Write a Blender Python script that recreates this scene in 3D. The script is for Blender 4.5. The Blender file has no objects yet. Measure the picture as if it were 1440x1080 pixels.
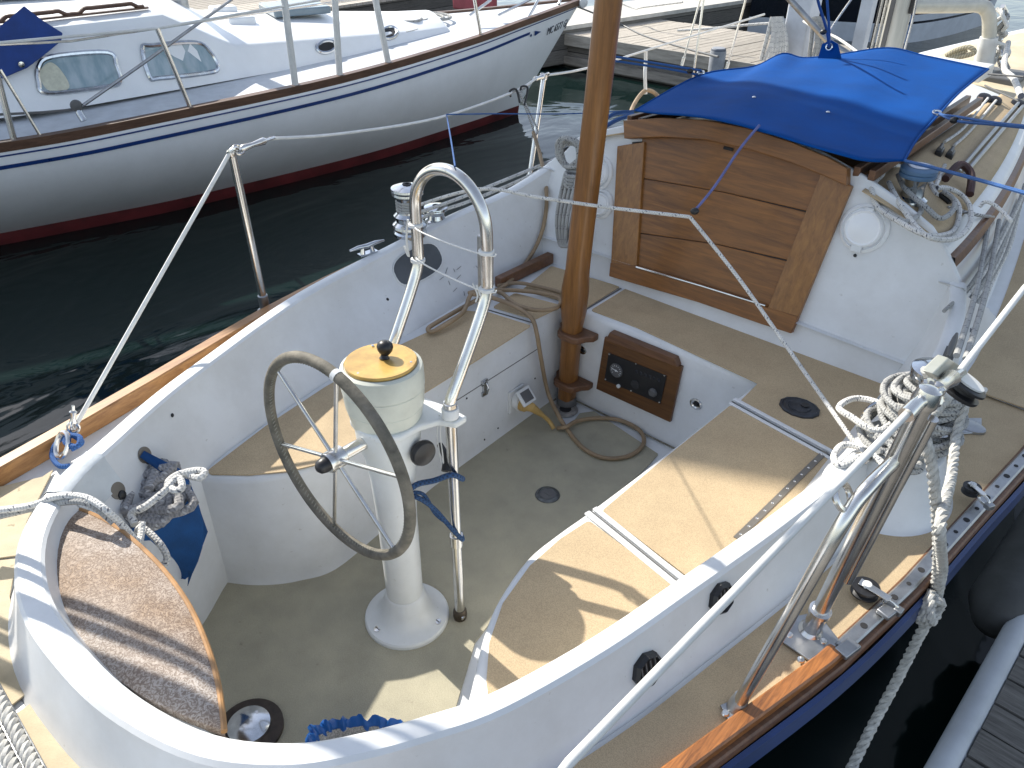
import bpy, bmesh, math, random
from mathutils import Vector, Matrix
from mathutils.bvhtree import BVHTree
random.seed(7)
C = bpy.context.scene.collection
SC = bpy.context.scene
rad = math.radians

# ------------------------------------------------------------------ camera, sky, sun, exposure
FPX, AZ, PIT, ROLL = 1127.7, -0.7303, 0.5834, 0.0039
CAM = Vector((1.3033, -0.9929, 1.8916))
_fw = Vector((math.sin(AZ)*math.cos(PIT), math.cos(AZ)*math.cos(PIT), -math.sin(PIT)))
_r0 = Vector((math.cos(AZ), -math.sin(AZ), 0)); _u0 = _r0.cross(_fw)
_rt = _r0*math.cos(ROLL) + _u0*math.sin(ROLL); _up = _u0*math.cos(ROLL) - _r0*math.sin(ROLL)
cd = bpy.data.cameras.new('camera'); cam = bpy.data.objects.new('camera', cd); C.objects.link(cam)
cd.sensor_fit = 'HORIZONTAL'; cd.sensor_width = 36; cd.lens = FPX/1440*36; cd.clip_start = 0.02; cd.clip_end = 2000
M = Matrix.Identity(4)
for i, a in enumerate((_rt, _up, -_fw)):
    for j in range(3): M[j][i] = a[j]
M.translation = CAM; cam.matrix_world = M
SC.camera = cam

SUN_EL = rad(39); SUNV = Vector((-0.997, 0.075, 0)).normalized()*math.cos(SUN_EL) + Vector((0, 0, math.sin(SUN_EL)))
w = bpy.data.worlds.new('World'); SC.world = w; w.use_nodes = True
nt = w.node_tree; bg = nt.nodes['Background']; sky = nt.nodes.new('ShaderNodeTexSky')
sky.sky_type = 'NISHITA'; sky.sun_disc = False; sky.sun_elevation = SUN_EL; sky.sun_rotation = math.atan2(SUNV.x, SUNV.y)
sky.dust_density = 0.6; sky.ozone_density = 1.5
hs_ = nt.nodes.new('ShaderNodeHueSaturation'); hs_.inputs['Saturation'].default_value = 0.62; nt.links.new(sky.outputs[0], hs_.inputs['Color']); nt.links.new(hs_.outputs[0], bg.inputs[0]); bg.inputs[1].default_value = 0.15
sl = bpy.data.lights.new('sun', 'SUN'); so = bpy.data.objects.new('sun', sl); C.objects.link(so)
sl.energy = 4.6; sl.angle = rad(0.6); sl.color = (1, 0.94, 0.84)
so.rotation_euler = (-SUNV).to_track_quat('-Z', 'Y').to_euler(); so.location = (-6, 2, 12)
SC.view_settings.view_transform = 'Standard'; SC.view_settings.look = 'None'
SC.view_settings.exposure = 0.66; SC.view_settings.gamma = 1
SC.cycles.max_bounces = 8

# ------------------------------------------------------------------ helpers
def ray(u, v): return (_fw + _rt*((u-720)/FPX) - _up*((v-540)/FPX))
def P(u, v, x=None, y=None, z=None):
    d = ray(u, v)
    if z is not None: t = (z-CAM.z)/d.z
    elif y is not None: t = (y-CAM.y)/d.y
    else: t = (x-CAM.x)/d.x
    return CAM + d*t
def PP(u, v, p0, n):
    d = ray(u, v); return CAM + d*((Vector(p0)-CAM).dot(n)/d.dot(n))
BN = Vector((0, -1, 0.3)).normalized()            # cabin bulkhead: aft-facing, raked forward
B0 = Vector((0, 1.50, 0.45))
def PB(u, v, off=0.0): return PP(u, v, B0+BN*off, BN)
def S(p): return (Vector(p)-CAM).dot(_fw)/FPX       # metres per photograph pixel at a point
def hit(bvh, u, v, off=0.0):
    d = ray(u, v).normalized(); h = bvh.ray_cast(CAM, d)
    if h[0] is None: return None, None
    n = h[1] if h[1].dot(d) < 0 else -h[1]
    return h[0]+n*off, n
def cr(pts, k=6, closed=False):
    pts = [Vector(p) for p in pts]; n = len(pts); out = []
    rng = range(n if closed else n-1)
    for i in rng:
        if closed: a, b, c, d = pts[i-1], pts[i], pts[(i+1) % n], pts[(i+2) % n]
        else: a, b, c, d = pts[max(i-1, 0)], pts[i], pts[i+1], pts[min(i+2, n-1)]
        for j in range(k):
            t = j/k
            out.append(0.5*((2*b)+(c-a)*t+(2*a-5*b+4*c-d)*t*t+(3*b-a-3*c+d)*t**3))
    if not closed: out.append(pts[-1])
    return out
def lerp(a, b, t): return a+(b-a)*t

def setprops(o, label=None, cat=None, group=None, kind=None):
    if label: o['label'] = label
    if cat: o['category'] = cat
    if group: o['group'] = group
    if kind: o['kind'] = kind
    return o
def thing(name, label, cat, loc, group=None):
    o = bpy.data.objects.new(name, None); o.empty_display_size = 0.1; C.objects.link(o); o.location = Vector(loc)
    return setprops(o, label, cat, group)
WLOC = {}
class B:
    def __init__(s): s.v = []; s.f = []; s.uv = []
    def add(s, vs, fs, uvs=None):
        o = len(s.v); s.v += [Vector(p) for p in vs]
        for i, f in enumerate(fs):
            s.f.append([o+k for k in f]); s.uv.append(uvs[i] if uvs else [(0, 0)]*len(f))
        return s
    def box(s, c, sx, sy, sz, ax=None):
        X, Y, Z = ax if ax else (Vector((1, 0, 0)), Vector((0, 1, 0)), Vector((0, 0, 1)))
        c = Vector(c); vs = [c+X*(a*sx/2)+Y*(b*sy/2)+Z*(d*sz/2) for a in (-1, 1) for b in (-1, 1) for d in (-1, 1)]
        return s.add(vs, [(0, 1, 3, 2), (4, 6, 7, 5), (0, 4, 5, 1), (2, 3, 7, 6), (0, 2, 6, 4), (1, 5, 7, 3)])
    def grid(s, rows, cu=False, cv=False, uvm=None):
        n = len(rows); m = len(rows[0]); vs = [p for r in rows for p in r]; fs = []; uvs = []
        for i in range(n if cv else n-1):
            for j in range(m if cu else m-1):
                a = i*m+j; b = i*m+(j+1) % m; i2 = (i+1) % n; fs.append((a, b, i2*m+(j+1) % m, i2*m+j))
                uvs.append([(j/m, i/n), ((j+1)/m, i/n), ((j+1)/m, (i+1)/n), (j/m, (i+1)/n)])
        return s.add(vs, fs, uvs)
    def tube(s, pts, r, n=8, caps=True, closed=False):
        pts = [Vector(p) for p in pts]; q = [pts[0]]
        for p in pts[1:]:
            if (p-q[-1]).length > 1e-5: q.append(p)
        pts = q; m = len(pts)
        if m < 2: return s
        rs = r if isinstance(r, (list, tuple)) else [r]*m
        if len(rs) < m: rs = list(rs)+[rs[-1]]*(m-len(rs))
        def tan(i):
            if closed: return (pts[(i+1) % m]-pts[i-1]).normalized()
            return (pts[min(i+1, m-1)]-pts[max(i-1, 0)]).normalized()
        t0 = tan(0); a = Vector((0, 0, 1)) if abs(t0.z) < 0.9 else Vector((1, 0, 0)); nn = (a-t0*a.dot(t0)).normalized()
        rings = []; L = [0.0]
        for i in range(m):
            t = tan(i); nn = (nn-t*nn.dot(t))
            nn = nn.normalized() if nn.length > 1e-6 else t.orthogonal().normalized()
            b = t.cross(nn)
            rings.append([pts[i]+(nn*math.cos(2*math.pi*k/n)+b*math.sin(2*math.pi*k/n))*rs[i] for k in range(n)])
            if i: L.append(L[-1]+(pts[i]-pts[i-1]).length)
        vs = [p for rr in rings for p in rr]; fs = []; uvs = []
        for i in range(m if closed else m-1):
            i2 = (i+1) % m; l1 = L[i+1] if i+1 < m else L[i]+(pts[0]-pts[i]).length
            for k in range(n):
                fs.append((i*n+k, i*n+(k+1) % n, i2*n+(k+1) % n, i2*n+k))
                uvs.append([(k/n, L[i]), ((k+1)/n, L[i]), ((k+1)/n, l1), (k/n, l1)])
        if caps and not closed:
            fs.append(tuple(range(n-1, -1, -1))); uvs.append([(0, 0)]*n)
            fs.append(tuple((m-1)*n+k for k in range(n))); uvs.append([(0, L[-1])]*n)
        return s.add(vs, fs, uvs)
    def lathe(s, o, ax, prof, n=32, capa=True, capb=True, sx=1.0):
        o = Vector(o); ax = Vector(ax).normalized()
        a = Vector((1, 0, 0)) if abs(ax.x) < 0.9 else Vector((0, 1, 0)); X = (a-ax*a.dot(ax)).normalized(); Y = ax.cross(X)
        rows = [[o+ax*h+(X*math.cos(2*math.pi*k/n)*sx+Y*math.sin(2*math.pi*k/n))*r for k in range(n)] for r, h in prof]
        s.grid(rows, cu=True)
        k = len(s.v)-n*len(prof)
        if capa: s.f.append([k+i for i in range(n-1, -1, -1)]); s.uv.append([(0, 0)]*n)
        if capb: s.f.append([k+n*(len(prof)-1)+i for i in range(n)]); s.uv.append([(0, 0)]*n)
        return s
    def prism(s, poly, vec, bev=0):
        poly = [Vector(p) for p in poly]; n = len(poly); vec = Vector(vec)
        vs = poly+[p+vec for p in poly]
        fs = [tuple(range(n-1, -1, -1)), tuple(range(n, 2*n))]+[(i, (i+1) % n, n+(i+1) % n, n+i) for i in range(n)]
        return s.add(vs, fs)
    def build(s, name, m, parent=None, label=None, cat=None, group=None, kind=None, smooth=True, ang=38, bevel=0, solid=0, sub=0, merge=False):
        lo = Vector((min(p.x for p in s.v), min(p.y for p in s.v), min(p.z for p in s.v)))
        hi = Vector((max(p.x for p in s.v), max(p.y for p in s.v), max(p.z for p in s.v)))
        org = Vector(((lo.x+hi.x)/2, (lo.y+hi.y)/2, lo.z))
        me = bpy.data.meshes.new(name); me.from_pydata([tuple(p-org) for p in s.v], [], s.f)
        ul = me.uv_layers.new(name='UVMap'); i = 0; data = []
        for u in s.uv:
            for a in u: data += [a[0], a[1]]
        ul.data.foreach_set('uv', data)
        bm = bmesh.new(); bm.from_mesh(me)
        if merge: bmesh.ops.remove_doubles(bm, verts=bm.verts, dist=1e-5)
        bmesh.ops.recalc_face_normals(bm, faces=bm.faces); bm.to_mesh(me); bm.free()
        if smooth: me.shade_smooth(); me.set_sharp_from_angle(angle=rad(ang))
        me.materials.append(m)
        o = bpy.data.objects.new(name, me); C.objects.link(o)
        if parent:
            o.parent = parent; o.location = org-WLOC.get(parent.name, parent.location)
        else: o.location = org
        WLOC[o.name] = org
        if solid:
            md = o.modifiers.new('thick', 'SOLIDIFY'); md.thickness = solid; md.offset = 0
        if sub:
            md = o.modifiers.new('sub', 'SUBSURF'); md.levels = md.render_levels = sub
        if bevel:
            md = o.modifiers.new('bev', 'BEVEL'); md.width = bevel; md.segments = 3; md.limit_method = 'ANGLE'; md.angle_limit = rad(40)
        return setprops(o, label, cat, group, kind)
    def bvh(s): return BVHTree.FromPolygons([tuple(p) for p in s.v], s.f)

# ------------------------------------------------------------------ materials
def newmat(name):
    m = bpy.data.materials.new(name); m.use_nodes = True; t = m.node_tree
    return m, t, t.nodes['Principled BSDF']
def N(t, ty, **k):
    n = t.nodes.new(ty)
    for a, b in k.items():
        if a in n.inputs: n.inputs[a].default_value = b
        else: setattr(n, a, b)
    return n
def pm(name, col, rough=0.5, metal=0, var=0.12, vs=6, bump=0.0, bs=150, spot=None, coat=0, stretch=None, rvar=0.1, sheen=0, second=None):
    m, t, p = newmat(name); L = t.links.new
    tc = N(t, 'ShaderNodeTexCoord'); mp = N(t, 'ShaderNodeMapping'); L(tc.outputs['Object'], mp.inputs[0])
    if stretch: mp.inputs['Scale'].default_value = stretch
    n1 = N(t, 'ShaderNodeTexNoise'); n1.inputs['Scale'].default_value = vs; n1.inputs['Detail'].default_value = 8; n1.inputs['Roughness'].default_value = 0.62
    L(mp.outputs[0], n1.inputs['Vector'])
    r = N(t, 'ShaderNodeValToRGB'); L(n1.outputs[0], r.inputs[0])
    c2 = second if second else tuple(max(0, c*(1-2*var)) for c in col); c1 = tuple(min(1, c*(1+var*0.6)) for c in col)
    r.color_ramp.elements[0].position = 0.3; r.color_ramp.elements[1].position = 0.7
    r.color_ramp.elements[0].color = (*c2, 1); r.color_ramp.elements[1].color = (*c1, 1); out = r.outputs[0]
    if spot:   # (colour, threshold, scale, amount)
        n2 = N(t, 'ShaderNodeTexNoise'); n2.inputs['Scale'].default_value = spot[2]; n2.inputs['Detail'].default_value = 3; L(mp.outputs[0], n2.inputs['Vector'])
        r2 = N(t, 'ShaderNodeValToRGB'); L(n2.outputs[0], r2.inputs[0]); r2.color_ramp.elements[0].position = spot[1]; r2.color_ramp.elements[1].position = spot[1]+0.05
        mu = N(t, 'ShaderNodeMath', operation='MULTIPLY'); L(r2.outputs[0], mu.inputs[0]); mu.inputs[1].default_value = spot[3]
        mx = N(t, 'ShaderNodeMixRGB'); L(mu.outputs[0], mx.inputs[0]); L(out, mx.inputs[1]); mx.inputs[2].default_value = (*spot[0], 1); out = mx.outputs[0]
    L(out, p.inputs['Base Color'])
    p.inputs['Metallic'].default_value = metal; p.inputs['Coat Weight'].default_value = coat; p.inputs['Coat Roughness'].default_value = 0.08
    mr = N(t, 'ShaderNodeMapRange'); L(n1.outputs[0], mr.inputs[0]); mr.inputs[3].default_value = max(0.02, rough-rvar); mr.inputs[4].default_value = min(1, rough+rvar)
    L(mr.outputs[0], p.inputs['Roughness'])
    if sheen: p.inputs['Sheen Weight'].default_value = sheen
    if bump:
        n3 = N(t, 'ShaderNodeTexNoise'); n3.inputs['Scale'].default_value = bs; n3.inputs['Detail'].default_value = 2; L(mp.outputs[0], n3.inputs['Vector'])
        b = N(t, 'ShaderNodeBump'); b.inputs['Strength'].default_value = bump; b.inputs['Distance'].default_value = 0.002
        L(n3.outputs[0], b.inputs['Height']); L(b.outputs[0], p.inputs['Normal'])
    return m
def wood(name, dark, light, axis, rough=0.4, coat=0.0, sc=14, bump=0.3):
    m, t, p = newmat(name); L = t.links.new
    tc = N(t, 'ShaderNodeTexCoord'); mp = N(t, 'ShaderNodeMapping'); L(tc.outputs['Object'], mp.inputs[0])
    mp.inputs['Scale'].default_value = tuple(0.7 if i == axis else 9 for i in range(3))
    n1 = N(t, 'ShaderNodeTexNoise'); n1.inputs['Scale'].default_value = sc*0.5; n1.inputs['Detail'].default_value = 10; n1.inputs['Roughness'].default_value = 0.7; n1.inputs['Distortion'].default_value = 0.6
    L(mp.outputs[0], n1.inputs['Vector'])
    n2 = N(t, 'ShaderNodeTexNoise'); n2.inputs['Scale'].default_value = 3; n2.inputs['Detail'].default_value = 4; L(tc.outputs['Object'], n2.inputs['Vector'])
    ad = N(t, 'ShaderNodeMath', operation='MULTIPLY_ADD'); L(n2.outputs[0], ad.inputs[0]); ad.inputs[1].default_value = 0.5; L(n1.outputs[0], ad.inputs[2])
    r = N(t, 'ShaderNodeValToRGB'); L(ad.outputs[0], r.inputs[0]); r.color_ramp.elements[0].position = 0.5; r.color_ramp.elements[1].position = 1.0
    r.color_ramp.elements[0].color = (*dark, 1); r.color_ramp.elements[1].color = (*light, 1); L(r.outputs[0], p.inputs['Base Color'])
    p.inputs['Roughness'].default_value = rough; p.inputs['Coat Weight'].default_value = coat; p.inputs['Coat Roughness'].default_value = 0.12
    b = N(t, 'ShaderNodeBump'); b.inputs['Strength'].default_value = bump; b.inputs['Distance'].default_value = 0.001; L(n1.outputs[0], b.inputs['Height']); L(b.outputs[0], p.inputs['Normal'])
    return m
def ropemat(name, col, dark, k=70, fleck=None, twist=True):
    m, t, p = newmat(name); L = t.links.new
    uv = N(t, 'ShaderNodeUVMap'); sp = N(t, 'ShaderNodeSeparateXYZ'); L(uv.outputs[0], sp.inputs[0])
    def helix(sign, kk):
        a = N(t, 'ShaderNodeMath', operation='MULTIPLY'); L(sp.outputs[1], a.inputs[0]); a.inputs[1].default_value = kk
        b = N(t, 'ShaderNodeMath', operation='MULTIPLY'); L(sp.outputs[0], b.inputs[0]); b.inputs[1].default_value = sign
        c = N(t, 'ShaderNodeMath', operation='ADD'); L(a.outputs[0], c.inputs[0]); L(b.outputs[0], c.inputs[1])
        d = N(t, 'ShaderNodeMath', operation='MULTIPLY'); L(c.outputs[0], d.inputs[0]); d.inputs[1].default_value = 2*math.pi
        e = N(t, 'ShaderNodeMath', operation='SINE'); L(d.outputs[0], e.inputs[0])
        f = N(t, 'ShaderNodeMath', operation='MULTIPLY_ADD'); L(e.outputs[0], f.inputs[0]); f.inputs[1].default_value = 0.5; f.inputs[2].default_value = 0.5
        return f.outputs[0]
    h = helix(3, k)
    if not twist:
        g = helix(-3, k); mm = N(t, 'ShaderNodeMath', operation='MAXIMUM'); L(h, mm.inputs[0]); L(g, mm.inputs[1]); h = mm.outputs[0]
    tc = N(t, 'ShaderNodeTexCoord'); n1 = N(t, 'ShaderNodeTexNoise'); n1.inputs['Scale'].default_value = 25; n1.inputs['Detail'].default_value = 5; L(tc.outputs['Object'], n1.inputs['Vector'])
    mx = N(t, 'ShaderNodeMixRGB'); L(h, mx.inputs[0]); mx.inputs[1].default_value = (*dark, 1); mx.inputs[2].default_value = (*col, 1)
    mu = N(t, 'ShaderNodeMixRGB', blend_type='MULTIPLY'); mu.inputs[0].default_value = 0.5; L(mx.outputs[0], mu.inputs[1]); L(n1.outputs[0], mu.inputs[2])
    out = mu.outputs[0]
    sc2 = N(t, 'ShaderNodeMixRGB', blend_type='MULTIPLY'); sc2.inputs[0].default_value = 1; L(out, sc2.inputs[1]); sc2.inputs[2].default_value = (1.3, 1.3, 1.3, 1); out = sc2.outputs[0]
    if fleck:
        g1 = helix(1, k*0.16); g2 = helix(-2, k*0.6); gm = N(t, 'ShaderNodeMath', operation='MULTIPLY'); L(g1, gm.inputs[0]); L(g2, gm.inputs[1]); g = gm.outputs[0]; r = N(t, 'ShaderNodeValToRGB'); L(g, r.inputs[0]); r.color_ramp.elements[0].position = 0.80; r.color_ramp.elements[1].position = 0.86
        m3 = N(t, 'ShaderNodeMixRGB'); L(r.outputs[0], m3.inputs[0]); L(out, m3.inputs[1]); m3.inputs[2].default_value = (*fleck, 1); out = m3.outputs[0]
    L(out, p.inputs['Base Color']); p.inputs['Roughness'].default_value = 0.8
    b = N(t, 'ShaderNodeBump'); b.inputs['Strength'].default_value = 0.7; b.inputs['Distance'].default_value = 0.002; L(h, b.inputs['Height']); L(b.outputs[0], p.inputs['Normal'])
    return m
def gelcoat(name, col, grime, amount=0.6):
    """aged white gelcoat: slow stains, small chips, faint orange-peel"""
    m, t, p = newmat(name); L = t.links.new
    tc = N(t, 'ShaderNodeTexCoord')
    n1 = N(t, 'ShaderNodeTexNoise'); n1.inputs['Scale'].default_value = 3.2; n1.inputs['Detail'].default_value = 9; n1.inputs['Roughness'].default_value = 0.68; L(tc.outputs['Object'], n1.inputs['Vector'])
    r = N(t, 'ShaderNodeValToRGB'); L(n1.outputs[0], r.inputs[0]); r.color_ramp.elements[0].position = 0.3; r.color_ramp.elements[1].position = 0.62
    r.color_ramp.elements[0].color = (*[lerp(a, b, amount*0.5) for a, b in zip(col, grime)], 1); r.color_ramp.elements[1].color = (*col, 1)
    n2 = N(t, 'ShaderNodeTexNoise'); n2.inputs['Scale'].default_value = 55; n2.inputs['Detail'].default_value = 3; L(tc.outputs['Object'], n2.inputs['Vector'])
    r2 = N(t, 'ShaderNodeValToRGB'); L(n2.outputs[0], r2.inputs[0]); r2.color_ramp.elements[0].position = 0.71; r2.color_ramp.elements[1].position = 0.76
    mu = N(t, 'ShaderNodeMath', operation='MULTIPLY'); L(r2.outputs[0], mu.inputs[0]); mu.inputs[1].default_value = amount*0.55
    mx = N(t, 'ShaderNodeMixRGB'); L(mu.outputs[0], mx.inputs[0]); L(r.outputs[0], mx.inputs[1]); mx.inputs[2].default_value = (*grime, 1)
    L(mx.outputs[0], p.inputs['Base Color'])
    mr = N(t, 'ShaderNodeMapRange'); L(n1.outputs[0], mr.inputs[0]); mr.inputs[3].default_value = 0.42; mr.inputs[4].default_value = 0.3; L(mr.outputs[0], p.inputs['Roughness'])
    n3 = N(t, 'ShaderNodeTexNoise'); n3.inputs['Scale'].default_value = 18; n3.inputs['Detail'].default_value = 4; L(tc.outputs['Object'], n3.inputs['Vector'])
    b = N(t, 'ShaderNodeBump'); b.inputs['Strength'].default_value = 0.1; b.inputs['Distance'].default_value = 0.004; L(n3.outputs[0], b.inputs['Height']); L(b.outputs[0], p.inputs['Normal'])
    return m
def nonskid(name, col, dark, stain):
    m, t, p = newmat(name); L = t.links.new
    tc = N(t, 'ShaderNodeTexCoord')
    def noise(s, d=6, ro=0.6):
        n = N(t, 'ShaderNodeTexNoise'); n.inputs['Scale'].default_value = s; n.inputs['Detail'].default_value = d; n.inputs['Roughness'].default_value = ro; L(tc.outputs['Object'], n.inputs['Vector']); return n.outputs[0]
    a = noise(7); b_ = noise(420, 2); c = noise(26, 4); e = noise(2.2, 5)
    def ramp(f, p0, c0, p1, c1):
        r = N(t, 'ShaderNodeValToRGB'); L(f, r.inputs[0]); r.color_ramp.elements[0].position = p0; r.color_ramp.elements[1].position = p1
        r.color_ramp.elements[0].color = (*c0, 1); r.color_ramp.elements[1].color = (*c1, 1); return r.outputs[0]
    k = ramp(a, 0.32, dark, 0.66, col)
    g = ramp(b_, 0.35, (0.78,)*3, 0.62, (1.08,)*3)
    mu = N(t, 'ShaderNodeMixRGB', blend_type='MULTIPLY'); mu.inputs[0].default_value = 1; L(k, mu.inputs[1]); L(g, mu.inputs[2])
    s1 = ramp(c, 0.68, (0,)*3, 0.78, (0.6,)*3); mx = N(t, 'ShaderNodeMixRGB'); L(s1, mx.inputs[0]); L(mu.outputs[0], mx.inputs[1]); mx.inputs[2].default_value = (*stain, 1)
    s2 = ramp(e, 0.52, (0,)*3, 0.75, (0.35,)*3); m2 = N(t, 'ShaderNodeMixRGB'); L(s2, m2.inputs[0]); L(mx.outputs[0], m2.inputs[1]); m2.inputs[2].default_value = (*stain, 1)
    L(m2.outputs[0], p.inputs['Base Color']); p.inputs['Roughness'].default_value = 0.82
    bu = N(t, 'ShaderNodeBump'); bu.inputs['Strength'].default_value = 0.55; bu.inputs['Distance'].default_value = 0.0015; L(b_, bu.inputs['Height']); L(bu.outputs[0], p.inputs['Normal'])
    return m
G = gelcoat('aged white gelcoat', (0.74, 0.755, 0.76), (0.30, 0.28, 0.23), 0.55)
GC = gelcoat('neighbour white gelcoat', (0.84, 0.86, 0.87), (0.42, 0.42, 0.4), 0.3)
TAN = nonskid('tan nonskid', (0.54, 0.415, 0.255), (0.475, 0.36, 0.22), (0.25, 0.20, 0.13))
SOLE = nonskid('grey green sole nonskid', (0.45, 0.415, 0.305), (0.36, 0.335, 0.25), (0.13, 0.12, 0.09))
CREAM = pm('cream deck', (0.6, 0.52, 0.37), 0.7, bump=0.3, bs=300)
CRD = pm('specked cream deck paint', (0.54, 0.45, 0.30), 0.75, var=0.12, vs=14, bump=0.4, bs=300, spot=((0.2, 0.17, 0.1), 0.68, 30, 0.7))  # cream varied at random, with scattered dark specks
STEEL = pm('polished stainless', (0.78, 0.76, 0.72), 0.22, 1, var=0.12, vs=12, rvar=0.08, spot=((0.3, 0.22, 0.14), 0.74, 60, 0.4))
CHROME = pm('worn chrome', (0.62, 0.64, 0.66), 0.14, 1, var=0.15, vs=30, rvar=0.1)
ALU = pm('anodised aluminium', (0.42, 0.43, 0.44), 0.42, 1, var=0.15, vs=20, spot=((0.2, 0.19, 0.17), 0.68, 40, 0.5))
BLACK = pm('black plastic', (0.018, 0.018, 0.02), 0.4, var=0.2, bump=0.15, bs=90)
GREYP = pm('grey plastic', (0.12, 0.12, 0.12), 0.5)
VENTW = pm('bright vent plastic', (0.86, 0.87, 0.87), 0.3, var=0.05, spot=((0.4, 0.36, 0.28), 0.72, 40, 0.4))
GRIME = pm('caulk grime', (0.26, 0.24, 0.18), 0.9, var=0.4, vs=60, second=(0.08, 0.07, 0.05))
WHITEP = pm('white plastic', (0.72, 0.73, 0.72), 0.35, var=0.08, spot=((0.4, 0.36, 0.28), 0.7, 40, 0.4))
WOODX = wood('varnished mahogany boards', (0.10, 0.038, 0.008), (0.33, 0.135, 0.028), 0, 0.45, 0.1)
WOODF = wood('dark panel frame wood', (0.055, 0.022, 0.008), (0.19, 0.082, 0.024), 0, 0.4, 0.2)
WOODZ = wood('varnished upright frame', (0.15, 0.060, 0.013), (0.38, 0.175, 0.042), 2, 0.4, 0.2)
WOODP = wood('varnished spruce pole', (0.12, 0.046, 0.011), (0.33, 0.145, 0.036), 2, 0.38, 0.25)
WOODD = wood('dark weathered teak', (0.07, 0.032, 0.016), (0.21, 0.098, 0.045), 0, 0.5, 0.15)
WOODY = wood('teak toe rail', (0.17, 0.07, 0.022), (0.50, 0.26, 0.095), 1, 0.5, 0.15)
WOODO = wood('orange worn varnish rail', (0.09, 0.032, 0.010), (0.50, 0.19, 0.048), 1, 0.42, 0.3, sc=34)
WOODN = wood('brown neighbour rail', (0.06, 0.028, 0.016), (0.16, 0.085, 0.05), 1, 0.5, 0.1)
BRASS = pm('yellowed varnished disc', (0.58, 0.38, 0.10), 0.35, 0.15, var=0.18, vs=22, second=(0.40, 0.24, 0.07), coat=0.3)
LEATHER = pm('grey green leather wrap', (0.19, 0.17, 0.135), 0.75, var=0.25, vs=25, bump=0.5, bs=120, second=(0.07, 0.066, 0.05))
CANVAS = pm('royal blue canvas', (0.0, 0.062, 0.27), 0.85, var=0.12, vs=5, bump=0.35, bs=600)
NAVY = pm('navy canvas', (0.008, 0.085, 0.27), 0.8, var=0.2, vs=10, bump=0.4, bs=400)
CANVAS.node_tree.nodes['Principled BSDF'].inputs['Specular IOR Level'].default_value = 0.15
BLUECORD = ropemat('blue cord', (0.03, 0.12, 0.35), (0.015, 0.05, 0.16), 160, twist=False)
DKCORD = ropemat('navy braided cord', (0.03, 0.085, 0.2), (0.008, 0.02, 0.05), 90, twist=False)
ROPEW = ropemat('white braided rope', (0.72, 0.71, 0.67), (0.50, 0.49, 0.46), 120, fleck=(0.12, 0.13, 0.16), twist=False)
ROPEG = ropemat('greyed braided rope', (0.42, 0.42, 0.40), (0.28, 0.28, 0.27), 120, fleck=(0.1, 0.1, 0.11), twist=False)
ROPET = pm('twisted nylon strand', (0.55, 0.54, 0.50), 0.7, var=0.2, vs=60, bump=0.5, bs=400)
CORD = pm('tan rubber cord', (0.33, 0.235, 0.14), 0.6, var=0.2, vs=8)
YELLOW = pm('aged yellow plug', (0.55, 0.36, 0.12), 0.5, var=0.15)
WIRE = pm('white coated wire', (0.72, 0.72, 0.69), 0.35, var=0.08, vs=20)
DARK = pm('dark opening', (0.02, 0.02, 0.022), 0.7)
LINED = pm('light grey mark', (0.3, 0.32, 0.34), 0.6)
DOCKW = None
def dockmat(name, axis, plank, c1, c2, gap=0.06):
    m, t, p = newmat(name); L = t.links.new
    tc = N(t, 'ShaderNodeTexCoord'); sp = N(t, 'ShaderNodeSeparateXYZ'); L(tc.outputs['Object'], sp.inputs[0])
    d = N(t, 'ShaderNodeMath', operation='DIVIDE'); L(sp.outputs[axis], d.inputs[0]); d.inputs[1].default_value = plank
    fr = N(t, 'ShaderNodeMath', operation='FRACT'); L(d.outputs[0], fr.inputs[0])
    fl = N(t, 'ShaderNodeMath', operation='FLOOR'); L(d.outputs[0], fl.inputs[0])
    wn = N(t, 'ShaderNodeTexWhiteNoise', noise_dimensions='1D'); L(fl.outputs[0], wn.inputs['W'])
    mp = N(t, 'ShaderNodeMapping'); L(tc.outputs['Object'], mp.inputs[0]); mp.inputs['Scale'].default_value = tuple(30 if i == axis else 2 for i in range(3))
    n1 = N(t, 'ShaderNodeTexNoise'); n1.inputs['Scale'].default_value = 3; n1.inputs['Detail'].default_value = 8; n1.inputs['Roughness'].default_value = 0.75; L(mp.outputs[0], n1.inputs['Vector'])
    r = N(t, 'ShaderNodeValToRGB'); L(n1.outputs[0], r.inputs[0]); r.color_ramp.elements[0].position = 0.3; r.color_ramp.elements[1].position = 0.7
    r.color_ramp.elements[0].color = (*c1, 1); r.color_ramp.elements[1].color = (*c2, 1)
    mr = N(t, 'ShaderNodeMapRange'); L(wn.outputs[0], mr.inputs[0]); mr.inputs[3].default_value = 0.6; mr.inputs[4].default_value = 1.15
    mu = N(t, 'ShaderNodeMixRGB', blend_type='MULTIPLY'); mu.inputs[0].default_value = 1; L(r.outputs[0], mu.inputs[1]); L(mr.outputs[0], mu.inputs[2])
    g = N(t, 'ShaderNodeMath', operation='LESS_THAN'); L(fr.outputs[0], g.inputs[0]); g.inputs[1].default_value = gap
    mx = N(t, 'ShaderNodeMixRGB'); L(g.outputs[0], mx.inputs[0]); L(mu.outputs[0], mx.inputs[1]); mx.inputs[2].default_value = (0.02, 0.018, 0.015, 1)
    L(mx.outputs[0], p.inputs['Base Color']); p.inputs['Roughness'].default_value = 0.9
    b = N(t, 'ShaderNodeBump'); b.inputs['Strength'].default_value = 0.5; b.inputs['Distance'].default_value = 0.01; L(n1.outputs[0], b.inputs['Height']); L(b.outputs[0], p.inputs['Normal'])
    return m

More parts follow.
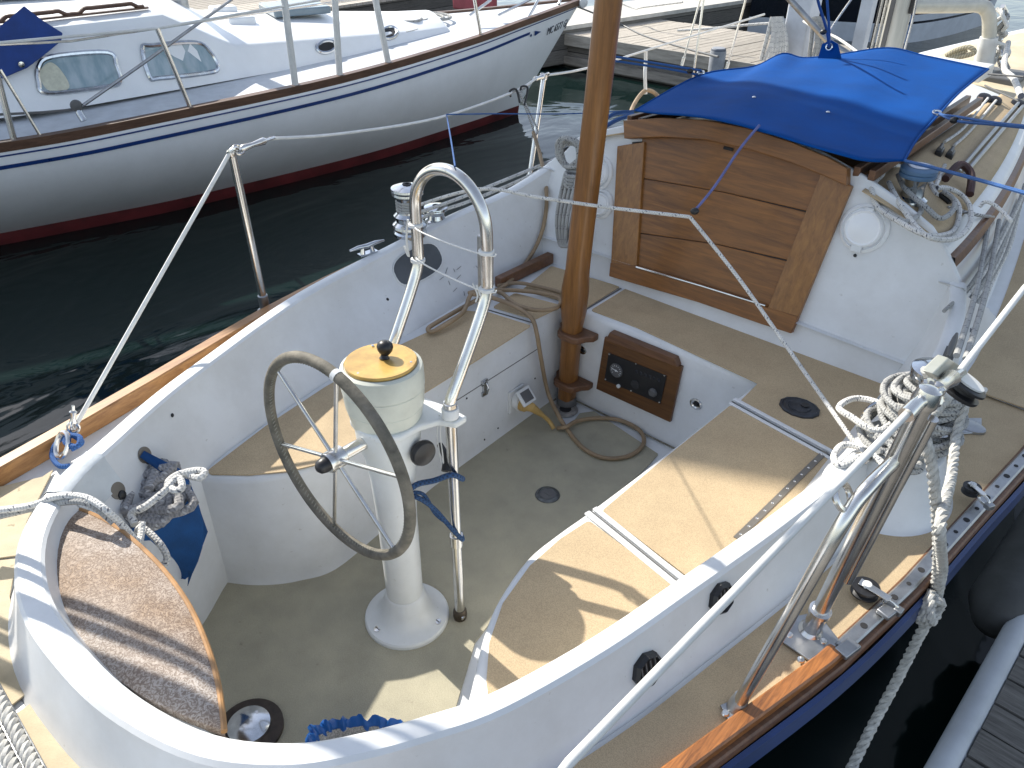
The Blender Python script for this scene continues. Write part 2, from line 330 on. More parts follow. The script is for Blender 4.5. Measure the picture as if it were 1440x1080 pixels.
def rope(name, pts, r, m, label=None, cat='rope', group=None, k=6, n=8, parent=None, closed=False):
    return B().tube(cr(pts, k, closed), r, n, closed=closed).build(name, m, parent, label, cat if not parent else None, group)
def strands(b, path, r, pitch):
    """three-strand laid rope along a path"""
    pts = [Vector(p) for p in path]; out = [[], [], []]; L = 0
    q = [pts[0]]
    step = pitch/9
    for a, c in zip(pts, pts[1:]):
        d = (c-a).length; k = max(1, int(d/step))
        for j in range(1, k+1): q.append(a.lerp(c, j/k))
    nn = None
    for i, p in enumerate(q):
        t = (q[min(i+1, len(q)-1)]-q[max(i-1, 0)]).normalized()
        if nn is None: nn = t.orthogonal().normalized()
        nn = (nn-t*nn.dot(t)).normalized(); bb = t.cross(nn)
        if i: L += (q[i]-q[i-1]).length
        for s in range(3):
            a = 2*math.pi*(L/pitch+s/3); out[s].append(p+(nn*math.cos(a)+bb*math.sin(a))*r*0.52)
    for s in range(3): b.tube(out[s], r*0.56, 6)
    return b
# ------------------------------------------------------------------ water
def water_mat():
    m, t, p = newmat('harbour water'); L = t.links.new
    p.inputs['Base Color'].default_value = (0.005, 0.014, 0.013, 1); p.inputs['Roughness'].default_value = 0.06; p.inputs['IOR'].default_value = 1.33
    tc = N(t, 'ShaderNodeTexCoord'); mp = N(t, 'ShaderNodeMapping'); L(tc.outputs['Object'], mp.inputs[0]); mp.inputs['Scale'].default_value = (1, 0.55, 1)
    a = N(t, 'ShaderNodeTexNoise'); a.inputs['Scale'].default_value = 1.3; a.inputs['Detail'].default_value = 3; a.inputs['Distortion'].default_value = 0.8; L(mp.outputs[0], a.inputs['Vector'])
    c = N(t, 'ShaderNodeTexNoise'); c.inputs['Scale'].default_value = 6; c.inputs['Detail'].default_value = 3; L(mp.outputs[0], c.inputs['Vector'])
    ad = N(t, 'ShaderNodeMath', operation='MULTIPLY_ADD'); L(c.outputs[0], ad.inputs[0]); ad.inputs[1].default_value = 0.07; L(a.outputs[0], ad.inputs[2])
    b = N(t, 'ShaderNodeBump'); b.inputs['Strength'].default_value = 0.6; b.inputs['Distance'].default_value = 0.045; L(ad.outputs[0], b.inputs['Height']); L(b.outputs[0], p.inputs['Normal'])
    return m
ZW = -0.45
rows = [[(x, y, ZW) for x in (-400, -60, -10, 0, 10, 60, 400)] for y in (-400, -60, -10, 0, 10, 60, 600)]
B().grid(rows).build('water', water_mat(), kind='structure')

# ================================================================== THE SAILBOAT WE LOOK INTO
boat = thing('sailboat', 'white sailboat with open cockpit, tan nonskid seats and a steering wheel, filling the foreground', 'sailboat', (0, 0.8, ZW))

# -------- hull and deck outlines (starboard half, mirrored): y, half beam, deck height
SHEER = [(-2.3, 0.30, 0.50), (-1.9, 0.50, 0.50), (-1.3, 0.70, 0.50), (-0.9, 0.805, 0.50), (-0.5, 0.885, 0.50), (-0.18, 0.955, 0.50), (0.23, 1.055, 0.50), (0.55, 1.105, 0.50), (0.9, 1.14, 0.50),
         (1.32, 1.185, 0.505), (2.0, 1.23, 0.52), (2.8, 1.22, 0.55), (3.6, 1.10, 0.60), (4.6, 0.86, 0.67), (5.6, 0.52, 0.75), (6.4, 0.18, 0.82), (6.75, 0.0, 0.85)]
SHIFT = 0.028      # the hull centreline sits a little to starboard of the cockpit's
def sheer_at(y):
    for (a, b) in zip(SHEER, SHEER[1:]):
        if a[0] <= y <= b[0]:
            t = (y-a[0])/(b[0]-a[0]); return lerp(a[1], b[1], t), lerp(a[2], b[2], t)
    return SHEER[0][1:] if y < SHEER[0][0] else SHEER[-1][1:]
ys = [-2.3+9.05*i/90 for i in range(91)]
shp = cr([Vector((b, y, z)) for y, b, z in SHEER], 6)
ys = [p.y for p in shp]; sb = [max(0.0, p.x) for p in shp]; sz = [p.z for p in shp]
# topsides: rows of the section from rail down
def hullrow(drop, k): return [Vector((b*k, y, z-drop)) for y, b, z in zip(ys, sb, sz)]
def hullstrip(name, secs, m, lab=None):
    b = B()
    for s in (1, -1):
        rows = [[Vector((s*p.x, p.y, p.z)) for p in [Vector((bb+off if bb > 0.02 else bb, y, z-dr)) for y, bb, z in zip(ys, sb, sz)]] for off, dr in secs]
        b.grid(rows)
    o = b.build(name, m, boat, lab); o.location.x += SHIFT; return o
HBLUE = pm('blue sheer stripe paint', (0.010, 0.038, 0.15), 0.35, var=0.2, coat=0.3)
hb = B()
for s in (1, -1):
    rows = []
    for off, dr in ((0.028, 0.075), (0.018, 0.105), (-0.03, 0.22), (-0.10, 0.4), (-0.22, 0.7), (-0.36, 0.95), (-0.6, 1.2)):
        rows.append([Vector((s*max(0.0, bb*(1 if dr < 0.5 else 1.0)+off if bb > 0.05 else bb), y, z-dr)) for y, bb, z in zip(ys, sb, sz)])
    hb.grid(rows)
tr = [Vector((sx*b_, -2.3, z_)) for sx, b_, z_ in ((-1, 0.3, 0.5), (-1, 0.3, 0.1), (-1, 0.1, -0.4), (1, 0.1, -0.4), (1, 0.3, 0.1), (1, 0.3, 0.5))]
hb.f.append([len(hb.v)+i for i in range(6)]); hb.uv.append([(0, 0)]*6); hb.v += tr
hb.build('hull', gelcoat('white topsides', (0.7, 0.72, 0.74), (0.4, 0.4, 0.36), 0.3), boat).location.x += SHIFT
hullstrip('sheer_stripe', ((0.024, 0.02), (0.034, 0.024), (0.036, 0.072), (0.030, 0.076)), HBLUE)

# deck ring between the coaming/cabin and the rail (nonskid with white margin)
PX_TOP = None
TOPIN = [(-0.80, 1.60, 0.79), (-0.86, 1.42, 0.715), (-0.915, 1.15, 0.67), (-0.897, 0.816, 0.652), (-0.838, 0.41, 0.65), (-0.77, 0.165, 0.65), (-0.685, -0.07, 0.65), (-0.61, -0.262, 0.65), (-0.52, -0.44, 0.65),
         (-0.43, -0.60, 0.65), (-0.30, -0.72, 0.65), (-0.12, -0.785, 0.65), (0.08, -0.793, 0.65), (0.24, -0.775, 0.65), (0.39, -0.728, 0.65), (0.50, -0.65, 0.65), (0.568, -0.566, 0.65), (0.632, -0.46, 0.65), (0.687, -0.345, 0.65), (0.745, -0.13, 0.65), (0.785, 0.092, 0.65),
         (0.836, 0.396, 0.65), (0.877, 0.728, 0.65), (0.895, 1.02, 0.66), (0.885, 1.30, 0.695), (0.855, 1.48, 0.74), (0.81, 1.60, 0.79)]
JOIN = [(-0.745, 1.54), (-0.745, 1.38), (-0.735, 1.13), (-0.700, 0.78), (-0.668, 0.40), (-0.640, 0.20), (-0.592, -0.04), (-0.535, -0.25), (-0.44, -0.40),
        (-0.36, -0.53), (-0.25, -0.63), (-0.10, -0.69), (0.07, -0.70), (0.21, -0.685), (0.34, -0.645), (0.44, -0.575), (0.50, -0.50), (0.56, -0.40), (0.61, -0.30), (0.67, -0.10), (0.71, 0.11),
        (0.755, 0.40), (0.775, 0.72), (0.765, 1.0), (0.755, 1.27), (0.75, 1.42), (0.748, 1.52)]
NT = len(TOPIN)
tin = cr(TOPIN, 5); join = cr([(x, y, 0.42) for x, y in JOIN], 5); NI = len(tin)
def outward(i):
    t = (tin[min(i+1, NI-1)]-tin[max(i-1, 0)]); t.z = 0; t.normalize(); n = Vector((t.y, -t.x, 0)); return -n if n.dot(Vector((tin[i].x, tin[i].y-0.5, 0))) < 0 else n
OUT = [outward(i) for i in range(NI)]
ZD = 0.50
def wid(i):       # width of the coaming's flat top: wider round the stern
    t = i/(NI-1); a = math.exp(-((t-0.40)/0.14)**2); return 0.048+0.010*a
cs = []
for i in range(NI):
    o = OUT[i]; T = tin[i]; J = join[i]; wd = wid(i); t = i/(NI-1)
    flare = 0.033+0.002*math.exp(-((t-0.42)/0.16)**2)
    low = Vector((J.x*0.99, J.y, 0.0))
    low.z = -0.02
    sec = [low, J, J.lerp(T, 0.03)+Vector((0, 0, 0.0)), J.lerp(T, 0.5)+Vector((o.x, o.y, 0))*0.012, T+Vector((0, 0, -0.02))-o*0.002, T+Vector((0, 0, -0.006)), T+o*0.007,
           T+o*(wd*0.5)+Vector((0, 0, 0.002)), T+o*(wd-0.008), T+o*wd+Vector((0, 0, -0.007)), T+o*(wd+0.003)+Vector((0, 0, -0.022))]
    base = T+o*(wd+flare); base.z = ZD+0.035; b2 = T+o*(wd+flare+0.012); b2.z = ZD+0.012; b3 = T+o*(wd+flare+0.026); b3.z = ZD-0.006
    sec += [base, b2, b3]
    cs.append(sec)
coam = B().grid(cs)
coaming = coam.build('coaming', G, boat, ang=34)
cbv = coam.bvh()
obase = [Vector((s[-1].x, s[-1].y, ZD)) for s in cs]

# deck sheets
def clampy(y): return y
def railpt(side, y, inset=0.0):
    b, z = sheer_at(y); return Vector((side*(b-inset)+SHIFT, y, z))
dk = B()
for side in (1, -1):
    idx = range(NI//2, NI) if side > 0 else range(NI//2, -1, -1)
    inner = []; outer = []
    for i in idx:
        p = obase[i]; inner.append(Vector((p.x, p.y, 0.495)))
        f = (p.y+0.92)/(1.75+0.92); yy = -1.5+(1.9+1.5)*max(0, min(1, f)) if p.y < -0.3 else None
        outer.append(p)
    # rail point for every inner point: by arc fraction
    n = len(inner)
    y0, y1 = -0.95, inner[-1].y
    rr = []
    for k in range(n):
        y = inner[k].y if inner[k].y > -0.2 else lerp(-0.95, -0.2, k/max(1, next(j for j in range(n) if inner[j].y > -0.2)))
        rr.append(railpt(side, y))
    for k in range(n): rr[k].z = 0.495
    dk.grid([inner, rr])
# after deck
aft = [Vector((-sheer_at(-0.95)[0], -0.95, 0.495)), Vector((0, -0.95, 0.495)), Vector((sheer_at(-0.95)[0], -0.95, 0.495))]
dk.grid([[Vector((-sheer_at(y)[0], y, 0.495)), Vector((0, y, 0.495)), Vector((sheer_at(y)[0], y, 0.495))] for y in (-2.3, -1.9, -1.3, -0.95)])
ic = obase[NI//2]
dk.add([(-sheer_at(-0.95)[0], -0.95, 0.495), (sheer_at(-0.95)[0], -0.95, 0.495), (ic.x, ic.y, 0.495)], [(0, 1, 2)])
# forward deck
fy = [1.5+0.25*i for i in range(22)]
dk.grid([[Vector((-sheer_at(y)[0], y, sheer_at(y)[1]-0.005)), Vector((0, y, sheer_at(y)[1]+0.03)), Vector((sheer_at(y)[0], y, sheer_at(y)[1]-0.005))] for y in fy if y < 6.76])
dk.build('deck', G, boat)
# nonskid panels on the side decks, after deck and foredeck
def sheet(name, poly, m, h=0.004, parent=boat, label=None, bevel=0):
    return B().prism([Vector(p) for p in poly], Vector((0, 0, h))).build(name, m, parent, label, smooth=False, bevel=bevel)
def ring_panel(side, i0, i1, gin, gout, label=None):
    a = []; c = []
    rng = [i for i in range(NI) if i0 <= i/(NI-1) <= i1]
    for i in rng:
        p = obase[i]+OUT[i]*gin; q = None
        y = p.y
        if side == 0: q = obase[i]+OUT[i]*0.45
        else: q = railpt(side, y, gout)
        a.append(Vector((p.x, p.y, ZD))); c.append(Vector((q.x, q.y, ZD)))
    b = B().grid([a, c]); return b.build('deck_nonskid', TAN, boat, label, smooth=False, solid=0.004)
ring_panel(1, 0.60, 1.0, 0.012, 0.028)
ring_panel(-1, 0.0, 0.245, 0.012, 0.055)
def fwd_panel(side):
    a = []; c = []
    for i in range(30):
        y = lerp(1.50, 4.0, i/29); t = (y-1.62)/2.9; wb = lerp(0.91, 0.44, max(0, t)**1.3); a.append(Vector((side*(wb+0.035), y, sheer_at(y)[1]+0.003+0.008*t))); q = railpt(side, y, 0.028 if side > 0 else 0.055); c.append(Vector((q.x, q.y, q.z+0.003)))
    B().grid([a, c]).build('deck_nonskid', TAN, boat, smooth=False, solid=0.004)
fwd_panel(1); fwd_panel(-1)
# stern nonskid: cream patches with white strips between, outlines taken from the place itself
for poly in ([(-60, 700), (60, 672), (75, 662), (38, 735), (28, 782), (-30, 790), (-90, 760)],
             [(-60, 796), (24, 787), (14, 840), (28, 905), (47, 950), (40, 975), (8, 1000), (-60, 1030)],
             [(14, 1012), (52, 985), (75, 990), (120, 1040), (170, 1085), (200, 1130), (40, 1200)]):
    b = B().prism([P(u, v, z=ZD) for u, v in poly], Vector((0, 0, 0.004))); b.build('deck_nonskid', pm('specked cream deck paint', (0.56, 0.47, 0.32), 0.75, var=0.12, vs=14, bump=0.4, bs=300, spot=((0.2, 0.17, 0.1), 0.68, 30, 0.7)) if 'CRD' not in globals() else CRD, boat, smooth=False)

# toe rails: teak on the port side, orange worn varnish on the starboard quarter, brown cap below
def rail(name, side, y0, y1, inner, outer, zb, zt, m, label=None, n=60):
    rows = []
    for i in range(n+1):
        y = lerp(y0, y1, i/n); b, z = sheer_at(y)
        sec = [(b-inner, zb), (b-inner, zt-0.004), (b-inner+0.004, zt), (b+outer-0.004, zt), (b+outer, zt-0.004), (b+outer, zb)]
        rows.append([Vector((side*x+SHIFT, y, z+h)) for x, h in sec])
    bb = B().grid(rows, cu=True); k = 6
    bb.f.append([0, 1, 2, 3, 4, 5]); bb.uv.append([(0, 0)]*6); bb.f.append([n*6+j for j in (5, 4, 3, 2, 1, 0)]); bb.uv.append([(0, 0)]*6)
    return bb.build(name, m, boat, label, ang=30)
rail('toe_rail', 1, -2.2, 0.265, 0.024, 0.010, -0.004, 0.026, WOODO, 'orange varnished toe rail worn at the edges')
rail('toe_rail', -1, -2.2, 4.5, 0.045, 0.0, -0.004, 0.05, WOODY, 'honey coloured teak toe rail')
rail('rail_cap', 1, -2.2, 4.5, 0.012 if False else 0.03, 0.022, -0.022, 0.004, WOODD, 'dark brown rail cap')
rail('rail_cap', -1, -2.2, 4.5, 0.03, 0.022, -0.022, -0.006, WOODD)
rail('genoa_track', 1, 0.285, 3.6, 0.022, 0.010, 0.001, 0.014, ALU, 'perforated grey aluminium track')
rail('track_base', 1, 0.268, 3.7, 0.027, 0.013, -0.004, 0.001, WOODD)
hb2 = B()
for k in range(42):
    y = 0.37+k*0.062; b_, z_ = sheer_at(y); hb2.lathe((b_-0.006+SHIFT, y, z_+0.0138), (0, 0, 1), [(0.0055 if k % 2 else 0.008, 0), (0.0055 if k % 2 else 0.008, 0.0012)], 10)
hb2.build('track_hole', DARK, boat)['kind'] = 'stuff'

# -------- cockpit interior
sole = [(x, y, 0) for x, y in ((-0.60, -0.70), (-0.60, 1.24), (0.78, 1.24), (0.78, -0.75))]
B().prism([Vector((x, y, -0.03)) for x, y, _ in sole], (0, 0, 0.024)).build('cockpit_sole', G, boat, smooth=False)
SOLEP = [(797, 607), (815, 583), (835, 580), (925, 640), (915, 652), (900, 668), (852, 706), (760, 785), (668, 905), (640, 1000), (620, 1100), (300, 1190), (215, 1000), (290, 866), (322, 800), (352, 806), (405, 806), (470, 792), (530, 755), (640, 655), (770, 560)]
B().prism([P(u, v, z=-0.005) for u, v in SOLEP], (0, 0, 0.007)).build('sole_nonskid', SOLE, boat, smooth=False)
# port locker (seat base) face and top
def wallseat(name, topl, m, xin, lab=None):
    b = B(); r = 0.02
    rows = []
    for i, (u, v) in enumerate(topl): rows.append(P(u, v, z=0.42))
    return rows
ptop = cr([P(u, v, z=0.42) for u, v in ((265, 668), (310, 673), (350, 673), (390, 668), (444, 654), (510, 609), (593, 549), (670, 501), (747, 454), (797, 424))], 5)
base_ = []
for p in ptop:
    k = 0.0
    base_.append(Vector((p.x*0.985+0.0, p.y, -0.01)))
sec = []
for p, q in zip(ptop, base_):
    i = ptop.index(p); t = (ptop[min(i+1, len(ptop)-1)]-ptop[max(i-1, 0)]).normalized(); n = Vector((t.y, -t.x, 0))
    sec.append([q+n*0.012, Vector((q.x, q.y, 0.012))+n*0.002, Vector((q.x, q.y, 0.05)), p+Vector((0, 0, -0.022)), p+Vector((0, 0, -0.006))-n*0.004, p-n*0.014+Vector((0, 0, -0.001)), Vector((-0.80, p.y, 0.419)) if p.y > -0.285 else p-n*0.06+Vector((-0.05, 0, -0.001))])
lock = B().grid(sec); lock.build('port_locker', G, boat, ang=60, label='white port seat locker with a hinged lid seam')
lbv = lock.bvh()
B().tube([p+Vector((0.010, 0, 0.008)) for p in base_ if p.y < 1.2], 0.0035, 6).build('caulk_line', GRIME, boat)
B().tube([Vector((x, 1.224, 0.003)) for x in [-0.38+0.76*k/20 for k in range(21)]], 0.0035, 6).build('caulk_line', GRIME, boat)
# starboard seat base, bridge deck base
SB_EDGE = [(640, 1010), (656, 985), (668, 940), (680, 890), (700, 842), (740, 785), (785, 748), (829, 717), (900, 664), (965, 614), (1026, 566), (1062, 540)]
stop = cr([P(u, v, z=0.42) for u, v in SB_EDGE], 4)
sec = []
for i, p in enumerate(stop):
    t = (stop[min(i+1, len(stop)-1)]-stop[max(i-1, 0)]).normalized(); n = Vector((-t.y, t.x, 0))
    sec.append([Vector((p.x, p.y, -0.01)), p+Vector((0, 0, -0.02)), p+Vector((0, 0, -0.006))-n*0.004, p-n*0.014+Vector((0, 0, -0.001)), Vector((0.86, max(p.y, -0.35), 0.419))])
B().grid(sec).build('starboard_locker', G, boat, ang=60, label='white starboard seat base with curved aft end')
bd = [Vector((-0.80, 1.232, 0)), Vector((0.82, 1.232, 0))]
rows = []
for i in range(17):
    x = -0.80+1.62*i/16; y0 = 1.232
    rows.append([Vector((x, y0, -0.01)), Vector((x, y0, 0.395)), Vector((x, y0+0.004, 0.412)), Vector((x, y0+0.014, 0.4192)), Vector((x, 1.58, 0.4192))])
B().grid(rows).build('bridge_deck', G, boat, ang=60)
def panel(name, px, m, z=0.4205, h=0.004, label=None, rnd=0.012):
    pts = [P(u, v, z=z) for u, v in px]; out = []
    n = len(pts)
    for i in range(n):
        a, b, c = pts[i-1], pts[i], pts[(i+1) % n]; d1 = (a-b); d2 = (c-b)
        if d1.normalized().dot(d2.normalized()) < -0.8: out.append(b); continue
        r = min(rnd, d1.length*0.4, d2.length*0.4)
        for k in range(5):
            t = k/4; p1 = b+d1.normalized()*r; p2 = b+d2.normalized()*r; out.append((1-t)**2*p1+2*t*(1-t)*b+t*t*p2)
    return B().prism(out, (0, 0, h)).build(name, m, boat, label, smooth=False)
panel('seat_nonskid', [(883, 405), (1107, 481), (1258, 548), (1172, 636), (1108, 600), (1040, 566), (1066, 540), (1012, 515), (960, 491), (895, 461), (831, 437)], TAN, label='long tan nonskid panel in front of the companionway')
panel('seat_nonskid', [(1027, 571), (1157, 643), (1230, 690), (1050, 870), (965, 811), (846, 720), (935, 645)], TAN, label='rectangular tan panel in the middle of the starboard seat')
panel('seat_nonskid', [(828, 733), (950, 825), (1010, 872), (880, 990), (690, 1010), (684, 960), (688, 905), (707, 850), (745, 797), (788, 759)], TAN, label='curved tan panel at the aft end of the starboard seat')
panel('seat_nonskid', [(687, 440), (747, 459), (670, 508), (593, 556), (510, 614), (444, 655), (405, 664), (350, 669), (296, 668), (292, 663), (373, 601), (458, 545), (563, 486), (606, 466), (652, 438)], TAN, label='long tan nonskid panel on the port seat')
panel('seat_nonskid', [(775, 375), (872, 404), (824, 434), (735, 408)], TAN, label='small tan corner panel nearest the companionway on the port side')
panel('seat_nonskid', [(724, 413), (792, 431), (752, 450), (693, 433)], TAN, label='narrow tan panel behind the long port seat panel')
# seat gaps: grooves drawn as raised lips either side
def lip(a, b, w, z=0.4205, h=0.007, m=G):
    p, q = P(*a, z=z), P(*b, z=z); t = (q-p).normalized(); n = Vector((-t.y, t.x, 0))*w/2
    B().prism([p-n, q-n, q+n, p+n], (0, 0, h)).build('seat_lip', m, boat, bevel=0.002)
lip((1032, 562), (1176, 640), 0.014); lip((1026, 568), (1170, 648), 0.012)
lip((836, 716), (1000, 848), 0.016); lip((825, 722), (990, 857), 0.018)
for a, b in (((1029, 565), (1173, 644)), ((831, 719), (996, 853))):
    p, q = P(*a, z=0.4202), P(*b, z=0.4202); t = (q-p).normalized(); n = Vector((-t.y, t.x, 0))*0.0025; B().prism([p-n, q-n, q+n, p+n], (0, 0, 0.002)).build('seat_gap', GREYP, boat)
# bridge deck corner gutter
for a, b in (((823, 436), (876, 404)), ((687, 436), (752, 455))):
    p, q = P(*a, z=0.4202), P(*b, z=0.4202); t = (q-p).normalized(); n = Vector((-t.y, t.x, 0))*0.003; B().prism([p-n, q-n, q+n, p+n], (0, 0, 0.0015)).build('seat_gap', GREYP, boat)
# piano hinge along the starboard seat
p, q = P(1160, 637, z=0.421), P(1060, 735, z=0.421); t = (q-p).normalized(); n = Vector((-t.y, t.x, 0))*0.009
q = p+t*0.5
B().prism([p-n, q-n, q+n, p+n], (0, 0, 0.006)).build('piano_hinge', pm('dull hinge', (0.25, 0.23, 0.2), 0.5, 0.6), boat)
for k in range(12): B().lathe(p.lerp(q, (k+0.5)/12)+Vector((0, 0, 0.006)), (0, 0, 1), [(0.004, 0), (0.002, 0.002)], 8).build('hinge_screw', STEEL, boat)
# teak strip on the port seat
tp, tq = P(700, 404, z=0.425), P(774, 368, z=0.425)
ax = (tq-tp).normalized(); ay = Vector((-ax.y, ax.x, 0))
B().box((tp+tq)/2+Vector((0, 0, 0.02)), (tq-tp).length, 0.035, 0.045, (ax, ay, Vector((0, 0, 1)))).build('teak_batten', WOODD, boat, bevel=0.004)
# locker lid seam, latch, screws, black specks
sm = B()
sp = [P(u, v, x=-0.386) for u, v in ((637, 567), (700, 527), (757, 490))]
def onlocker(u, v, off=0.0):
    h, n = hit(lbv, u, v, off)
    return (h, n) if h is not None else (P(u, v, x=-0.386), Vector((1, 0, 0)))
sm.tube([onlocker(lerp(600, 757, i/20), lerp(590, 490, i/20), 0.0)[0] for i in range(21)], 0.0018, 6); sm.build('lid_seam', GREYP, boat)
lt, ln = onlocker(680, 543, 0.004); lx = Vector((0, 1, 0)); lz = Vector((0, 0, 1))
b = B().box(lt+lz*0.018, 0.008, 0.03, 0.022, (ln, lx, lz)).box(lt+lz*0.0, 0.012, 0.016, 0.05, (ln, lx, lz)).box(lt-lz*0.03, 0.008, 0.03, 0.018, (ln, lx, lz))
b.tube([lt+ln*0.01+lz*0.02, lt+ln*0.022, lt+ln*0.012-lz*0.026], 0.0035, 8)
for s_ in (-1, 1): b.lathe(lt+lz*0.018+lx*s_*0.011+ln*0.004, ln, [(0.004, 0), (0.0025, 0.003)], 10)
b.build('locker_latch', CHROME, boat, bevel=0.001)
for u, v in ((752, 532), (681, 618), (700, 602), (656, 560)):
    q_, n_ = onlocker(u, v, 0.001); B().lathe(q_, n_, [(0.004, 0), (0.003, 0.002)], 10).build('screw_hole', DARK, boat)
q_, n_ = hit(cbv, 242, 584, 0.001); B().lathe(q_, n_, [(0.006, 0), (0.004, 0.002)], 10).build('screw_hole', DARK, boat)
q_, n_ = hit(cbv, 545, 421, 0.001); B().lathe(q_, n_, [(0.006, 0), (0.004, 0.002)], 10).build('screw_hole', DARK, boat)
# cubby opening in the port coaming: flat rimmed plate, its inner shade painted dark
ell = []
for k in range(28):
    a = 2*math.pi*k/28; cx_, cy_ = math.cos(a), math.sin(a)
    du = 34*abs(cx_)**0.7*(1 if cx_ > 0 else -1); dv = 17*abs(cy_)**0.75*(1 if cy_ > 0 else -1)
    u_ = 587+du*0.92+dv*0.62; v_ = 372-du*0.52+dv*1.2
    h_, n_ = hit(cbv, u_, v_, 0.003); ell.append(h_)
B().prism(ell, n_*-0.002).build('coaming_pocket', pm('painted pocket shade', (0.10, 0.11, 0.12), 0.8, var=0.2), boat, smooth=False)
B().tube(ell, 0.0025, 6, closed=True).build('pocket_rim', WHITEP, boat)
# graffiti-like scratches on the port coaming
for k in range(9):
    u_ = 630+random.uniform(-8, 40); v_ = 372+random.uniform(0, 40)
    h_, n_ = hit(cbv, u_, v_, 0.0012); h2, _ = hit(cbv, u_+random.uniform(-7, 7), v_+random.uniform(4, 9), 0.0012)
    if h_ and h2: B().tube([h_, h2], 0.0011, 4).build('scratch', GREYP, boat)
# deck fills: drain, sole plate
def plate(u, v, z, r, name, m, label=None):
    c_ = P(u, v, z=z); b = B(); b.lathe(c_, (0, 0, 1), [(r*1.05, 0), (r*1.02, 0.003), (r*0.82, 0.005), (r*0.8, 0.003), (r*0.1, 0.003)], 32)
    o = b.build(name, m, boat, label); return c_, o
c_, o = plate(770, 696, 0.003, 0.042, 'sole_plate', pm('dull pewter', (0.16, 0.17, 0.17), 0.45, 0.6, var=0.3, vs=50))
B().box(c_+Vector((0, 0, 0.004)), 0.03, 0.006, 0.003).lathe(c_+Vector((0, 0, 0.002)), (0, 0, 1), [(0.026, 0), (0.026, 0.0022)], 24).build('plate_key', GREYP, boat)
c_, o = plate(795, 576, 0.001, 0.050, 'sole_drain', pm('dirty drain ring', (0.45, 0.43, 0.40), 0.5, 0.3, var=0.3, vs=40))
B().lathe(c_+Vector((0, 0, 0.003)), (0, 0, 1), [(0.024, 0), (0.024, 0.003)], 24).build('drain_hole', DARK, boat)
# oval hatch plate on the bridge deck
c_ = P(1124, 574, z=0.4245)
b = B().lathe(c_, (0, 0, 1), [(0.054, 0), (0.054, 0.005), (0.047, 0.008), (0.046, 0.006), (0.030, 0.006), (0.029, 0.009), (0.004, 0.010)], 12, sx=1.2)
b.build('deck_plate', pm('dark bronze grey', (0.05, 0.055, 0.065), 0.45, 0.3, var=0.3, vs=30), boat)
B().lathe(c_+Vector((0.012, 0.012, 0.01)), (0, 0, 1), [(0.013, 0), (0.013, 0.003)], 16).build('deck_plate_cap', BLACK, boat)
# round deck fitting half hidden under the stern coaming + helm seat
c_ = P(352, 1026, z=0.004)
B().lathe(c_, (0, 0, 1), [(0.085, 0), (0.085, 0.01), (0.055, 0.014)], 36).build('floor_ring', pm('dark bronze ring', (0.06, 0.045, 0.035), 0.5, 0.4, var=0.3, vs=30), boat)
B().lathe(c_+Vector((0, 0, 0.012)), (0, 0, 1), [(0.056, 0), (0.054, 0.012), (0.03, 0.02), (0.005, 0.021)], 36).lathe(c_+Vector((-0.01, 0.03, 0.026)), (0, 0, 1), [(0.007, 0), (0.005, 0.006)], 12).build('floor_cap', CHROME, boat)
# black drains on the outside of the starboard coaming
for u_, v_, r in ((1012, 840, 0.036), (908, 940, 0.038)):
    h_, n_ = hit(cbv, u_, v_); b = B().lathe(h_, n_, [(r, -0.004), (r, 0.010), (r*0.82, 0.016), (r*0.7, 0.007), (r*0.05, 0.006)], 8)
    b.build('coaming_vent', BLACK, boat, ang=20)
    sl_ = B(); tt = n_.cross(Vector((0, 0, 1))).normalized()
    for k in range(4): sl_.box(h_+n_*0.009+tt*(k-1.5)*r*0.32, 0.003, r*1.1, 0.004, (tt, n_.cross(tt), n_))
    sl_.build('vent_slat', GREYP, boat)

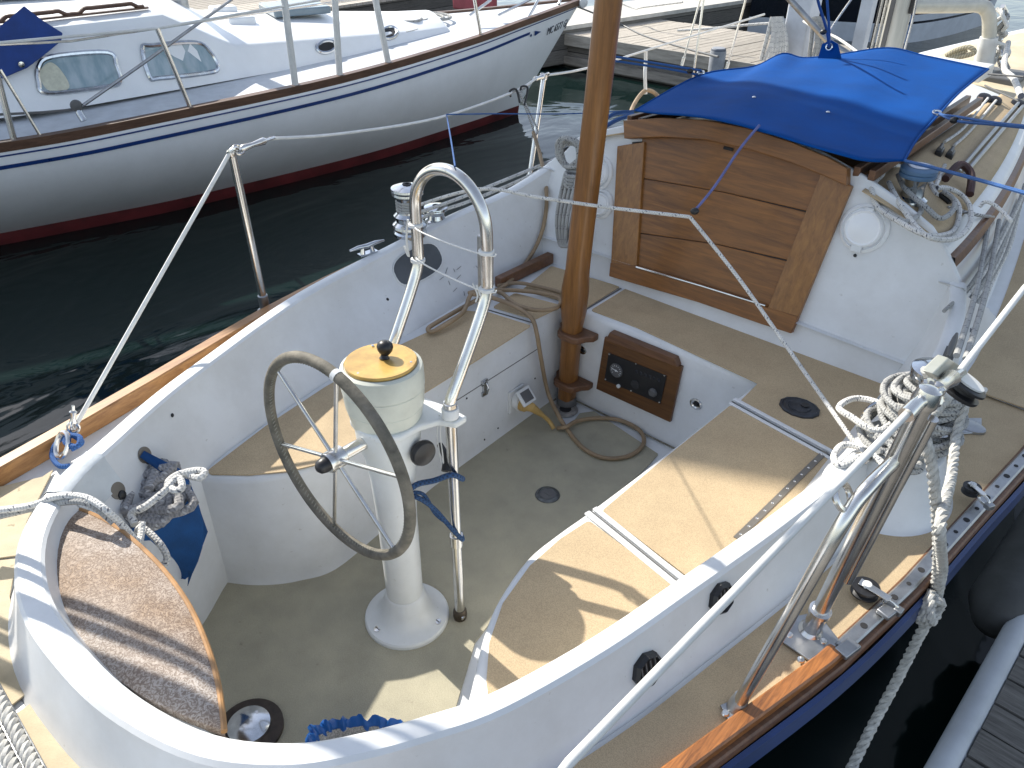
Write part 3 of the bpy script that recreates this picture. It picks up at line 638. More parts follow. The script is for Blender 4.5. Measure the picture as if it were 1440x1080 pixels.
# helm seat: domed, copper brown
hp = cr([P(u, v, z=0.60) for u, v in ((76, 713), (66, 762), (72, 820), (95, 880), (135, 930), (190, 972), (250, 1003), (315, 1028))], 5)
hf = cr([P(u, v, z=0.60) for u, v in ((76, 713), (112, 716), (165, 742), (220, 790), (262, 845), (290, 905), (307, 965), (315, 1028))], 5)
rows = []
for j in range(11):
    t = j/10; rows.append([a.lerp(b_, t)+Vector((0, 0, 0.012*math.sin(math.pi*t)*min(1, 6*(i/35)*(1-i/35)))) for i, (a, b_) in enumerate(zip(hp, hf))])
def hs_mat():
    m, t, p = newmat('copper brown worn seat'); L = t.links.new
    tc = N(t, 'ShaderNodeTexCoord')
    vo = N(t, 'ShaderNodeTexNoise'); vo.inputs['Scale'].default_value = 95; vo.inputs['Detail'].default_value = 3; vo.inputs['Distortion'].default_value = 2.5; L(tc.outputs['Object'], vo.inputs['Vector'])
    n1 = N(t, 'ShaderNodeTexNoise'); n1.inputs['Scale'].default_value = 5; n1.inputs['Detail'].default_value = 7; L(tc.outputs['Object'], n1.inputs['Vector'])
    r = N(t, 'ShaderNodeValToRGB'); L(n1.outputs[0], r.inputs[0]); r.color_ramp.elements[0].position = 0.38; r.color_ramp.elements[1].position = 0.66
    r.color_ramp.elements[0].color = (0.27, 0.185, 0.12, 1); r.color_ramp.elements[1].color = (0.42, 0.375, 0.335, 1)
    r2 = N(t, 'ShaderNodeValToRGB'); L(vo.outputs[0], r2.inputs[0]); r2.color_ramp.elements[0].position = 0.42; r2.color_ramp.elements[1].position = 0.6
    r2.color_ramp.elements[0].color = (0.55, 0.48, 0.43, 1); r2.color_ramp.elements[1].color = (1.15, 1.15, 1.15, 1)
    mu = N(t, 'ShaderNodeMixRGB', blend_type='MULTIPLY'); mu.inputs[0].default_value = 1; L(r.outputs[0], mu.inputs[1]); L(r2.outputs[0], mu.inputs[2]); L(mu.outputs[0], p.inputs['Base Color'])
    p.inputs['Roughness'].default_value = 0.6
    b = N(t, 'ShaderNodeBump'); b.inputs['Strength'].default_value = 0.8; b.inputs['Distance'].default_value = 0.002; L(vo.outputs[0], b.inputs['Height']); L(b.outputs[0], p.inputs['Normal'])
    return m
HS = hs_mat()
hs = B().grid(rows); hs.grid([hf, [p+Vector((0, 0, -0.012)) for p in hf], [p+Vector((0, -0.006, -0.028)) for p in hf]])
hs.grid([hp, [p+Vector((0, 0, -0.02)) for p in hp]])
hs.build('helm_seat', HS, boat, 'domed copper brown seat across the stern', ang=50)
B().tube([p+Vector((0, 0, -0.002)) for p in hf], 0.006, 8).build('seat_edging', pm('amber edging', (0.45, 0.24, 0.09), 0.4, var=0.2, vs=20), boat)
# ------------------------------------------------------------------ cabin
UPB = Vector((0, 0.3, 1)).normalized()
def topz(x): return 1.095-0.31*min(abs(x), 0.8)**2*1.1      # crown of the cabin top at the bulkhead
bl = [(-0.86, 0.40), (-0.86, 0.74), (-0.83, 0.80), (-0.755, 0.86)]+[(x, topz(x)) for x in (-0.70, -0.6, -0.45, -0.3, -0.15, 0, 0.15, 0.3, 0.45, 0.6, 0.70)]+[(0.765, 0.875), (0.835, 0.80), (0.86, 0.74), (0.86, 0.40)]
def onB(x, z, off=0.0):
    y = 1.50+0.3*(z-0.45); return Vector((x, y, z))+BN*off
poly = [onB(x, z) for x, z in bl]
B().prism([p-BN*0.03 for p in poly], BN*0.03).build('bulkhead', G, boat, smooth=False, bevel=0.008)
# cabin trunk: stations going forward (y offset, half width of top edge, half width at deck, height factor)
def cabst(y):
    t = (y-1.62)/2.9
    wt = lerp(0.755, 0.33, max(0, t)**1.6); wb = lerp(0.91, 0.44, max(0, t)**1.3); hz = lerp(0.875, 0.83, t); return wt, wb, hz
rows = []
for i in range(30):
    y = 1.60+2.2*i/29; wt, wb, hz = cabst(y); zd = sheer_at(y)[1]
    if i == 29: hz -= 0.05
    top = [(-1, 0)]
    r = [Vector((-wb, y, zd-0.01)), Vector((-wb+0.01, y, zd+0.012)), Vector((-wt-0.025, y, hz-0.03)), Vector((-wt-0.012, y, hz-0.008)), Vector((-wt, y, hz))]
    for k in range(1, 12):
        x = lerp(-wt, wt, k/12); r.append(Vector((x, y+0.08*0, hz+(topz(x*0.755/wt)-0.90)*(0.9-0.38*i/29)+0.025*math.sin(math.pi*k/12)*0)))
    r += [Vector((wt, y, hz)), Vector((wt+0.012, y, hz-0.008)), Vector((wt+0.025, y, hz-0.03)), Vector((wb-0.01, y, zd+0.012)), Vector((wb, y, zd-0.01))]
    rows.append([Vector((p.x, max(p.y, 1.50+0.3*(p.z-0.45)+0.003) if i < 4 else p.y, p.z)) for p in r])
front = [Vector((p.x*0.9, p.y+0.22*(1-abs(p.x)), min(p.z, sheer_at(p.y)[1]+0.02))) for p in rows[-1]]
rows.append(front)
cab = B().grid(rows); cab.build('cabin_trunk', G, boat, ang=40); cabv = cab.bvh()
# nonskid on the cabin top, right and left of the hatch rails
for s_ in (1, -1):
    rr = []
    for i in range(24):
        y = 1.63+2.1*i/23; wt, wb, hz = cabst(y); row = []
        for k in range(9):
            x = lerp(0.47*(1-0.25*i/23), wt-0.022, k/8)
            xx = x*0.755/wt; row.append(Vector((s_*x, y, hz+(topz(xx)-0.90)*(0.9-0.5*min(1, (y-1.6)/2.9))+0.006)))
        rr.append(row)
    B().grid(rr).build('cabin_nonskid', TAN, boat, smooth=True, solid=0.004)
# trim: dark teak strip under the white edge, starboard and port
for s_ in (1, -1):
    rr = []
    for i in range(26):
        y = 1.64+2.1*i/25; wt, wb, hz = cabst(y); rr.append([Vector((s_*(wt+0.018), y, hz-0.022)), Vector((s_*(wt+0.040), y, hz-0.026)), Vector((s_*(wt+0.048), y, hz-0.058)), Vector((s_*(wt+0.026), y, hz-0.056))])
    B().grid(rr, cu=True).build('cabin_trim', WOODD, boat)
# foredeck nonskid, bright in the sun
rr = []
for i in range(12):
    y = 4.12+2.1*i/11; b_, z_ = sheer_at(y); rr.append([Vector((lerp(-b_+0.1, b_-0.1, k/8), y, z_+0.034-0.032*abs(2*k/8-1)+0.006)) for k in range(9)])
B().grid(rr).build('foredeck_nonskid', CREAM, boat, solid=0.004)
# starboard wing where coaming runs into the cabin side
for s_ in (1, -1):
    rr = []
    for i in range(12):
        y = 1.585+0.42*i/11; t = i/11; zt = lerp(0.785, 0.56, t**0.8); wt, wb, hz = cabst(max(y, 1.62)); xi = 0.80-0.02*t if i == 0 else wt+0.03; xo = lerp(0.862, wb+0.01, t)
        rr.append([Vector((s_*0.78*(1 if i < 3 else wt/0.755), y, zt)), Vector((s_*(xo-0.006), y, zt)), Vector((s_*xo, y, zt-0.008)), Vector((s_*(xo+0.03), y, 0.53)), Vector((s_*(xo+0.04), y, 0.50))])
    B().grid(rr).build('coaming_wing', G, boat, ang=50)

# companionway: frame boards and three washboards, all lying on the raked bulkhead
def board(name, px, h, m, label=None, off=0.0, bevel=0.003):
    return B().prism([PB(u, v)+BN*off for u, v in px], BN*h).build(name, m, boat, label, smooth=False, bevel=bevel)
board('frame_post', [(872, 206), (910, 200), (898, 384), (862, 388)], 0.022, WOODZ, 'left upright board of the companionway')
board('frame_post', [(1160, 238), (1201, 262), (1116, 468), (1080, 440)], 0.022, WOODZ, 'right upright board of the companionway')
board('frame_sill', [(863, 369), (898, 373), (990, 400), (1084, 432), (1126, 444), (1116, 468), (1075, 455), (985, 424), (861, 388)], 0.026, WOODX)
arch_t = [(885, 171), (940, 167), (1000, 170), (1060, 182), (1120, 201), (1170, 222), (1197, 237)]
arch_b = [(1196, 262), (1165, 248), (1120, 230), (1060, 211), (1000, 198), (940, 194), (886, 196)]
board('arch_beam', arch_t+arch_b, 0.045, WOODX, 'curved top beam over the companionway', off=0.0)
board('board_backing', [(890, 200), (1000, 192), (1180, 255), (1100, 445), (990, 410), (885, 380)], 0.006, DARK, bevel=0)
board('washboard', [(905, 184), (1000, 188), (1060, 200), (1120, 218), (1172, 241), (1150, 300), (1020, 270.3), (903, 250.3)], 0.010, WOODX, 'top washboard of the companionway')
board('washboard', [(903, 251), (1020, 271), (1150, 302), (1120, 368), (1010, 343.3), (899, 327.3)], 0.010, WOODX, 'middle washboard of the companionway')
board('washboard', [(899, 328), (1010, 344), (1119, 370), (1090, 436), (990, 404), (895, 378)], 0.010, WOODX, 'bottom washboard of the companionway')
B().tube([PB(900, 375)+BN*0.029, PB(990, 401)+BN*0.029, PB(1081, 429)+BN*0.029], 0.004, 8).build('sill_strip', STEEL, boat)
for a, b_ in (((1020, 208), (1033, 211)), ((1137, 228), (1144, 231))):
    p, q = PB(*a)+BN*0.011, PB(*b_)+BN*0.011; B().tube([p, q], 0.006, 8).build('finger_slot', DARK, boat)
# hatch rails either side, disappearing under the blue cloth
for a, b_, wd in (((1205, 254), (1395, 100), 0.03), ((1232, 262), (1410, 112), 0.03)):
    p = P(*a, z=1.03); q = P(*b_, z=1.0)
    p = Vector((0.425 if wd and a[0] < 1220 else 0.475, 1.67, 1.03)); q = Vector((p.x-0.07, 3.1, 0.99))
    ax = (q-p).normalized(); ay = Vector((ax.y, -ax.x, 0)).normalized()
    B().box((p+q)/2, (q-p).length, 0.022, 0.035, (ax, ay, Vector((0, 0, 1)))).build('hatch_rail', WOODD, boat, bevel=0.003)
    p2 = Vector((-p.x, p.y, p.z)); q2 = Vector((-q.x, q.y, q.z)); ax = (q2-p2).normalized(); ay = Vector((ax.y, -ax.x, 0)).normalized()
    B().box((p2+q2)/2, (q2-p2).length, 0.022, 0.035, (ax, ay, Vector((0, 0, 1)))).build('hatch_rail', WOODD, boat, bevel=0.003)
hr = []
for i in range(9):
    y = 1.70+0.80*i/8; hr.append([Vector((x, y, 1.050-0.35*x*x)) for x in [-0.42+0.84*k/10 for k in range(11)]])
B().grid(hr).build('sliding_hatch', WOODX, boat, solid=0.02)

# round vents on the bulkhead
def vent(u, v, rpx, label=None, big=False):
    c = PB(u, v); r = rpx*S(c)
    b = B().lathe(c, BN, [(r, 0), (r, 0.006), (r*0.95, 0.010), (r*0.88, 0.016), (r*0.84, 0.008), (r*0.80, 0.007), (r*0.77, 0.018), (r*0.70, 0.024), (r*0.62, 0.021), (r*0.3, 0.027), (0.002, 0.029)], 40)
    o = b.build('bulkhead_vent', VENTW, boat, label, ang=30); return c, r
c, r = vent(1216, 321, 34, 'large round white vent right of the companionway')
B().box(c+UPB*(-r*0.86)+BN*0.016, 0.035, 0.012, 0.022, (Vector((1, 0, 0)), BN, UPB)).build('vent_clip', WHITEP, boat, bevel=0.002); b = B().box(c+UPB*(r*0.74)+BN*0.014, 0.028, 0.012, 0.018, (Vector((1, 0, 0)), BN, UPB)); b.build('vent_clip', WHITEP, boat, bevel=0.002)
B().lathe(c+UPB*(-r*1.16), BN, [(0.006, 0), (0.005, 0.004)], 12).build('vent_screw', BLACK, boat)
vent(842, 243, 24, 'upper round white vent left of the companionway'); vent(846, 287, 20, 'lower round white vent left of the companionway')

# instrument panel on the bridge deck face (plane y = 1.232)
F0 = (0, 1.232, 0); FN = Vector((0, -1, 0))
def PF(u, v, off=0): return PP(u, v, Vector(F0)+FN*off, FN)
def fboard(name, px, h, m, off=0.0, bevel=0.003, lab=None): return B().prism([PF(u, v)+FN*off for u, v in px], FN*h).build(name, m, boat, lab, smooth=False, bevel=bevel)
fboard('panel_frame', [(853, 472), (962, 514), (945, 592), (841, 545)], 0.014, WOODF)
fboard('panel_hood', [(858, 474), (864, 463), (955, 500), (959, 512)], 0.030, WOODD)
fboard('panel_face', [(859.5, 494), (941, 526), (932, 565), (853.5, 532)], 0.003, BLACK, off=0.0142, bevel=0)
def face(u, v, off): return PF(u, v, 0)+FN*off
gz = face(871, 518, 0.0175); rr_ = 10.5*S(gz)
B().lathe(gz, FN, [(rr_, 0), (rr_, 0.006), (rr_*0.88, 0.007), (rr_*0.86, 0.004), (0.001, 0.004)], 32).build('gauge', GREYP, boat)
gb = []
for k in range(11):
    a = math.radians(-130+26*k); d_ = Vector((math.sin(a), 0, math.cos(a))); gb.append(B().tube([gz+FN*0.0046+d_*rr_*0.62, gz+FN*0.0046+d_*rr_*0.8], 0.0011, 4).build('gauge_tick', WHITEP, boat, smooth=False))
B().tube([gz+FN*0.006+Vector((-rr_*0.7, 0, 0.004)), gz+FN*0.006+Vector((rr_*0.35, 0, -0.001))], 0.0014, 5).build('gauge_needle', WHITEP, boat)
B().lathe(gz+FN*0.005, FN, [(0.004, 0), (0.003, 0.003)], 12).build('gauge_hub', WHITEP, boat)
for u, v in ((860.5, 495.5), (898, 509), (938, 525.5), (855, 531), (891, 547), (930.5, 563)):
    B().lathe(face(u, v, 0.0175), FN, [(0.004, 0), (0.003, 0.002), (0.001, 0.0025)], 10).build('panel_screw', STEEL, boat)
B().lathe(face(874, 540, 0.0175), FN, [(0.008, 0), (0.008, 0.006), (0.005, 0.009)], 16).build('push_button', WHITEP, boat)
B().lathe(face(922, 549, 0.0175), FN, [(0.018, 0), (0.018, 0.004), (0.012, 0.012), (0.011, 0.012)], 24).build('key_switch', GREYP, boat)
B().lathe(face(897, 538, 0.0175), FN, [(0.019, 0), (0.019, 0.002), (0.015, 0.003)], 24).build('blank_cap', pm('soft black', (0.03, 0.03, 0.032), 0.6), boat)
for k in range(6):
    p = face(899+k*6.2, 520+k*2.4, 0.0175); B().box(p, 0.011, 0.002, 0.013, (Vector((1, 0, 0)), FN, Vector((0, 0, 1)))).build('warning_light', pm('smoked lens', (0.03, 0.032, 0.04), 0.25) if 'SMK' not in globals() else SMK, boat, bevel=0.001)
# fittings on the same face
for u, v, r in ((979, 568, 0.022), (819, 492, 0.018)):
    p = face(u, v, 0); B().lathe(p, FN, [(r, 0), (r, 0.003), (r*0.75, 0.005), (r*0.5, 0.002), (r*0.48, -0.001)], 24, sx=1.15).build('pump_socket', CHROME, boat)
    B().lathe(p+FN*0.002, FN, [(r*0.42, 0), (r*0.42, 0.002)], 16).build('socket_hole', DARK, boat)

# ------------------------------------------------------------------ steering pedestal and wheel (bolted to the boat)
PED = gelcoat('white pedestal paint', (0.74, 0.76, 0.75), (0.34, 0.30, 0.2), 0.5)
BOWL = pm('yellowing white bowl', (0.66, 0.67, 0.58), 0.38, var=0.1, vs=9)
B().lathe((0, 0, 0.002), (0, 0, 1), [(0.124, 0), (0.124, 0.010), (0.120, 0.016), (0.098, 0.022), (0.080, 0.036), (0.066, 0.062), (0.0585, 0.10), (0.056, 0.104), (0.0555, 0.105), (0.0525, 0.108), (0.054, 0.40), (0.060, 0.55), (0.068, 0.62), (0.080, 0.665), (0.082, 0.70), (0.082, 0.725)], 48).build('steering_pedestal', PED, boat, ang=32)
for a in (20, 140, 262):
    p = Vector((0.101*math.cos(rad(a)), 0.101*math.sin(rad(a)), 0.020))
    B().lathe(p, (0, 0, 1), [(0.011, 0), (0.011, 0.004), (0.007, 0.005)], 14).build('flange_bolt', STEEL, boat)
    B().box(p+Vector((0, 0, 0.0055)), 0.016, 0.002, 0.002).build('bolt_slot', BLACK, boat)
BC = Vector((0, 0.0, 0.0)); rb = 0.099
top = P(535, 506, z=0.885); BX = Vector((top.x, top.y, 0))
b = B().lathe(Vector((BX.x*0.55, BX.y*0.55, 0.715)), (BX.x*0.3, BX.y*0.3, 0.17), [(0.082, 0), (0.086, 0.004), (0.095, 0.05), (0.0940, 0.052), (0.0965, 0.055), (0.1, 0.10), (0.0985, 0.102), (0.1012, 0.105), (0.1005, 0.15), (0.098, 0.158), (0.090, 0.163), (0.088, 0.161)], 56)
b.build('compass_bowl', BOWL, boat, ang=25)
ba = Vector((BX.x*0.3, BX.y*0.3, 0.17)).normalized(); bc = Vector((BX.x*0.55, BX.y*0.55, 0.715))+ba*0.163
B().lathe(bc, ba, [(0.0865, 0), (0.0865, 0.006), (0.085, 0.008), (0.001, 0.008)], 56).build('bowl_lid', BRASS, boat, ang=25)
for a in (35, 155, 275):
    d_ = Vector((math.cos(rad(a)), math.sin(rad(a)), 0)); B().lathe(bc+ba*0.008+d_*0.074, ba, [(0.004, 0), (0.003, 0.0015)], 10).build('lid_screw', STEEL, boat)
kb = bc+ba*0.008+Vector((0.0, 0.012, 0)); kd = (ba+Vector((-0.1, 0.25, 0))).normalized()
B().lathe(kb, kd, [(0.013, 0), (0.010, 0.004), (0.009, 0.008), (0.013, 0.012), (0.018, 0.019), (0.020, 0.028), (0.0175, 0.037), (0.010, 0.043), (0.001, 0.045)], 28).build('lid_knob', BLACK, boat)
# head casting reaching forward to the guard
hc = [Vector((x, y, 0.712)) for x, y in [(-0.085, -0.03), (-0.06, -0.07), (0, -0.085), (0.06, -0.07), (0.085, -0.03), (0.088, 0.03), (0.105, 0.075), (0.145, 0.095), (0.145, 0.135), (0.09, 0.135), (0, 0.12), (-0.09, 0.135), (-0.145, 0.135), (-0.145, 0.095), (-0.105, 0.075), (-0.088, 0.03)]]
B().prism(hc, (0, 0, 0.020)).build('pedestal_head', PED, boat, bevel=0.006)
B().prism([Vector((x, y, 0.60)) for x, y in ((-0.03, 0.03), (0.03, 0.03), (0.03, 0.062), (-0.03, 0.062))], (0, 0, 0.115)).build('head_web', PED, boat, bevel=0.006)
# control knob on the starboard side and a lever behind it
kp = Vector((0.058, 0.0, 0.56)); kx = P(598, 638, x=0.105)
B().tube([Vector((0.045, kx.y, kx.z+0.006)), Vector((0.085, kx.y, kx.z))], 0.011, 14).build('knob_shaft', CHROME, boat)
B().lathe(Vector((0.082, kx.y, kx.z)), (1, -0.15, 0.05), [(0.012, 0), (0.028, 0.004), (0.034, 0.012), (0.0345, 0.020), (0.031, 0.028), (0.018, 0.033), (0.001, 0.034)], 28).build('control_knob', BLACK, boat)
lp = P(622, 655, x=0.10)
B().tube([Vector((0.05, lp.y+0.04, lp.z+0.02)), lp+Vector((0, 0.02, 0.01)), lp+Vector((0.015, 0, -0.01))], [0.008, 0.012, 0.014], 12).build('control_lever', BLACK, boat)
# wheel
WC = Vector((0, -0.164, 0.696)); RW = 0.2625; PHI = 0.2021
wn_ = Vector((0, -1, 0))
def wp(a, r=RW): return WC+Vector((math.sin(a)*r, 0, math.cos(a)*r))
B().tube([wp(2*math.pi*k/96) for k in range(96)], 0.0135, 14, closed=True).build('wheel_rim', LEATHER, boat, 'grey green leather wrapped wheel rim with inner stitching')
st = B()
for k in range(150):
    a = 2*math.pi*k/150; c1 = wp(a, RW-0.0125)+wn_*0.007; c2 = wp(a+0.02, RW-0.0128)+wn_*-0.001
    st.tube([c1, c2], 0.0017, 4)
o = st.build('rim_stitching', pm('grey stitching', (0.26, 0.25, 0.2), 0.8), boat); o['kind'] = 'stuff'
for k in range(6):
    a = PHI+k*math.pi/3; B().tube([wp(a, 0.022)+wn_*0.0, wp(a, RW-0.008)], 0.0052, 10).build('wheel_spoke', STEEL, boat)
B().lathe(WC-wn_*0.022, wn_, [(0.024, 0), (0.026, 0.002), (0.026, 0.044), (0.024, 0.047), (0.018, 0.048)], 32).build('wheel_hub', STEEL, boat)
B().lathe(WC+wn_*0.024, wn_, [(0.019, 0), (0.019, 0.010), (0.016, 0.022), (0.008, 0.029), (0.001, 0.031)], 24).build('hub_cap', BLACK, boat)
B().tube([WC-wn_*0.02, Vector((0, -0.05, 0.693))], 0.0165, 20).build('wheel_shaft', STEEL, boat)
B().lathe(Vector((0, -0.045, 0.693)), (0, -1, 0), [(0.035, -0.03), (0.034, 0.012), (0.027, 0.02), (0.018, 0.022)], 28).build('shaft_boss', PED, boat)
B().tube([wp(PHI-0.025), wp(PHI), wp(PHI+0.025)], 0.0145, 12).build('king_spoke_mark', WHITEP, boat)
# guard
gh = 0.12
left = [(-gh, 0.102, 0.004), (-gh, 0.102, 0.745), (-gh, 0.110, 0.79), (-gh, 0.205, 0.95), (-gh, 0.236, 1.02), (-gh, 0.24, 1.06), (-gh, 0.24, 1.17)]
arc = [(-gh*math.cos(a), 0.24, 1.17+gh*1.02*math.sin(a)) for a in [math.pi*k/10 for k in range(1, 10)]]
right = [(-x, y, z) for x, y, z in reversed(left)]
gp = cr([(-gh, 0.102, 0.762), (-gh, 0.108, 0.79), (-gh, 0.150, 0.86), (-gh, 0.205, 0.955), (-gh, 0.236, 1.02), (-gh, 0.24, 1.07), (-gh, 0.24, 1.165)]+arc+[(gh, 0.24, 1.165), (gh, 0.24, 1.07), (gh, 0.236, 1.02), (gh, 0.205, 0.955), (gh, 0.150, 0.86), (gh, 0.108, 0.79), (gh, 0.102, 0.762)], 5)
B().tube(gp, 0.0145, 18).build('pedestal_guard', STEEL, boat, 'bent stainless guard hoop ahead of the steering pedestal')
for s_ in (-1, 1):
    B().tube([(s_*gh, 0.102, 0.02), (s_*gh, 0.102, 0.765)], 0.0145, 18).build('guard_leg', STEEL, boat)
    B().lathe((s_*gh, 0.102, 0.735), (0, 0, 1), [(0.016, 0), (0.021, 0.001), (0.022, 0.024), (0.020, 0.028), (0.016, 0.029)], 24).build('guard_collar', WHITEP, boat)
    B().lathe((s_*gh, 0.102, 0.765), (0, 0, 1), [(0.0155, 0), (0.0175, 0.001), (0.0175, 0.012), (0.0155, 0.013)], 24).build('guard_ferrule', STEEL, boat)
    B().lathe((s_*gh, 0.102, 0.30), (0, 0, 1), [(0.015, 0), (0.0185, 0.001), (0.0185, 0.036), (0.015, 0.037)], 24).build('guard_sleeve', STEEL, boat)
    B().lathe((s_*gh, 0.102, 0.002), (0, 0, 1), [(0.019, 0), (0.021, 0.012), (0.020, 0.03), (0.016, 0.036)], 24).build('guard_foot', pm('dark bronze foot', (0.10, 0.08, 0.06), 0.4, 0.7), boat)
B().tube([(gh+0.018, 0.09, 0.02), (gh+0.018, 0.102, 0.02), (gh-0.02, 0.102, 0.02)], 0.006, 8).build('foot_bolt', STEEL, boat)
# clamps where the white cords are tied
for s_ in (-1, 1):
    for z in (1.03, 1.125):
        B().lathe((s_*gh, 0.238, z), (0, 0, 1), [(0.0158, 0), (0.0185, 0.001), (0.0185, 0.008), (0.0158, 0.009)], 20).build('guard_tie', WHITEP, boat)
B().box((gh-0.026, 0.245, 1.09), 0.012, 0.01, 0.14).build('guard_bracket', ALU, boat, bevel=0.002)
for z1, z2 in ((1.128, 1.128), (1.045, 1.035)):
    rope('guard_string', [(-gh-0.02, 0.25, z1+0.01), (-gh+0.02, 0.222, z1), (0, 0.220, (z1+z2)/2-0.003), (gh-0.01, 0.222, z2), (gh+0.02, 0.24, z2-0.004), (gh+0.01, 0.26, z2-0.01)], 0.0021, WIRE, parent=boat, n=6)
for u0 in (0, 1):
    rope('guard_string', [(gh-0.03+u0*0.012, 0.222, 1.045), (gh-0.015+u0*0.01, 0.222, 1.02), (gh-0.02+u0*0.02, 0.220, 1.0)], 0.0026, WIRE, parent=boat, n=6)
rope('guard_string', [(-gh-0.018, 0.23, 1.14), (-gh-0.020, 0.222, 1.09), (-gh-0.016, 0.222, 1.045), (-gh-0.028, 0.22, 1.07)], 0.0026, WIRE, parent=boat, n=6)

# ------------------------------------------------------------------ shore power inlet on the locker face
ip, inn = onlocker(724, 560, 0.0); iy = Vector((0, 1, 0)); iz = Vector((0, 0, 1))
B().box(ip+inn*0.006, 0.012, 0.085, 0.10, (inn, iy, iz)).build('inlet_plate', WHITEP, boat, bevel=0.004)
B().lathe(ip+inn*0.012, inn, [(0.036, 0), (0.036, 0.012), (0.030, 0.022), (0.028, 0.022)], 28).build('inlet_ring', WHITEP, boat)
lidn = (inn+iz*0.9).normalized()
B().box(ip+inn*0.055+iz*0.032, 0.010, 0.072, 0.066, (lidn, iy, lidn.cross(iy))).build('inlet_lid', WHITEP, boat, bevel=0.004)
B().box(ip+inn*0.055+iz*0.032+lidn*0.006, 0.003, 0.048, 0.044, (lidn, iy, lidn.cross(iy))).build('inlet_lid_gasket', GREYP, boat)

# ------------------------------------------------------------------ winches, cleats, stanchions
def winch(c, r, h, m=CHROME, name='winch', lab=None, ax=(0, 0, 1), top=True):
    c = Vector(c)
    prof = [(r*1.0, 0), (r*1.0, h*0.06), (r*0.92, h*0.10), (r*1.05, h*0.17), (r*1.02, h*0.22), (r*0.80, h*0.28), (r*0.78, h*0.36), (r*0.92, h*0.40), (r*0.72, h*0.46), (r*0.64, h*0.62), (r*0.72, h*0.76), (r*0.95, h*0.82), (r*0.93, h*0.86), (r*0.75, h*0.87), (r*0.98, h*0.90), (r*0.96, h*0.94), (r*0.6, h*0.98), (r*0.3, h)]
    o = B().lathe(c, ax, prof, 36).build(name, m, boat, lab, ang=28)
    B().lathe(c+Vector(ax)*h, ax, [(r*0.28, 0), (r*0.28, h*0.015), (r*0.14, h*0.015), (r*0.13, -h*0.02)], 8).build('winch_socket', DARK, boat)
    return o
wc = P(575, 338, z=0.655); wc = Vector((-0.955, 0.93, 0.652))
winch(wc, 0.064, 0.20, lab='tall chrome winch on the port coaming')
winch(Vector((-0.975, 1.09, 0.62)), 0.05, 0.10, lab='short chrome winch behind the tall port one')
B().lathe(Vector((-0.985, 1.0, 0.5)), (0, 0, 1), [(0.10, 0), (0.085, 0.06), (0.075, 0.12), (0.07, 0.150), (0.066, 0.153), (0.001, 0.154)], 40, sx=1.0).build('winch_pad', G, boat)
def cleat(c, d, L=0.13, m=CHROME, lab=None, up=(0, 0, 1)):
    c = Vector(c); d = Vector(d).normalized(); up = Vector(up)
    s = d.cross(up)
    b = B().tube([c+d*(-L/2)+up*0.032, c+d*(-L/4)+up*0.034, c+up*0.030, c+d*(L/4)+up*0.034, c+d*(L/2)+up*0.032], [0.004, 0.008, 0.010, 0.008, 0.004], 10)
    for k in (-1, 1): b.tube([c+d*k*0.022, c+d*k*0.018+up*0.03], [0.011, 0.007], 10)
    b.box(c+up*0.003, 0.075, 0.028, 0.006, (d, s, up))
    return b.build('cleat', m, boat, lab)
cleat((-0.935, 0.70, 0.652), (0.12, 1, 0), 0.15, lab='chrome horn cleat on the port coaming aft of the winch')
# starboard winch pod + winch
B().lathe(Vector((0.965, 0.86, 0.5)), (0, 0, 1), [(0.185, 0), (0.172, 0.012), (0.15, 0.06), (0.125, 0.13), (0.118, 0.152), (0.110, 0.156), (0.001, 0.157)], 48, sx=0.86).build('winch_pad', G, boat)
WS = Vector((0.975, 0.92, 0.656))
winch(WS, 0.060, 0.21, lab='starboard winch wrapped in grey rope')
cleat((0.86, 0.93, 0.66), (0.1, 1, 0), 0.12)
cleat((0.925, 1.30, 0.705), (-0.15, 1, 0), 0.15, GREYP, 'grey cleat on the starboard coaming beside the bulkhead')
B().prism([P(u, v, z=0.502) for u, v in ((1345, 590), (1380, 590), (1380, 610), (1355, 612), (1335, 604))], (0, 0, 0.008)).build('padeye_plate', ALU, boat, bevel=0.004)
c_ = P(1362, 601, z=0.503)
B().lathe(c_, (0, 0, 1), [(0.03, 0), (0.03, 0.008), (0.024, 0.010)], 24, sx=1.5).build('deck_fairlead', ALU, boat)
# port stanchions
def stan(base, top, r=0.0125, lab=None):
    base = Vector(base); top = Vector(top); d = (top-base).normalized()
    B().tube([base, top], r, 14).build('stanchion', STEEL, boat, lab)
    B().lathe(base, d, [(r*2.2, 0), (r*2.2, 0.006), (r*1.35, 0.012), (r*1.3, 0.07), (r*1.0, 0.074)], 20).build('stanchion_base', ALU, boat)
    B().lathe(top, d, [(r*1.05, -0.012), (r*1.15, -0.010), (r*1.15, 0.004), (r*0.6, 0.010)], 16).build('stanchion_cap', STEEL, boat)
PT = P(326, 214, x=-1.025); stan(P(374, 438, z=0.505), PT, 0.0135, 'port stanchion beside the cockpit')
PT2 = P(765, 107, x=-1.245); PB2 = Vector((-1.20, PT2.y-0.16, 0.51)); stan(PB2, PT2, 0.0125, 'forward port stanchion near the cabin')
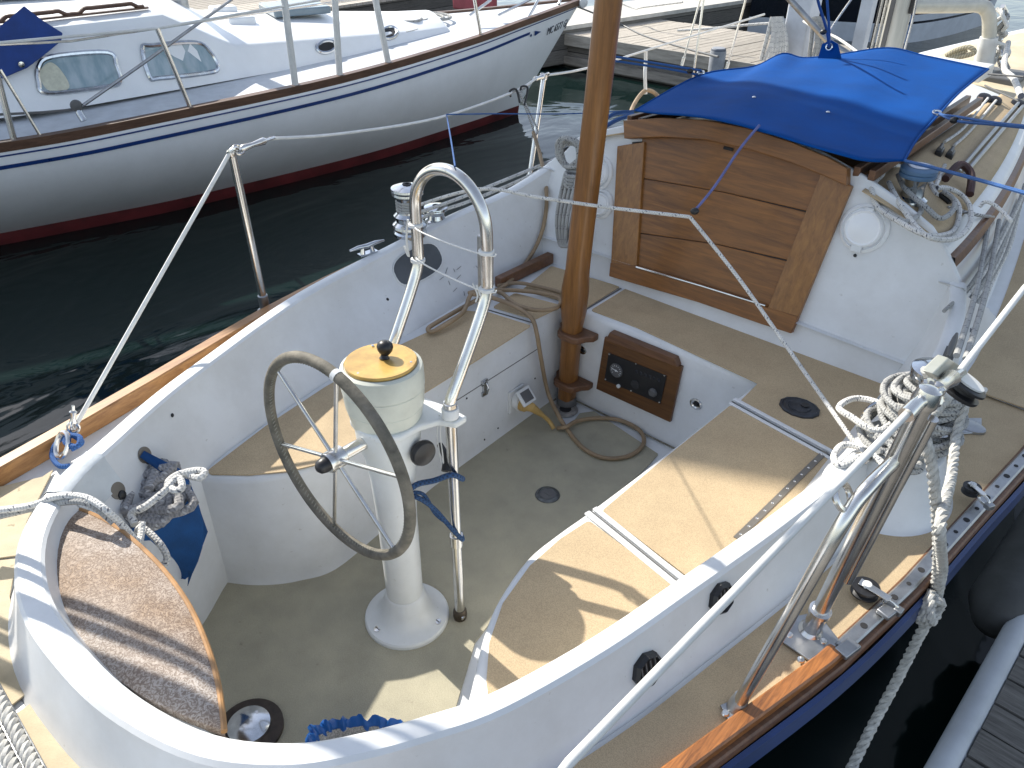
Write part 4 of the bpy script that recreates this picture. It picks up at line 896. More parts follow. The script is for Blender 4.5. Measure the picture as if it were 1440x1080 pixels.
# lifelines (wire, terminals, rigging screws)
def wireline(name, pts, r, m=WIRE, lab=None): return B().tube(cr(pts, 6), r, 8).build(name, m, boat, lab)
pA = P(103, 604, z=0.56)
wireline('lifeline', [PT+Vector((0, -0.01, 0.0)), PT+(pA-PT)*0.12+Vector((0, 0, 0.006)), pA], 0.0065, lab='white lifeline running down from the port stanchion')
wireline('lifeline', [PT+Vector((0, 0.14, 0.012)), P(480, 188, x=-1.08), P(615, 166, x=-1.13), P(720, 130, x=-1.20), PT2+Vector((0, -0.05, 0))], 0.0055, lab='white lifeline between the two port stanchions')
PT3 = P(908, 71, x=-1.22)
wireline('lifeline', [PT2+Vector((0, 0.03, 0)), P(825, 96, x=-1.24), PT3], 0.006)
def turnb(a, b, r=0.008, name='rigging_screw'):
    a = Vector(a); b = Vector(b); d = (b-a)
    bb = B().tube([a, a+d*0.28], r*0.55, 8).tube([a+d*0.25, a+d*0.30, a+d*0.5, a+d*0.75, a+d*0.80], [r*0.7, r*1.1, r*0.75, r*1.1, r*0.7], 12).tube([a+d*0.75, b], r*0.5, 8)
    o = d.normalized().orthogonal().normalized(); ring = [a+d*0.08+(o*math.cos(t)+d.normalized()*math.sin(t))*r*1.7 for t in [2*math.pi*k/14 for k in range(14)]]
    bb.tube(ring, r*0.45, 6, closed=True); ring2 = [a+d*0.2+(o.cross(d.normalized())*math.cos(t)+d.normalized()*math.sin(t))*r*1.5 for t in [2*math.pi*k/14 for k in range(14)]]
    bb.tube(ring2, r*0.4, 6, closed=True); return bb.build(name, STEEL, boat)
turnb(PT+Vector((0, -0.01, 0.0)), PT+Vector((0.0, 0.16, 0.012)), 0.011)
turnb(PT2+Vector((0, 0.02, 0)), PT2+Vector((0, -0.09, -0.004)), 0.011)
turnb(pA, pA+Vector((0, 0.02, 0.07)), 0.009)
# starboard stanchion with brace
ST = P(1300, 566, x=1.09); SBs = P(1138, 890, z=0.502)
B().tube([SBs, ST], 0.0165, 18).build('stanchion', STEEL, boat, 'thick starboard stanchion leaning outboard')
B().tube([SBs+Vector((0.020, 0.004, 0.0))+(ST-SBs)*0.30, ST+Vector((0.017, 0.012, -0.03))], 0.010, 14).build('stanchion_tube', STEEL, boat)
bp_ = [(1132, 868), (1160, 872), (1183, 920), (1146, 940), (1100, 905)]
B().prism([P(u, v, z=0.5055) for u, v in ((1112, 870), (1148, 862), (1182, 905), (1148, 938), (1096, 902))], (0, 0, 0.006)).build('base_plate', ALU, boat, bevel=0.002)
B().lathe(SBs, ST-SBs, [(0.026, 0), (0.026, 0.012), (0.0195, 0.02), (0.019, 0.075), (0.023, 0.076), (0.023, 0.086), (0.0165, 0.088)], 28).build('stanchion_base', STEEL, boat)
for u, v in ((1158, 902), (1126, 928), (1110, 893)):
    p = P(u, v, z=0.511); B().lathe(p, (0, 0, 1), [(0.0085, 0), (0.007, 0.003), (0.002, 0.004)], 14).build('plate_screw', STEEL, boat)
bb0 = P(1034, 997, z=0.505); d_ = ST-SBs
br = [bb0, P(1100, 884, x=lerp(bb0.x, ST.x, 0.35)), P(1166, 768, x=lerp(bb0.x, ST.x, 0.62)), P(1200, 712, x=lerp(bb0.x, ST.x, 0.72)), P(1226, 680, x=lerp(bb0.x, ST.x, 0.80)), SBs.lerp(ST, 0.80)]
B().tube(cr(br, 6), 0.0125, 16).build('stanchion_brace', STEEL, boat, 'thinner brace tube leaning against the starboard stanchion')
lc = br[3]; B().tube([lc+Vector((0, 0.0, 0))+(Vector((0, 1, 0))*math.cos(t)+Vector((-0.6, 0, 0.8))*math.sin(t))*0.022+Vector((-0.02, 0, 0.01)) for t in [2*math.pi*k/20 for k in range(20)]], 0.006, 8, closed=True).build('brace_eye', STEEL, boat)
B().prism([P(u, v, z=0.5055) for u, v in ((1012, 993), (1034, 984), (1046, 1000), (1024, 1014))], (0, 0, 0.005)).build('base_plate', ALU, boat, bevel=0.002)
B().lathe(bb0, (0.1, 0.3, 1), [(0.019, 0), (0.017, 0.02), (0.014, 0.035)], 20).build('brace_foot', ALU, boat)
p = P(1020, 1003, z=0.511); B().lathe(p, (0, 0, 1), [(0.008, 0), (0.006, 0.003)], 14).build('plate_screw', STEEL, boat)
la = P(742, 1150, x=1.03); lb = P(1440+70, 335, x=1.13)
LE = P(1284, 573, x=1.085)
B().tube([la, P(800, 1073, x=1.04), LE], 0.0058, 12).build('lifeline', WIRE, boat, 'thick white lifeline crossing the lower right corner')
B().tube([P(1345, 528, x=1.095), P(1440, 406, x=1.11), lb], 0.0062, 12).build('lifeline', WIRE, boat)
B().tube([LE-(LE-la).normalized()*0.025, LE, P(1300, 560, x=1.088)], [0.0125, 0.0125, 0.011], 16).build('wire_terminal', STEEL, boat)
turnb(P(1300, 560, x=1.088), P(1350, 523, x=1.097), 0.014)
B().lathe(ST+Vector((0, 0, 0.005)), (0.1, 0.1, 1), [(0.02, -0.01), (0.022, 0.0), (0.018, 0.02), (0.006, 0.026)], 20).build('stanchion_cap', STEEL, boat)
# ------------------------------------------------------------------ things lying on or tied to the boat
# varnished pole in its two brackets
pf = P(797, 558, y=1.185); p1_ = P(800, 500, y=1.185); p2_ = P(808, 420, y=1.185); pt = P(856, 0, y=1.20)
pole = thing('wooden_pole', 'tall varnished wooden pole rising through two wooden brackets at the front of the cockpit', 'pole', (-0.345, 1.19, 0.0))
def sqsec(c, wx, wy, d):
    X = Vector((1, 0, 0)); X = (X-d*X.dot(d)).normalized(); Y = d.cross(X); out = []
    for k in range(20):
        a = 2*math.pi*k/20; c_, s_ = math.cos(a), math.sin(a); f = 1/((abs(c_)**3+abs(s_)**3)**(1/3)); out.append(c+X*c_*f*wx+Y*s_*f*wy)
    return out
ax = (pt-p2_).normalized(); rows = []
for t, wx in ((0, 0.032), (0.12, 0.035), (0.25, 0.036), (0.36, 0.037), (0.43, 0.050), (0.52, 0.053), (0.60, 0.043), (0.75, 0.042)):
    rows.append(sqsec(Vector((lerp(pf.x, p2_.x, t/0.5) if t < 0.5 else p2_.x+ax.x*(t-0.5)*1.1, 1.185, 0.01+t*1.0)), wx, 0.036, Vector((0, 0, 1))))
for k in range(1, 9):
    c = p2_+ax*(0.27+0.42*k); rows.append(sqsec(c, 0.041, 0.034, ax))
B().grid(rows, cu=True).build('pole_shaft', WOODP, pole, ang=60)
B().lathe(Vector((pf.x, 1.185, 0.0)), (0, 0, 1), [(0.042, 0), (0.040, 0.03), (0.036, 0.035)], 24).build('pole_foot', GREYP, pole)
for u, v in ((803, 472), (797, 540)):
    c = P(u, v, y=1.165)
    yb = 1.231
    a = [Vector((c.x+dx, yb-dy, c.z)) for dx, dy in ((-0.085, 0), (-0.085, 0.03), (-0.065, 0.052), (-0.052, 0.088), (-0.03, 0.100), (0.03, 0.100), (0.052, 0.088), (0.065, 0.052), (0.085, 0.03), (0.085, 0))]
    B().prism([p-Vector((0, 0, 0.014)) for p in a], (0, 0, 0.028)).build('pole_bracket', WOODD, boat, 'dark wooden bracket holding the pole', bevel=0.006)

# blue canvas over the hatch
cl = thing('canvas_cover', 'royal blue canvas stretched over the cabin hatch', 'canvas', (0.0, 2.2, 1.0))
def CP(u, v, y, x=None): return P(u, v, y=y)
front = cr([CP(893, 156, 1.66), CP(925, 160, 1.62), CP(985, 165, 1.60), CP(1060, 181, 1.60), CP(1120, 200, 1.60), CP(1175, 216, 1.61), CP(1222, 227, 1.64), CP(1272, 226, 1.72)], 5)
back = cr([CP(893, 156, 1.66), CP(985, 106, 2.25), CP(1060, 94, 2.62), CP(1100, 76, 2.85), CP(1130, 82, 2.9), CP(1175, 78, 2.95), CP(1248, 68, 3.1), CP(1300, 79, 3.1), CP(1390, 98, 3.05)], 5)
right = cr([CP(1272, 226, 1.72), CP(1290, 196, 2.0), CP(1318, 164, 2.28), CP(1350, 130, 2.65), CP(1390, 98, 3.05)], 6)
NU, NV = 44, 26
def samp(c, t):
    f = t*(len(c)-1); i = min(int(f), len(c)-2); return c[i].lerp(c[i+1], f-i)
rows = []
for j in range(NV+1):
    v_ = j/NV; row = []
    for i in range(NU+1):
        u_ = i/NU
        a = samp(front, u_); b_ = samp(back, u_); L0 = front[0]; R0 = samp(right, v_)
        p = a.lerp(b_, v_)+L0.lerp(R0, u_)-(front[0].lerp(front[-1], u_)).lerp(back[0].lerp(back[-1], u_), v_)
        inside = math.sin(math.pi*u_)*math.sin(math.pi*v_)
        ridge = math.exp(-((u_-0.52-0.05*(v_-0.5))/0.12)**2)*0.012*math.sin(math.pi*min(1, v_*1.02))**0.5
        wr = 0.0022*math.sin(u_*9+v_*14)*inside+0.0016*math.sin(u_*26-v_*11+1)*inside+0.0015*math.sin((u_-0.3)*34)*math.exp(-v_*5)
        dimple = -0.008*math.exp(-(((u_-0.46)/0.06)**2+((v_-0.12)/0.10)**2))
        row.append(p+Vector((0, 0, 0.010*inside+ridge+wr+dimple)))
    rows.append(row)
cv = B().grid(rows); cv.build('canvas_cloth', CANVAS, cl, solid=0.0025, ang=180, merge=True); cvv = cv.bvh()
B().tube([p+Vector((0, 0, 0.002)) for p in front], 0.004, 6).build('canvas_hem', CANVAS, cl)
B().tube([p+Vector((0, 0, 0.002)) for p in back], 0.004, 6).build('canvas_hem', CANVAS, cl)
B().tube([p+Vector((0, 0, 0.002)) for p in right], 0.004, 6).build('canvas_hem', CANVAS, cl)
tb = P(1166, 66, y=2.86)
B().prism([P(u, v, y=2.86) for u, v in ((1150, 82), (1156, 62), (1168, 56), (1178, 62), (1183, 82))], (0, 0.004, 0)).build('canvas_tab', CANVAS, cl, bevel=0)
def grom(c, n_, r=0.013):
    n_ = Vector(n_).normalized(); o = n_.orthogonal().normalized(); q = n_.cross(o)
    B().tube([Vector(c)+(o*math.cos(t)+q*math.sin(t))*r for t in [2*math.pi*k/18 for k in range(18)]], 0.0042, 8, closed=True).build('grommet', CHROME, cl)
G1 = P(985, 106, y=2.20); G2 = P(1166, 66, y=2.855); G3 = P(1316, 163, y=2.24); G4 = P(897, 155, y=1.67)
for g_ in (G1, G3): grom(g_+Vector((0, 0, 0.012)), (0.1, -0.3, 1))
grom(G2, (0, -1, 0.2))
for u, v in ((1164, 159), (1060, 138)):
    h_, n_ = hit(cvv, u, v, 0.004)
    if h_: B().lathe(h_, n_, [(0.008, 0), (0.004, 0.003)], 10).build('canvas_stud', CHROME, cl)
# cords tying the canvas
def cord(pts, r, lab, m=None, grp='blue cords tying down the canvas', name='tie_cord', cat='cord'):
    return rope(name, pts, r, m or BLUECORD, lab, cat, grp if name == 'tie_cord' else None)
cord([G3+Vector((0.01, 0, 0.01)), P(1345, 170, y=2.05), P(1400, 175, y=1.8), P(1490, 184, y=1.5)], 0.005, 'blue cord pulling the right grommet of the canvas toward the right edge')
cord([G3+Vector((0.01, 0, 0.006)), P(1345, 164, y=2.06), P(1400, 173, y=1.8), P(1490, 182, y=1.5)], 0.0045, 'second blue cord doubled up with the one at the right grommet')
cord([front[-1], P(1340, 243, y=1.5), P(1440, 271, y=1.2), P(1500, 288, y=1.05)], 0.0052, 'blue cord from the lower right corner of the canvas over the rope coil')
cord([G1, P(940, 97, y=2.1), P(880, 88, y=2.05), P(858, 85, y=2.0)], 0.005, 'upper blue cord from the left grommet to the wooden pole')
cord([G1+Vector((0, 0, 0.02)), P(940, 92, y=2.1), P(880, 82, y=2.05), P(856, 79, y=2.0)], 0.005, 'lower of two blue cords left of the canvas')
cord([G2, P(1162, 40, y=2.75), P(1150, 0, y=2.6), P(1143, -40, y=2.5)], 0.006, 'left of the two blue cords rising from the top tab of the canvas')
cord([G2, P(1166, 40, y=2.8), P(1163, 0, y=2.75), P(1160, -40, y=2.7)], 0.006, 'right of the two blue cords rising from the top tab of the canvas')
cord([P(1068, 176, y=1.60), P(1040, 210, y=1.5), P(1005, 262, y=1.36), P(978, 295, y=1.28)], 0.0045, 'violet blue cord hanging from the canvas edge over the washboards', ropemat('violet blue cord', (0.16, 0.18, 0.40), (0.07, 0.08, 0.2), 160, twist=False))
cord([G4, P(800, 160, y=1.3), P(700, 160, y=1.0), P(628, 161, y=0.8)], 0.0022, 'thin blue line running left from the canvas tip')
cord([P(628, 161, y=0.8), P(634, 195, y=0.5), P(640, 234, y=0.235)], 0.0022, 'thin blue line dropping to the top of the guard hoop')
for i, (g_, sh) in enumerate(((P(1342, 169, y=2.04), 0), (P(970, 100, y=2.16), 0), (P(1158, 45, y=2.75), 0), (P(977, 297, y=1.275), 0))):
    B().lathe(g_, (1, 0.3, 0.2), [(0.004, -0.014), (0.010, -0.008), (0.012, 0), (0.010, 0.008), (0.004, 0.014)], 12).build('cord_lock', BLACK, None, ('black cord lock on the doubled cord right of the canvas', 'black cord lock on the doubled cord left of the canvas', 'black cord lock on the cords above the canvas tab', 'black knot where the violet cord meets the white line')[i], 'cord lock')

# ------------------------------------------------------------------ ropes
# long white line from the port winch across to the starboard coaming
kn = P(970, 305, y=1.26)
w1 = Vector((wc.x, wc.y, wc.z+0.12))
rope('white_line', [w1+Vector((0.03, -0.02, 0)), P(672, 266, x=-0.55), P(760, 278, x=-0.3), P(850, 291, y=1.13), kn], 0.0062, ROPEW, 'white braided line from the port winch to the knot above the companionway')
rope('white_line', [kn, P(1040, 393, x=0.28), P(1120, 507, x=0.56), P(1180, 592, x=0.80), P(1215, 642, x=0.90)], 0.0062, ROPEW, 'white braided line from the knot down to the starboard coaming')
rope('genoa_sheet', [w1+Vector((0.05, 0.0, -0.02)), P(640, 281, x=-0.97), P(720, 249, x=-1.0), P(785, 222, x=-0.97)], 0.0075, ROPEW, 'grey white sheet leading forward from the top of the port winch')
rope('genoa_sheet', [Vector((-0.93, 0.87, 0.70)), P(600, 303, x=-0.95), P(660, 283, x=-0.98), P(730, 254, x=-1.02), P(780, 230, x=-1.0)], 0.0075, ROPEW, 'grey white sheet leading forward from the short port winch')
for k in range(4):
    B().tube([wc+Vector((0.046*math.cos(t), 0.042*math.sin(t), 0.095+0.011*k+0.011*t/6.28)) for t in [2*math.pi*j/16 for j in range(17)]], 0.0055, 8).build('winch_turn', ROPEG, boat)
# starboard sheets bundled on the winch
def turns(c, R, z0, z1, n, r, m, lab, jit=0.004, name='rope_turns', tilt=0.0):
    pts = []
    for i in range(n*14+1):
        t = i/14; a = 2*math.pi*t; rr = R*(1+0.06*math.sin(t*2.3))+random.uniform(-jit, jit)
        pts.append(Vector((c.x+rr*math.cos(a), c.y+rr*math.sin(a), lerp(z0, z1, (0.5-0.5*math.cos(math.pi*t/n*1.0)))+tilt*math.cos(a)+0.006*math.sin(a*2.3+t))))
    return B().tube(cr(pts, 2), r, 8).build(name, m, None, lab, 'rope')
turns(WS, 0.078, 0.70, 0.80, 6, 0.0085, ROPEG, 'grey rope wound many times round the starboard winch', name='wound_rope', tilt=0.015)
turns(WS+Vector((0.0, 0, 0)), 0.095, 0.69, 0.76, 4, 0.008, ROPEG, 'outer loose turns of grey rope on the starboard winch', name='wound_rope', tilt=-0.02)
rope('rope_loop', [Vector((0.93, 1.0, 0.72)), P(1240, 605, z=0.70), P(1195, 585, z=0.695), P(1180, 572, z=0.69), P(1205, 560, z=0.685), P(1245, 572, z=0.70), P(1290, 620, z=0.72), P(1300, 640, z=0.71)], 0.0085, ROPEW, 'white loop of rope lying over the starboard coaming')
rope('rope_loop', [P(1215, 640, z=0.67), P(1182, 655, z=0.655), P(1173, 640, z=0.655), P(1190, 625, z=0.66), P(1230, 640, z=0.67), P(1265, 690, z=0.66)], 0.0085, ROPEW, 'smaller white loop of rope below the first on the starboard coaming')
lpts = []
for k in range(26):
    a = k*1.9; lpts.append(Vector((0.985+0.045*math.cos(a)+0.02*math.sin(k), 0.80+0.06*math.sin(a*0.9), 0.665+0.012*math.sin(k*1.3)+0.012)))
rope('rope_tangle', lpts, 0.008, ROPEG, 'grey tangle of rope at the foot of the starboard stanchion')
turns(WS+Vector((-0.01, -0.03, 0)), 0.105, 0.665, 0.70, 3, 0.0085, ROPEG, 'lowest slack turns of grey rope lying on the winch pad', name='wound_rope', tilt=0.01)
turns(WS+Vector((0.01, 0.01, 0)), 0.07, 0.76, 0.82, 3, 0.0078, ROPEG, 'tight upper turns of rope near the top of the starboard winch', name='wound_rope', tilt=0.02)
# fairlead under the line
q = P(1213, 645, z=0.652); B().lathe(q, (0, 0, 1), [(0.02, 0), (0.02, 0.006), (0.012, 0.010), (0.010, 0.02), (0.013, 0.026)], 20).build('coaming_fairlead', STEEL, boat)
# swivel block (white grey) on top of the winch bundle
tb_ = thing('turning_block', 'silver block with white sheave at the head of the starboard stanchion', 'block', P(1345, 545, x=1.085)-Vector((0, 0, 0.05)))
cb = P(1350, 545, x=1.08); na = Vector((0.35, 0.25, 0.9)).normalized()
B().lathe(cb-na*0.012, na, [(0.044, 0), (0.046, 0.003), (0.046, 0.008), (0.034, 0.012), (0.034, 0.018), (0.046, 0.022), (0.046, 0.027), (0.040, 0.030)], 32).build('sheave', BLACK, tb_)
B().lathe(cb+na*0.019, na, [(0.036, 0), (0.036, 0.004), (0.012, 0.006)], 28).build('cheek', WHITEP, tb_)
pk = P(1300, 527, x=1.06)
B().prism([P(u, v, x=1.06) for u, v in ((1295, 520), (1318, 498), (1345, 515), (1350, 530), (1330, 538), (1312, 520), (1305, 530))], (0.02, 0, 0)).build('cheek_plate', pm('cream alloy', (0.55, 0.55, 0.47), 0.4, 0.3), tb_, bevel=0.003)
rope('becket_line', [P(1300, 520, x=1.05), P(1315, 545, x=1.04), P(1340, 560, x=1.03), P(1375, 558, x=1.04), P(1385, 548, x=1.06)], 0.007, WIRE, parent=tb_)
# twisted dock line over the rail: two parts down to a knot, then away aft
g1 = cr([Vector((1.02, 0.92, 0.80)), P(1302, 600, x=1.06), P(1311, 660, x=1.10), P(1318, 740, x=1.14), P(1318, 800, x=1.165), P(1312, 850, x=1.18)], 5)
g2 = cr([Vector((1.06, 0.90, 0.80)), P(1345, 610, x=1.07), P(1338, 670, x=1.11), P(1322, 740, x=1.155), P(1325, 800, x=1.175), P(1316, 848, x=1.185)], 5)
g3 = cr([P(1310, 862, x=1.185), P(1290, 900, z=0.30), P(1262, 955, z=0.18), P(1230, 1015, z=0.08), P(1195, 1085, z=0.0), P(1160, 1150, z=-0.04)], 5)
b = B(); strands(b, g1, 0.0115, 0.06); strands(b, g2, 0.0115, 0.06); strands(b, g3, 0.0125, 0.06)
kc = P(1310, 855, x=1.185)
for a0 in (0, 1.1, 2.1):
    ring = [kc+Vector((0.014*math.cos(t+a0), 0.030*math.cos(t), 0.030*math.sin(t)+0.006*a0-0.01)) for t in [2*math.pi*k/18 for k in range(19)]]
    strands(b, ring, 0.0105, 0.05)
b.build('dock_line', ROPET, None, 'thick three strand dock line knotted outside the starboard rail', 'rope')
# rope coil hanging at the port end of the bulkhead
hc0 = Vector((-0.80, 1.55, 0.83))
b = B()
for k in range(7):
    ph = k*0.7; w_ = 0.055+0.012*math.sin(k*2.1); c = P(803+k*1.5, 215+3*math.sin(k), y=1.50+0.006*k)
    pts = [c+Vector((w_*math.cos(t), -0.01*math.sin(t*2+ph)-0.008*k, 0.055*math.sin(t)+0.01*math.sin(2*t+ph))) for t in [2*math.pi*j/14+ph for j in range(15)]]
    b.tube(cr(pts, 2), 0.0085, 8)
for k in range(4):
    a0 = P(795+k*6, 245, y=1.49-0.01*k); a1 = P(783+k*5, 305, y=1.43-0.01*k); a2 = P(788+k*3, 345, y=1.42-0.01*k); a3 = P(800+k*2, 330, y=1.42-0.012*k); a4 = P(812, 255, y=1.47)
    b.tube(cr([a0, a1, a2, a3, a4], 5), 0.008, 8)
for k in range(4): b.tube([P(805, 245+k*5, y=1.47)+Vector((0.032*math.cos(t), 0.02*math.sin(t), 0.004*math.sin(t))) for t in [2*math.pi*j/12 for j in range(13)]], 0.008, 8)
b.build('rope_coil', ROPEG, None, 'grey coil of rope hanging left of the wooden pole', 'rope')
# lines over the port side of the cabin top
for i, (pts, r, m, lab) in enumerate([
    ([P(790, 238, y=1.62), P(830, 213, y=1.72), P(870, 200, y=1.8), P(886, 190, y=1.9)], 0.010, ROPEG, 'thick grey line crossing the port cabin corner'),
    ([P(815, 222, y=1.65), P(850, 198, y=1.8), P(880, 182, y=1.9), P(930, 170, y=2.2)], 0.008, ROPEG, 'thin grey line above the thick one at the port cabin corner'),
    ([P(845, 182, y=2.0), P(865, 170, y=2.1), P(885, 163, y=2.2), P(900, 162, y=2.3)], 0.010, BLUECORD, 'blue rope hank behind the wooden pole'),
    ([P(845, 172, y=2.1), P(865, 160, y=2.2), P(890, 158, y=2.3)], 0.010, BLUECORD, 'upper strand of blue rope behind the wooden pole'),
    ([P(760, 230, x=-0.98), P(785, 226, x=-0.9), P(838, 205, y=1.7), P(884, 196, y=1.85)], 0.008, ROPEG, 'grey sheet passing behind the wooden pole')]):
    rope('deck_line', pts, r, m, lab)
# hose loop hung from the forward lifeline
hk = P(755, 190, x=-1.12)
hookp = [P(727, 130, x=-1.19), P(735, 150, x=-1.16), P(748, 180, x=-1.12)]
b = B().tube(cr([P(722, 128, x=-1.2), P(716, 134, x=-1.2), P(728, 128, x=-1.19), P(740, 155, x=-1.16), P(752, 188, x=-1.12)], 5), 0.0042, 8).tube(cr([P(738, 124, x=-1.2), P(732, 132, x=-1.19), P(742, 152, x=-1.16), P(756, 184, x=-1.12), P(748, 192, x=-1.11)], 5), 0.0042, 8)
b.build('bungee_hook', ropemat('white bungee', (0.6, 0.6, 0.57), (0.2, 0.2, 0.2), 90), None, 'white bungee loop hooked over the port lifeline', 'bungee cord')
b = B()
for i, (x, y, r) in enumerate(((1, 0, 0),)): pass
rope('black_hook', [P(718, 136, x=-1.2), P(717, 128, x=-1.2), P(726, 126, x=-1.19), P(731, 145, x=-1.17)], 0.005, BLACK, 'black plastic hook on the port lifeline', 'hook')
rope('black_hook', [P(733, 130, x=-1.2), P(733, 122, x=-1.2), P(742, 124, x=-1.19), P(737, 148, x=-1.165)], 0.005, BLACK, 'second black plastic hook beside the first on the lifeline', 'hook')
def onW(u, v, off=0.014):
    h_, n_ = hit(cbv, u, v, off); return h_ if h_ is not None else P(u, v, x=-0.9)
rope('extension_cable', [P(750, 186, x=-1.12), P(758, 212, x=-1.02), P(764, 240, x=-0.92), onW(766, 268), onW(765, 300), onW(756, 335), onW(738, 368), P(712, 400, z=0.44), P(690, 412, z=0.44), P(655, 430, z=0.44), P(620, 450, z=0.442), P(602, 462, z=0.445), P(612, 465, z=0.44), P(650, 440, z=0.45), P(665, 412, z=0.46), P(700, 408, z=0.445), P(745, 410, z=0.44), P(785, 418, z=0.44), P(784, 432, z=0.445), P(755, 436, z=0.45), P(725, 428, z=0.455), P(700, 410, z=0.46), P(660, 412, z=0.46), P(690, 418, z=0.462),
    P(722, 430, z=0.455), P(747, 447, z=0.44), P(755, 470, x=-0.372), P(760, 500, x=-0.368), P(770, 550, x=-0.366), P(783, 580, z=0.06), P(797, 603, z=0.015), P(820, 630, z=0.012), P(850, 644, z=0.012), P(885, 641, z=0.012), P(905, 624, z=0.012), P(899, 605, z=0.012), P(872, 591, z=0.012), P(840, 588, z=0.014), P(812, 592, z=0.02), P(797, 600, z=0.028), P(784, 602, z=0.012)], 0.0085, CORD, 'long tan power cord looped on the port seat and the cockpit floor', 'power cord', k=7, n=10)
rope('extension_cable', [P(700, 402, z=0.44), P(730, 398, z=0.44), P(770, 406, z=0.44), P(790, 412, z=0.44)], 0.008, CORD, 'short stretch of tan cord by the teak batten', 'power cord')
pl = thing('shore_plug', 'yellow shore power plug pushed into the white inlet', 'plug', ip+inn*0.03-iz*0.02)
pe = P(775, 603, z=0.015)
q0 = ip+inn*0.030-iz*0.012; q1 = P(748, 573, x=q0.x+0.055); q2 = P(762, 583, x=q0.x+0.075)
B().tube([q0, q0.lerp(q1, 0.45), q0.lerp(q1, 0.5), q1, q2], [0.028, 0.027, 0.023, 0.018, 0.010], 20).build('plug_body', YELLOW, pl)
B().tube([q0+inn*-0.006, q0+inn*0.006], 0.031, 20).build('plug_ring', WHITEP, pl)
B().tube(cr([q2, P(772, 592, x=q0.x+0.09), P(779, 603, z=0.02)], 5), 0.0085, 10).build('plug_cable', YELLOW, pl)
# blue lashing round pedestal and guard leg
def braidline(pts, r, lab): return rope('blue_lashing', pts, r*0.9, DKCORD, lab, 'lashing')
braidline([Vector((0.045, -0.02, 0.505)), P(585, 682, x=0.07), P(610, 676, x=0.10), P(635, 668, x=0.137), Vector((0.137, 0.118, 0.535)), Vector((0.10, 0.118, 0.53))], 0.0085, 'blue braided lashing tied round the starboard leg of the guard')
braidline([Vector((0.045, 0.0, 0.50)), P(588, 700, x=0.07), P(610, 715, x=0.09), P(634, 742, x=0.125), Vector((0.14, 0.105, 0.33)), Vector((0.115, 0.12, 0.33))], 0.0075, 'lower blue lashing sloping from the pedestal to the guard leg')
braidline([Vector((0.048, 0.0, 0.51)), P(595, 695, x=0.07), P(612, 722, x=0.09), P(632, 738, x=0.125)], 0.006, 'thin blue strand beside the lower lashing')
for x0 in (0.0, 0.012):
    rope('thin_wire', [(0.105-x0, 0.09, 0.735), (0.098-x0, 0.085, 0.68), (0.102-x0, 0.085, 0.62), (0.104-x0*0.5, 0.086, 0.57)], 0.0016, WIRE, 'thin white wire hanging beside the guard leg', 'wire', 'thin wires below the guard collar')

# canvas rope bag on the port quarter, with its rope
bag = thing('rope_bag', 'blue canvas pouch stuffed with rope on the port cockpit wall', 'bag', P(220, 760, z=0.2))
def C1(u, v, off=0.0):
    h_, n_ = hit(cbv, u, v, off); return h_, n_
bt0, _n = C1(200, 634, 0.006); bt1, _ = C1(150, 712, 0.006)
rowT = [bt1.lerp(bt0, k/8) for k in range(9)]
inw = _n
front_top = [P(lerp(178, 262, k/8), lerp(745, 664, k/8), z=lerp(0.50, 0.52, k/8))+Vector((0, 0, -0.012*math.sin(math.pi*k/8))) for k in range(9)]
front_mid = [P(lerp(198, 292, k/8), lerp(785, 748, k/8), z=0.36) for k in range(9)]
front_low = [P(lerp(215, 264, k/8), lerp(800, 824, k/8), z=0.20) for k in range(9)]
back_low = [Vector((p.x-0.06, p.y-0.03, 0.24)) for p in front_low]
B().grid([[p+Vector((-0.01, -0.01, 0)) for p in rowT], back_low]).build('bag_back', NAVY, bag, solid=0.003)
B().grid([front_top, [a.lerp(b_, 0.5)+Vector((0.014, 0.0, 0)) for a, b_ in zip(front_top, front_mid)], front_mid, [a.lerp(b_, 0.5)+Vector((0.004, 0, -0.008)) for a, b_ in zip(front_mid, front_low)], front_low, back_low]).build('bag_front', NAVY, bag, solid=0.003, sub=1)
for kk, (u, v) in enumerate(((203, 640), (165, 690))):
    h_, n_ = C1(u, v, 0.0)
    B().lathe(h_, n_, [(0.022, 0), (0.022, 0.003), (0.006, 0.004)], 24).build('bag_disc', pm('verdigris disc', (0.22, 0.2, 0.17), 0.5, 0.3), bag)
    h2, n2 = C1(u+5, v+6, 0.0); B().lathe(h2, n2, [(0.013, 0), (0.011, 0.007), (0.003, 0.011)], 18).build('bag_snap', BLACK, bag)
B().grid([[rowT[8], rowT[7]], [front_top[8], front_top[8].lerp(front_mid[8], 0.4)], [front_mid[8], front_low[8]]]).build('bag_side', NAVY, bag, solid=0.003)
rp = []
random.seed(11)
cen = [P(200, 690, z=0.50), P(225, 670, z=0.51), P(185, 715, z=0.49), P(215, 720, z=0.48), P(240, 700, z=0.49), P(205, 660, z=0.51)]
for k in range(46):
    c = cen[k % 6]; a = k*2.4; rp.append(c+Vector((0.045*math.cos(a)+random.uniform(-0.012, 0.012), 0.045*math.sin(a)+random.uniform(-0.012, 0.012), random.uniform(-0.015, 0.032))))
rope('stuffed_rope', rp, 0.0125, ropemat('dark grey rope', (0.33, 0.325, 0.33), (0.2, 0.2, 0.205), 90, fleck=(0.5, 0.5, 0.5), twist=False), 'dark grey rope bundled in the blue pouch', k=6)
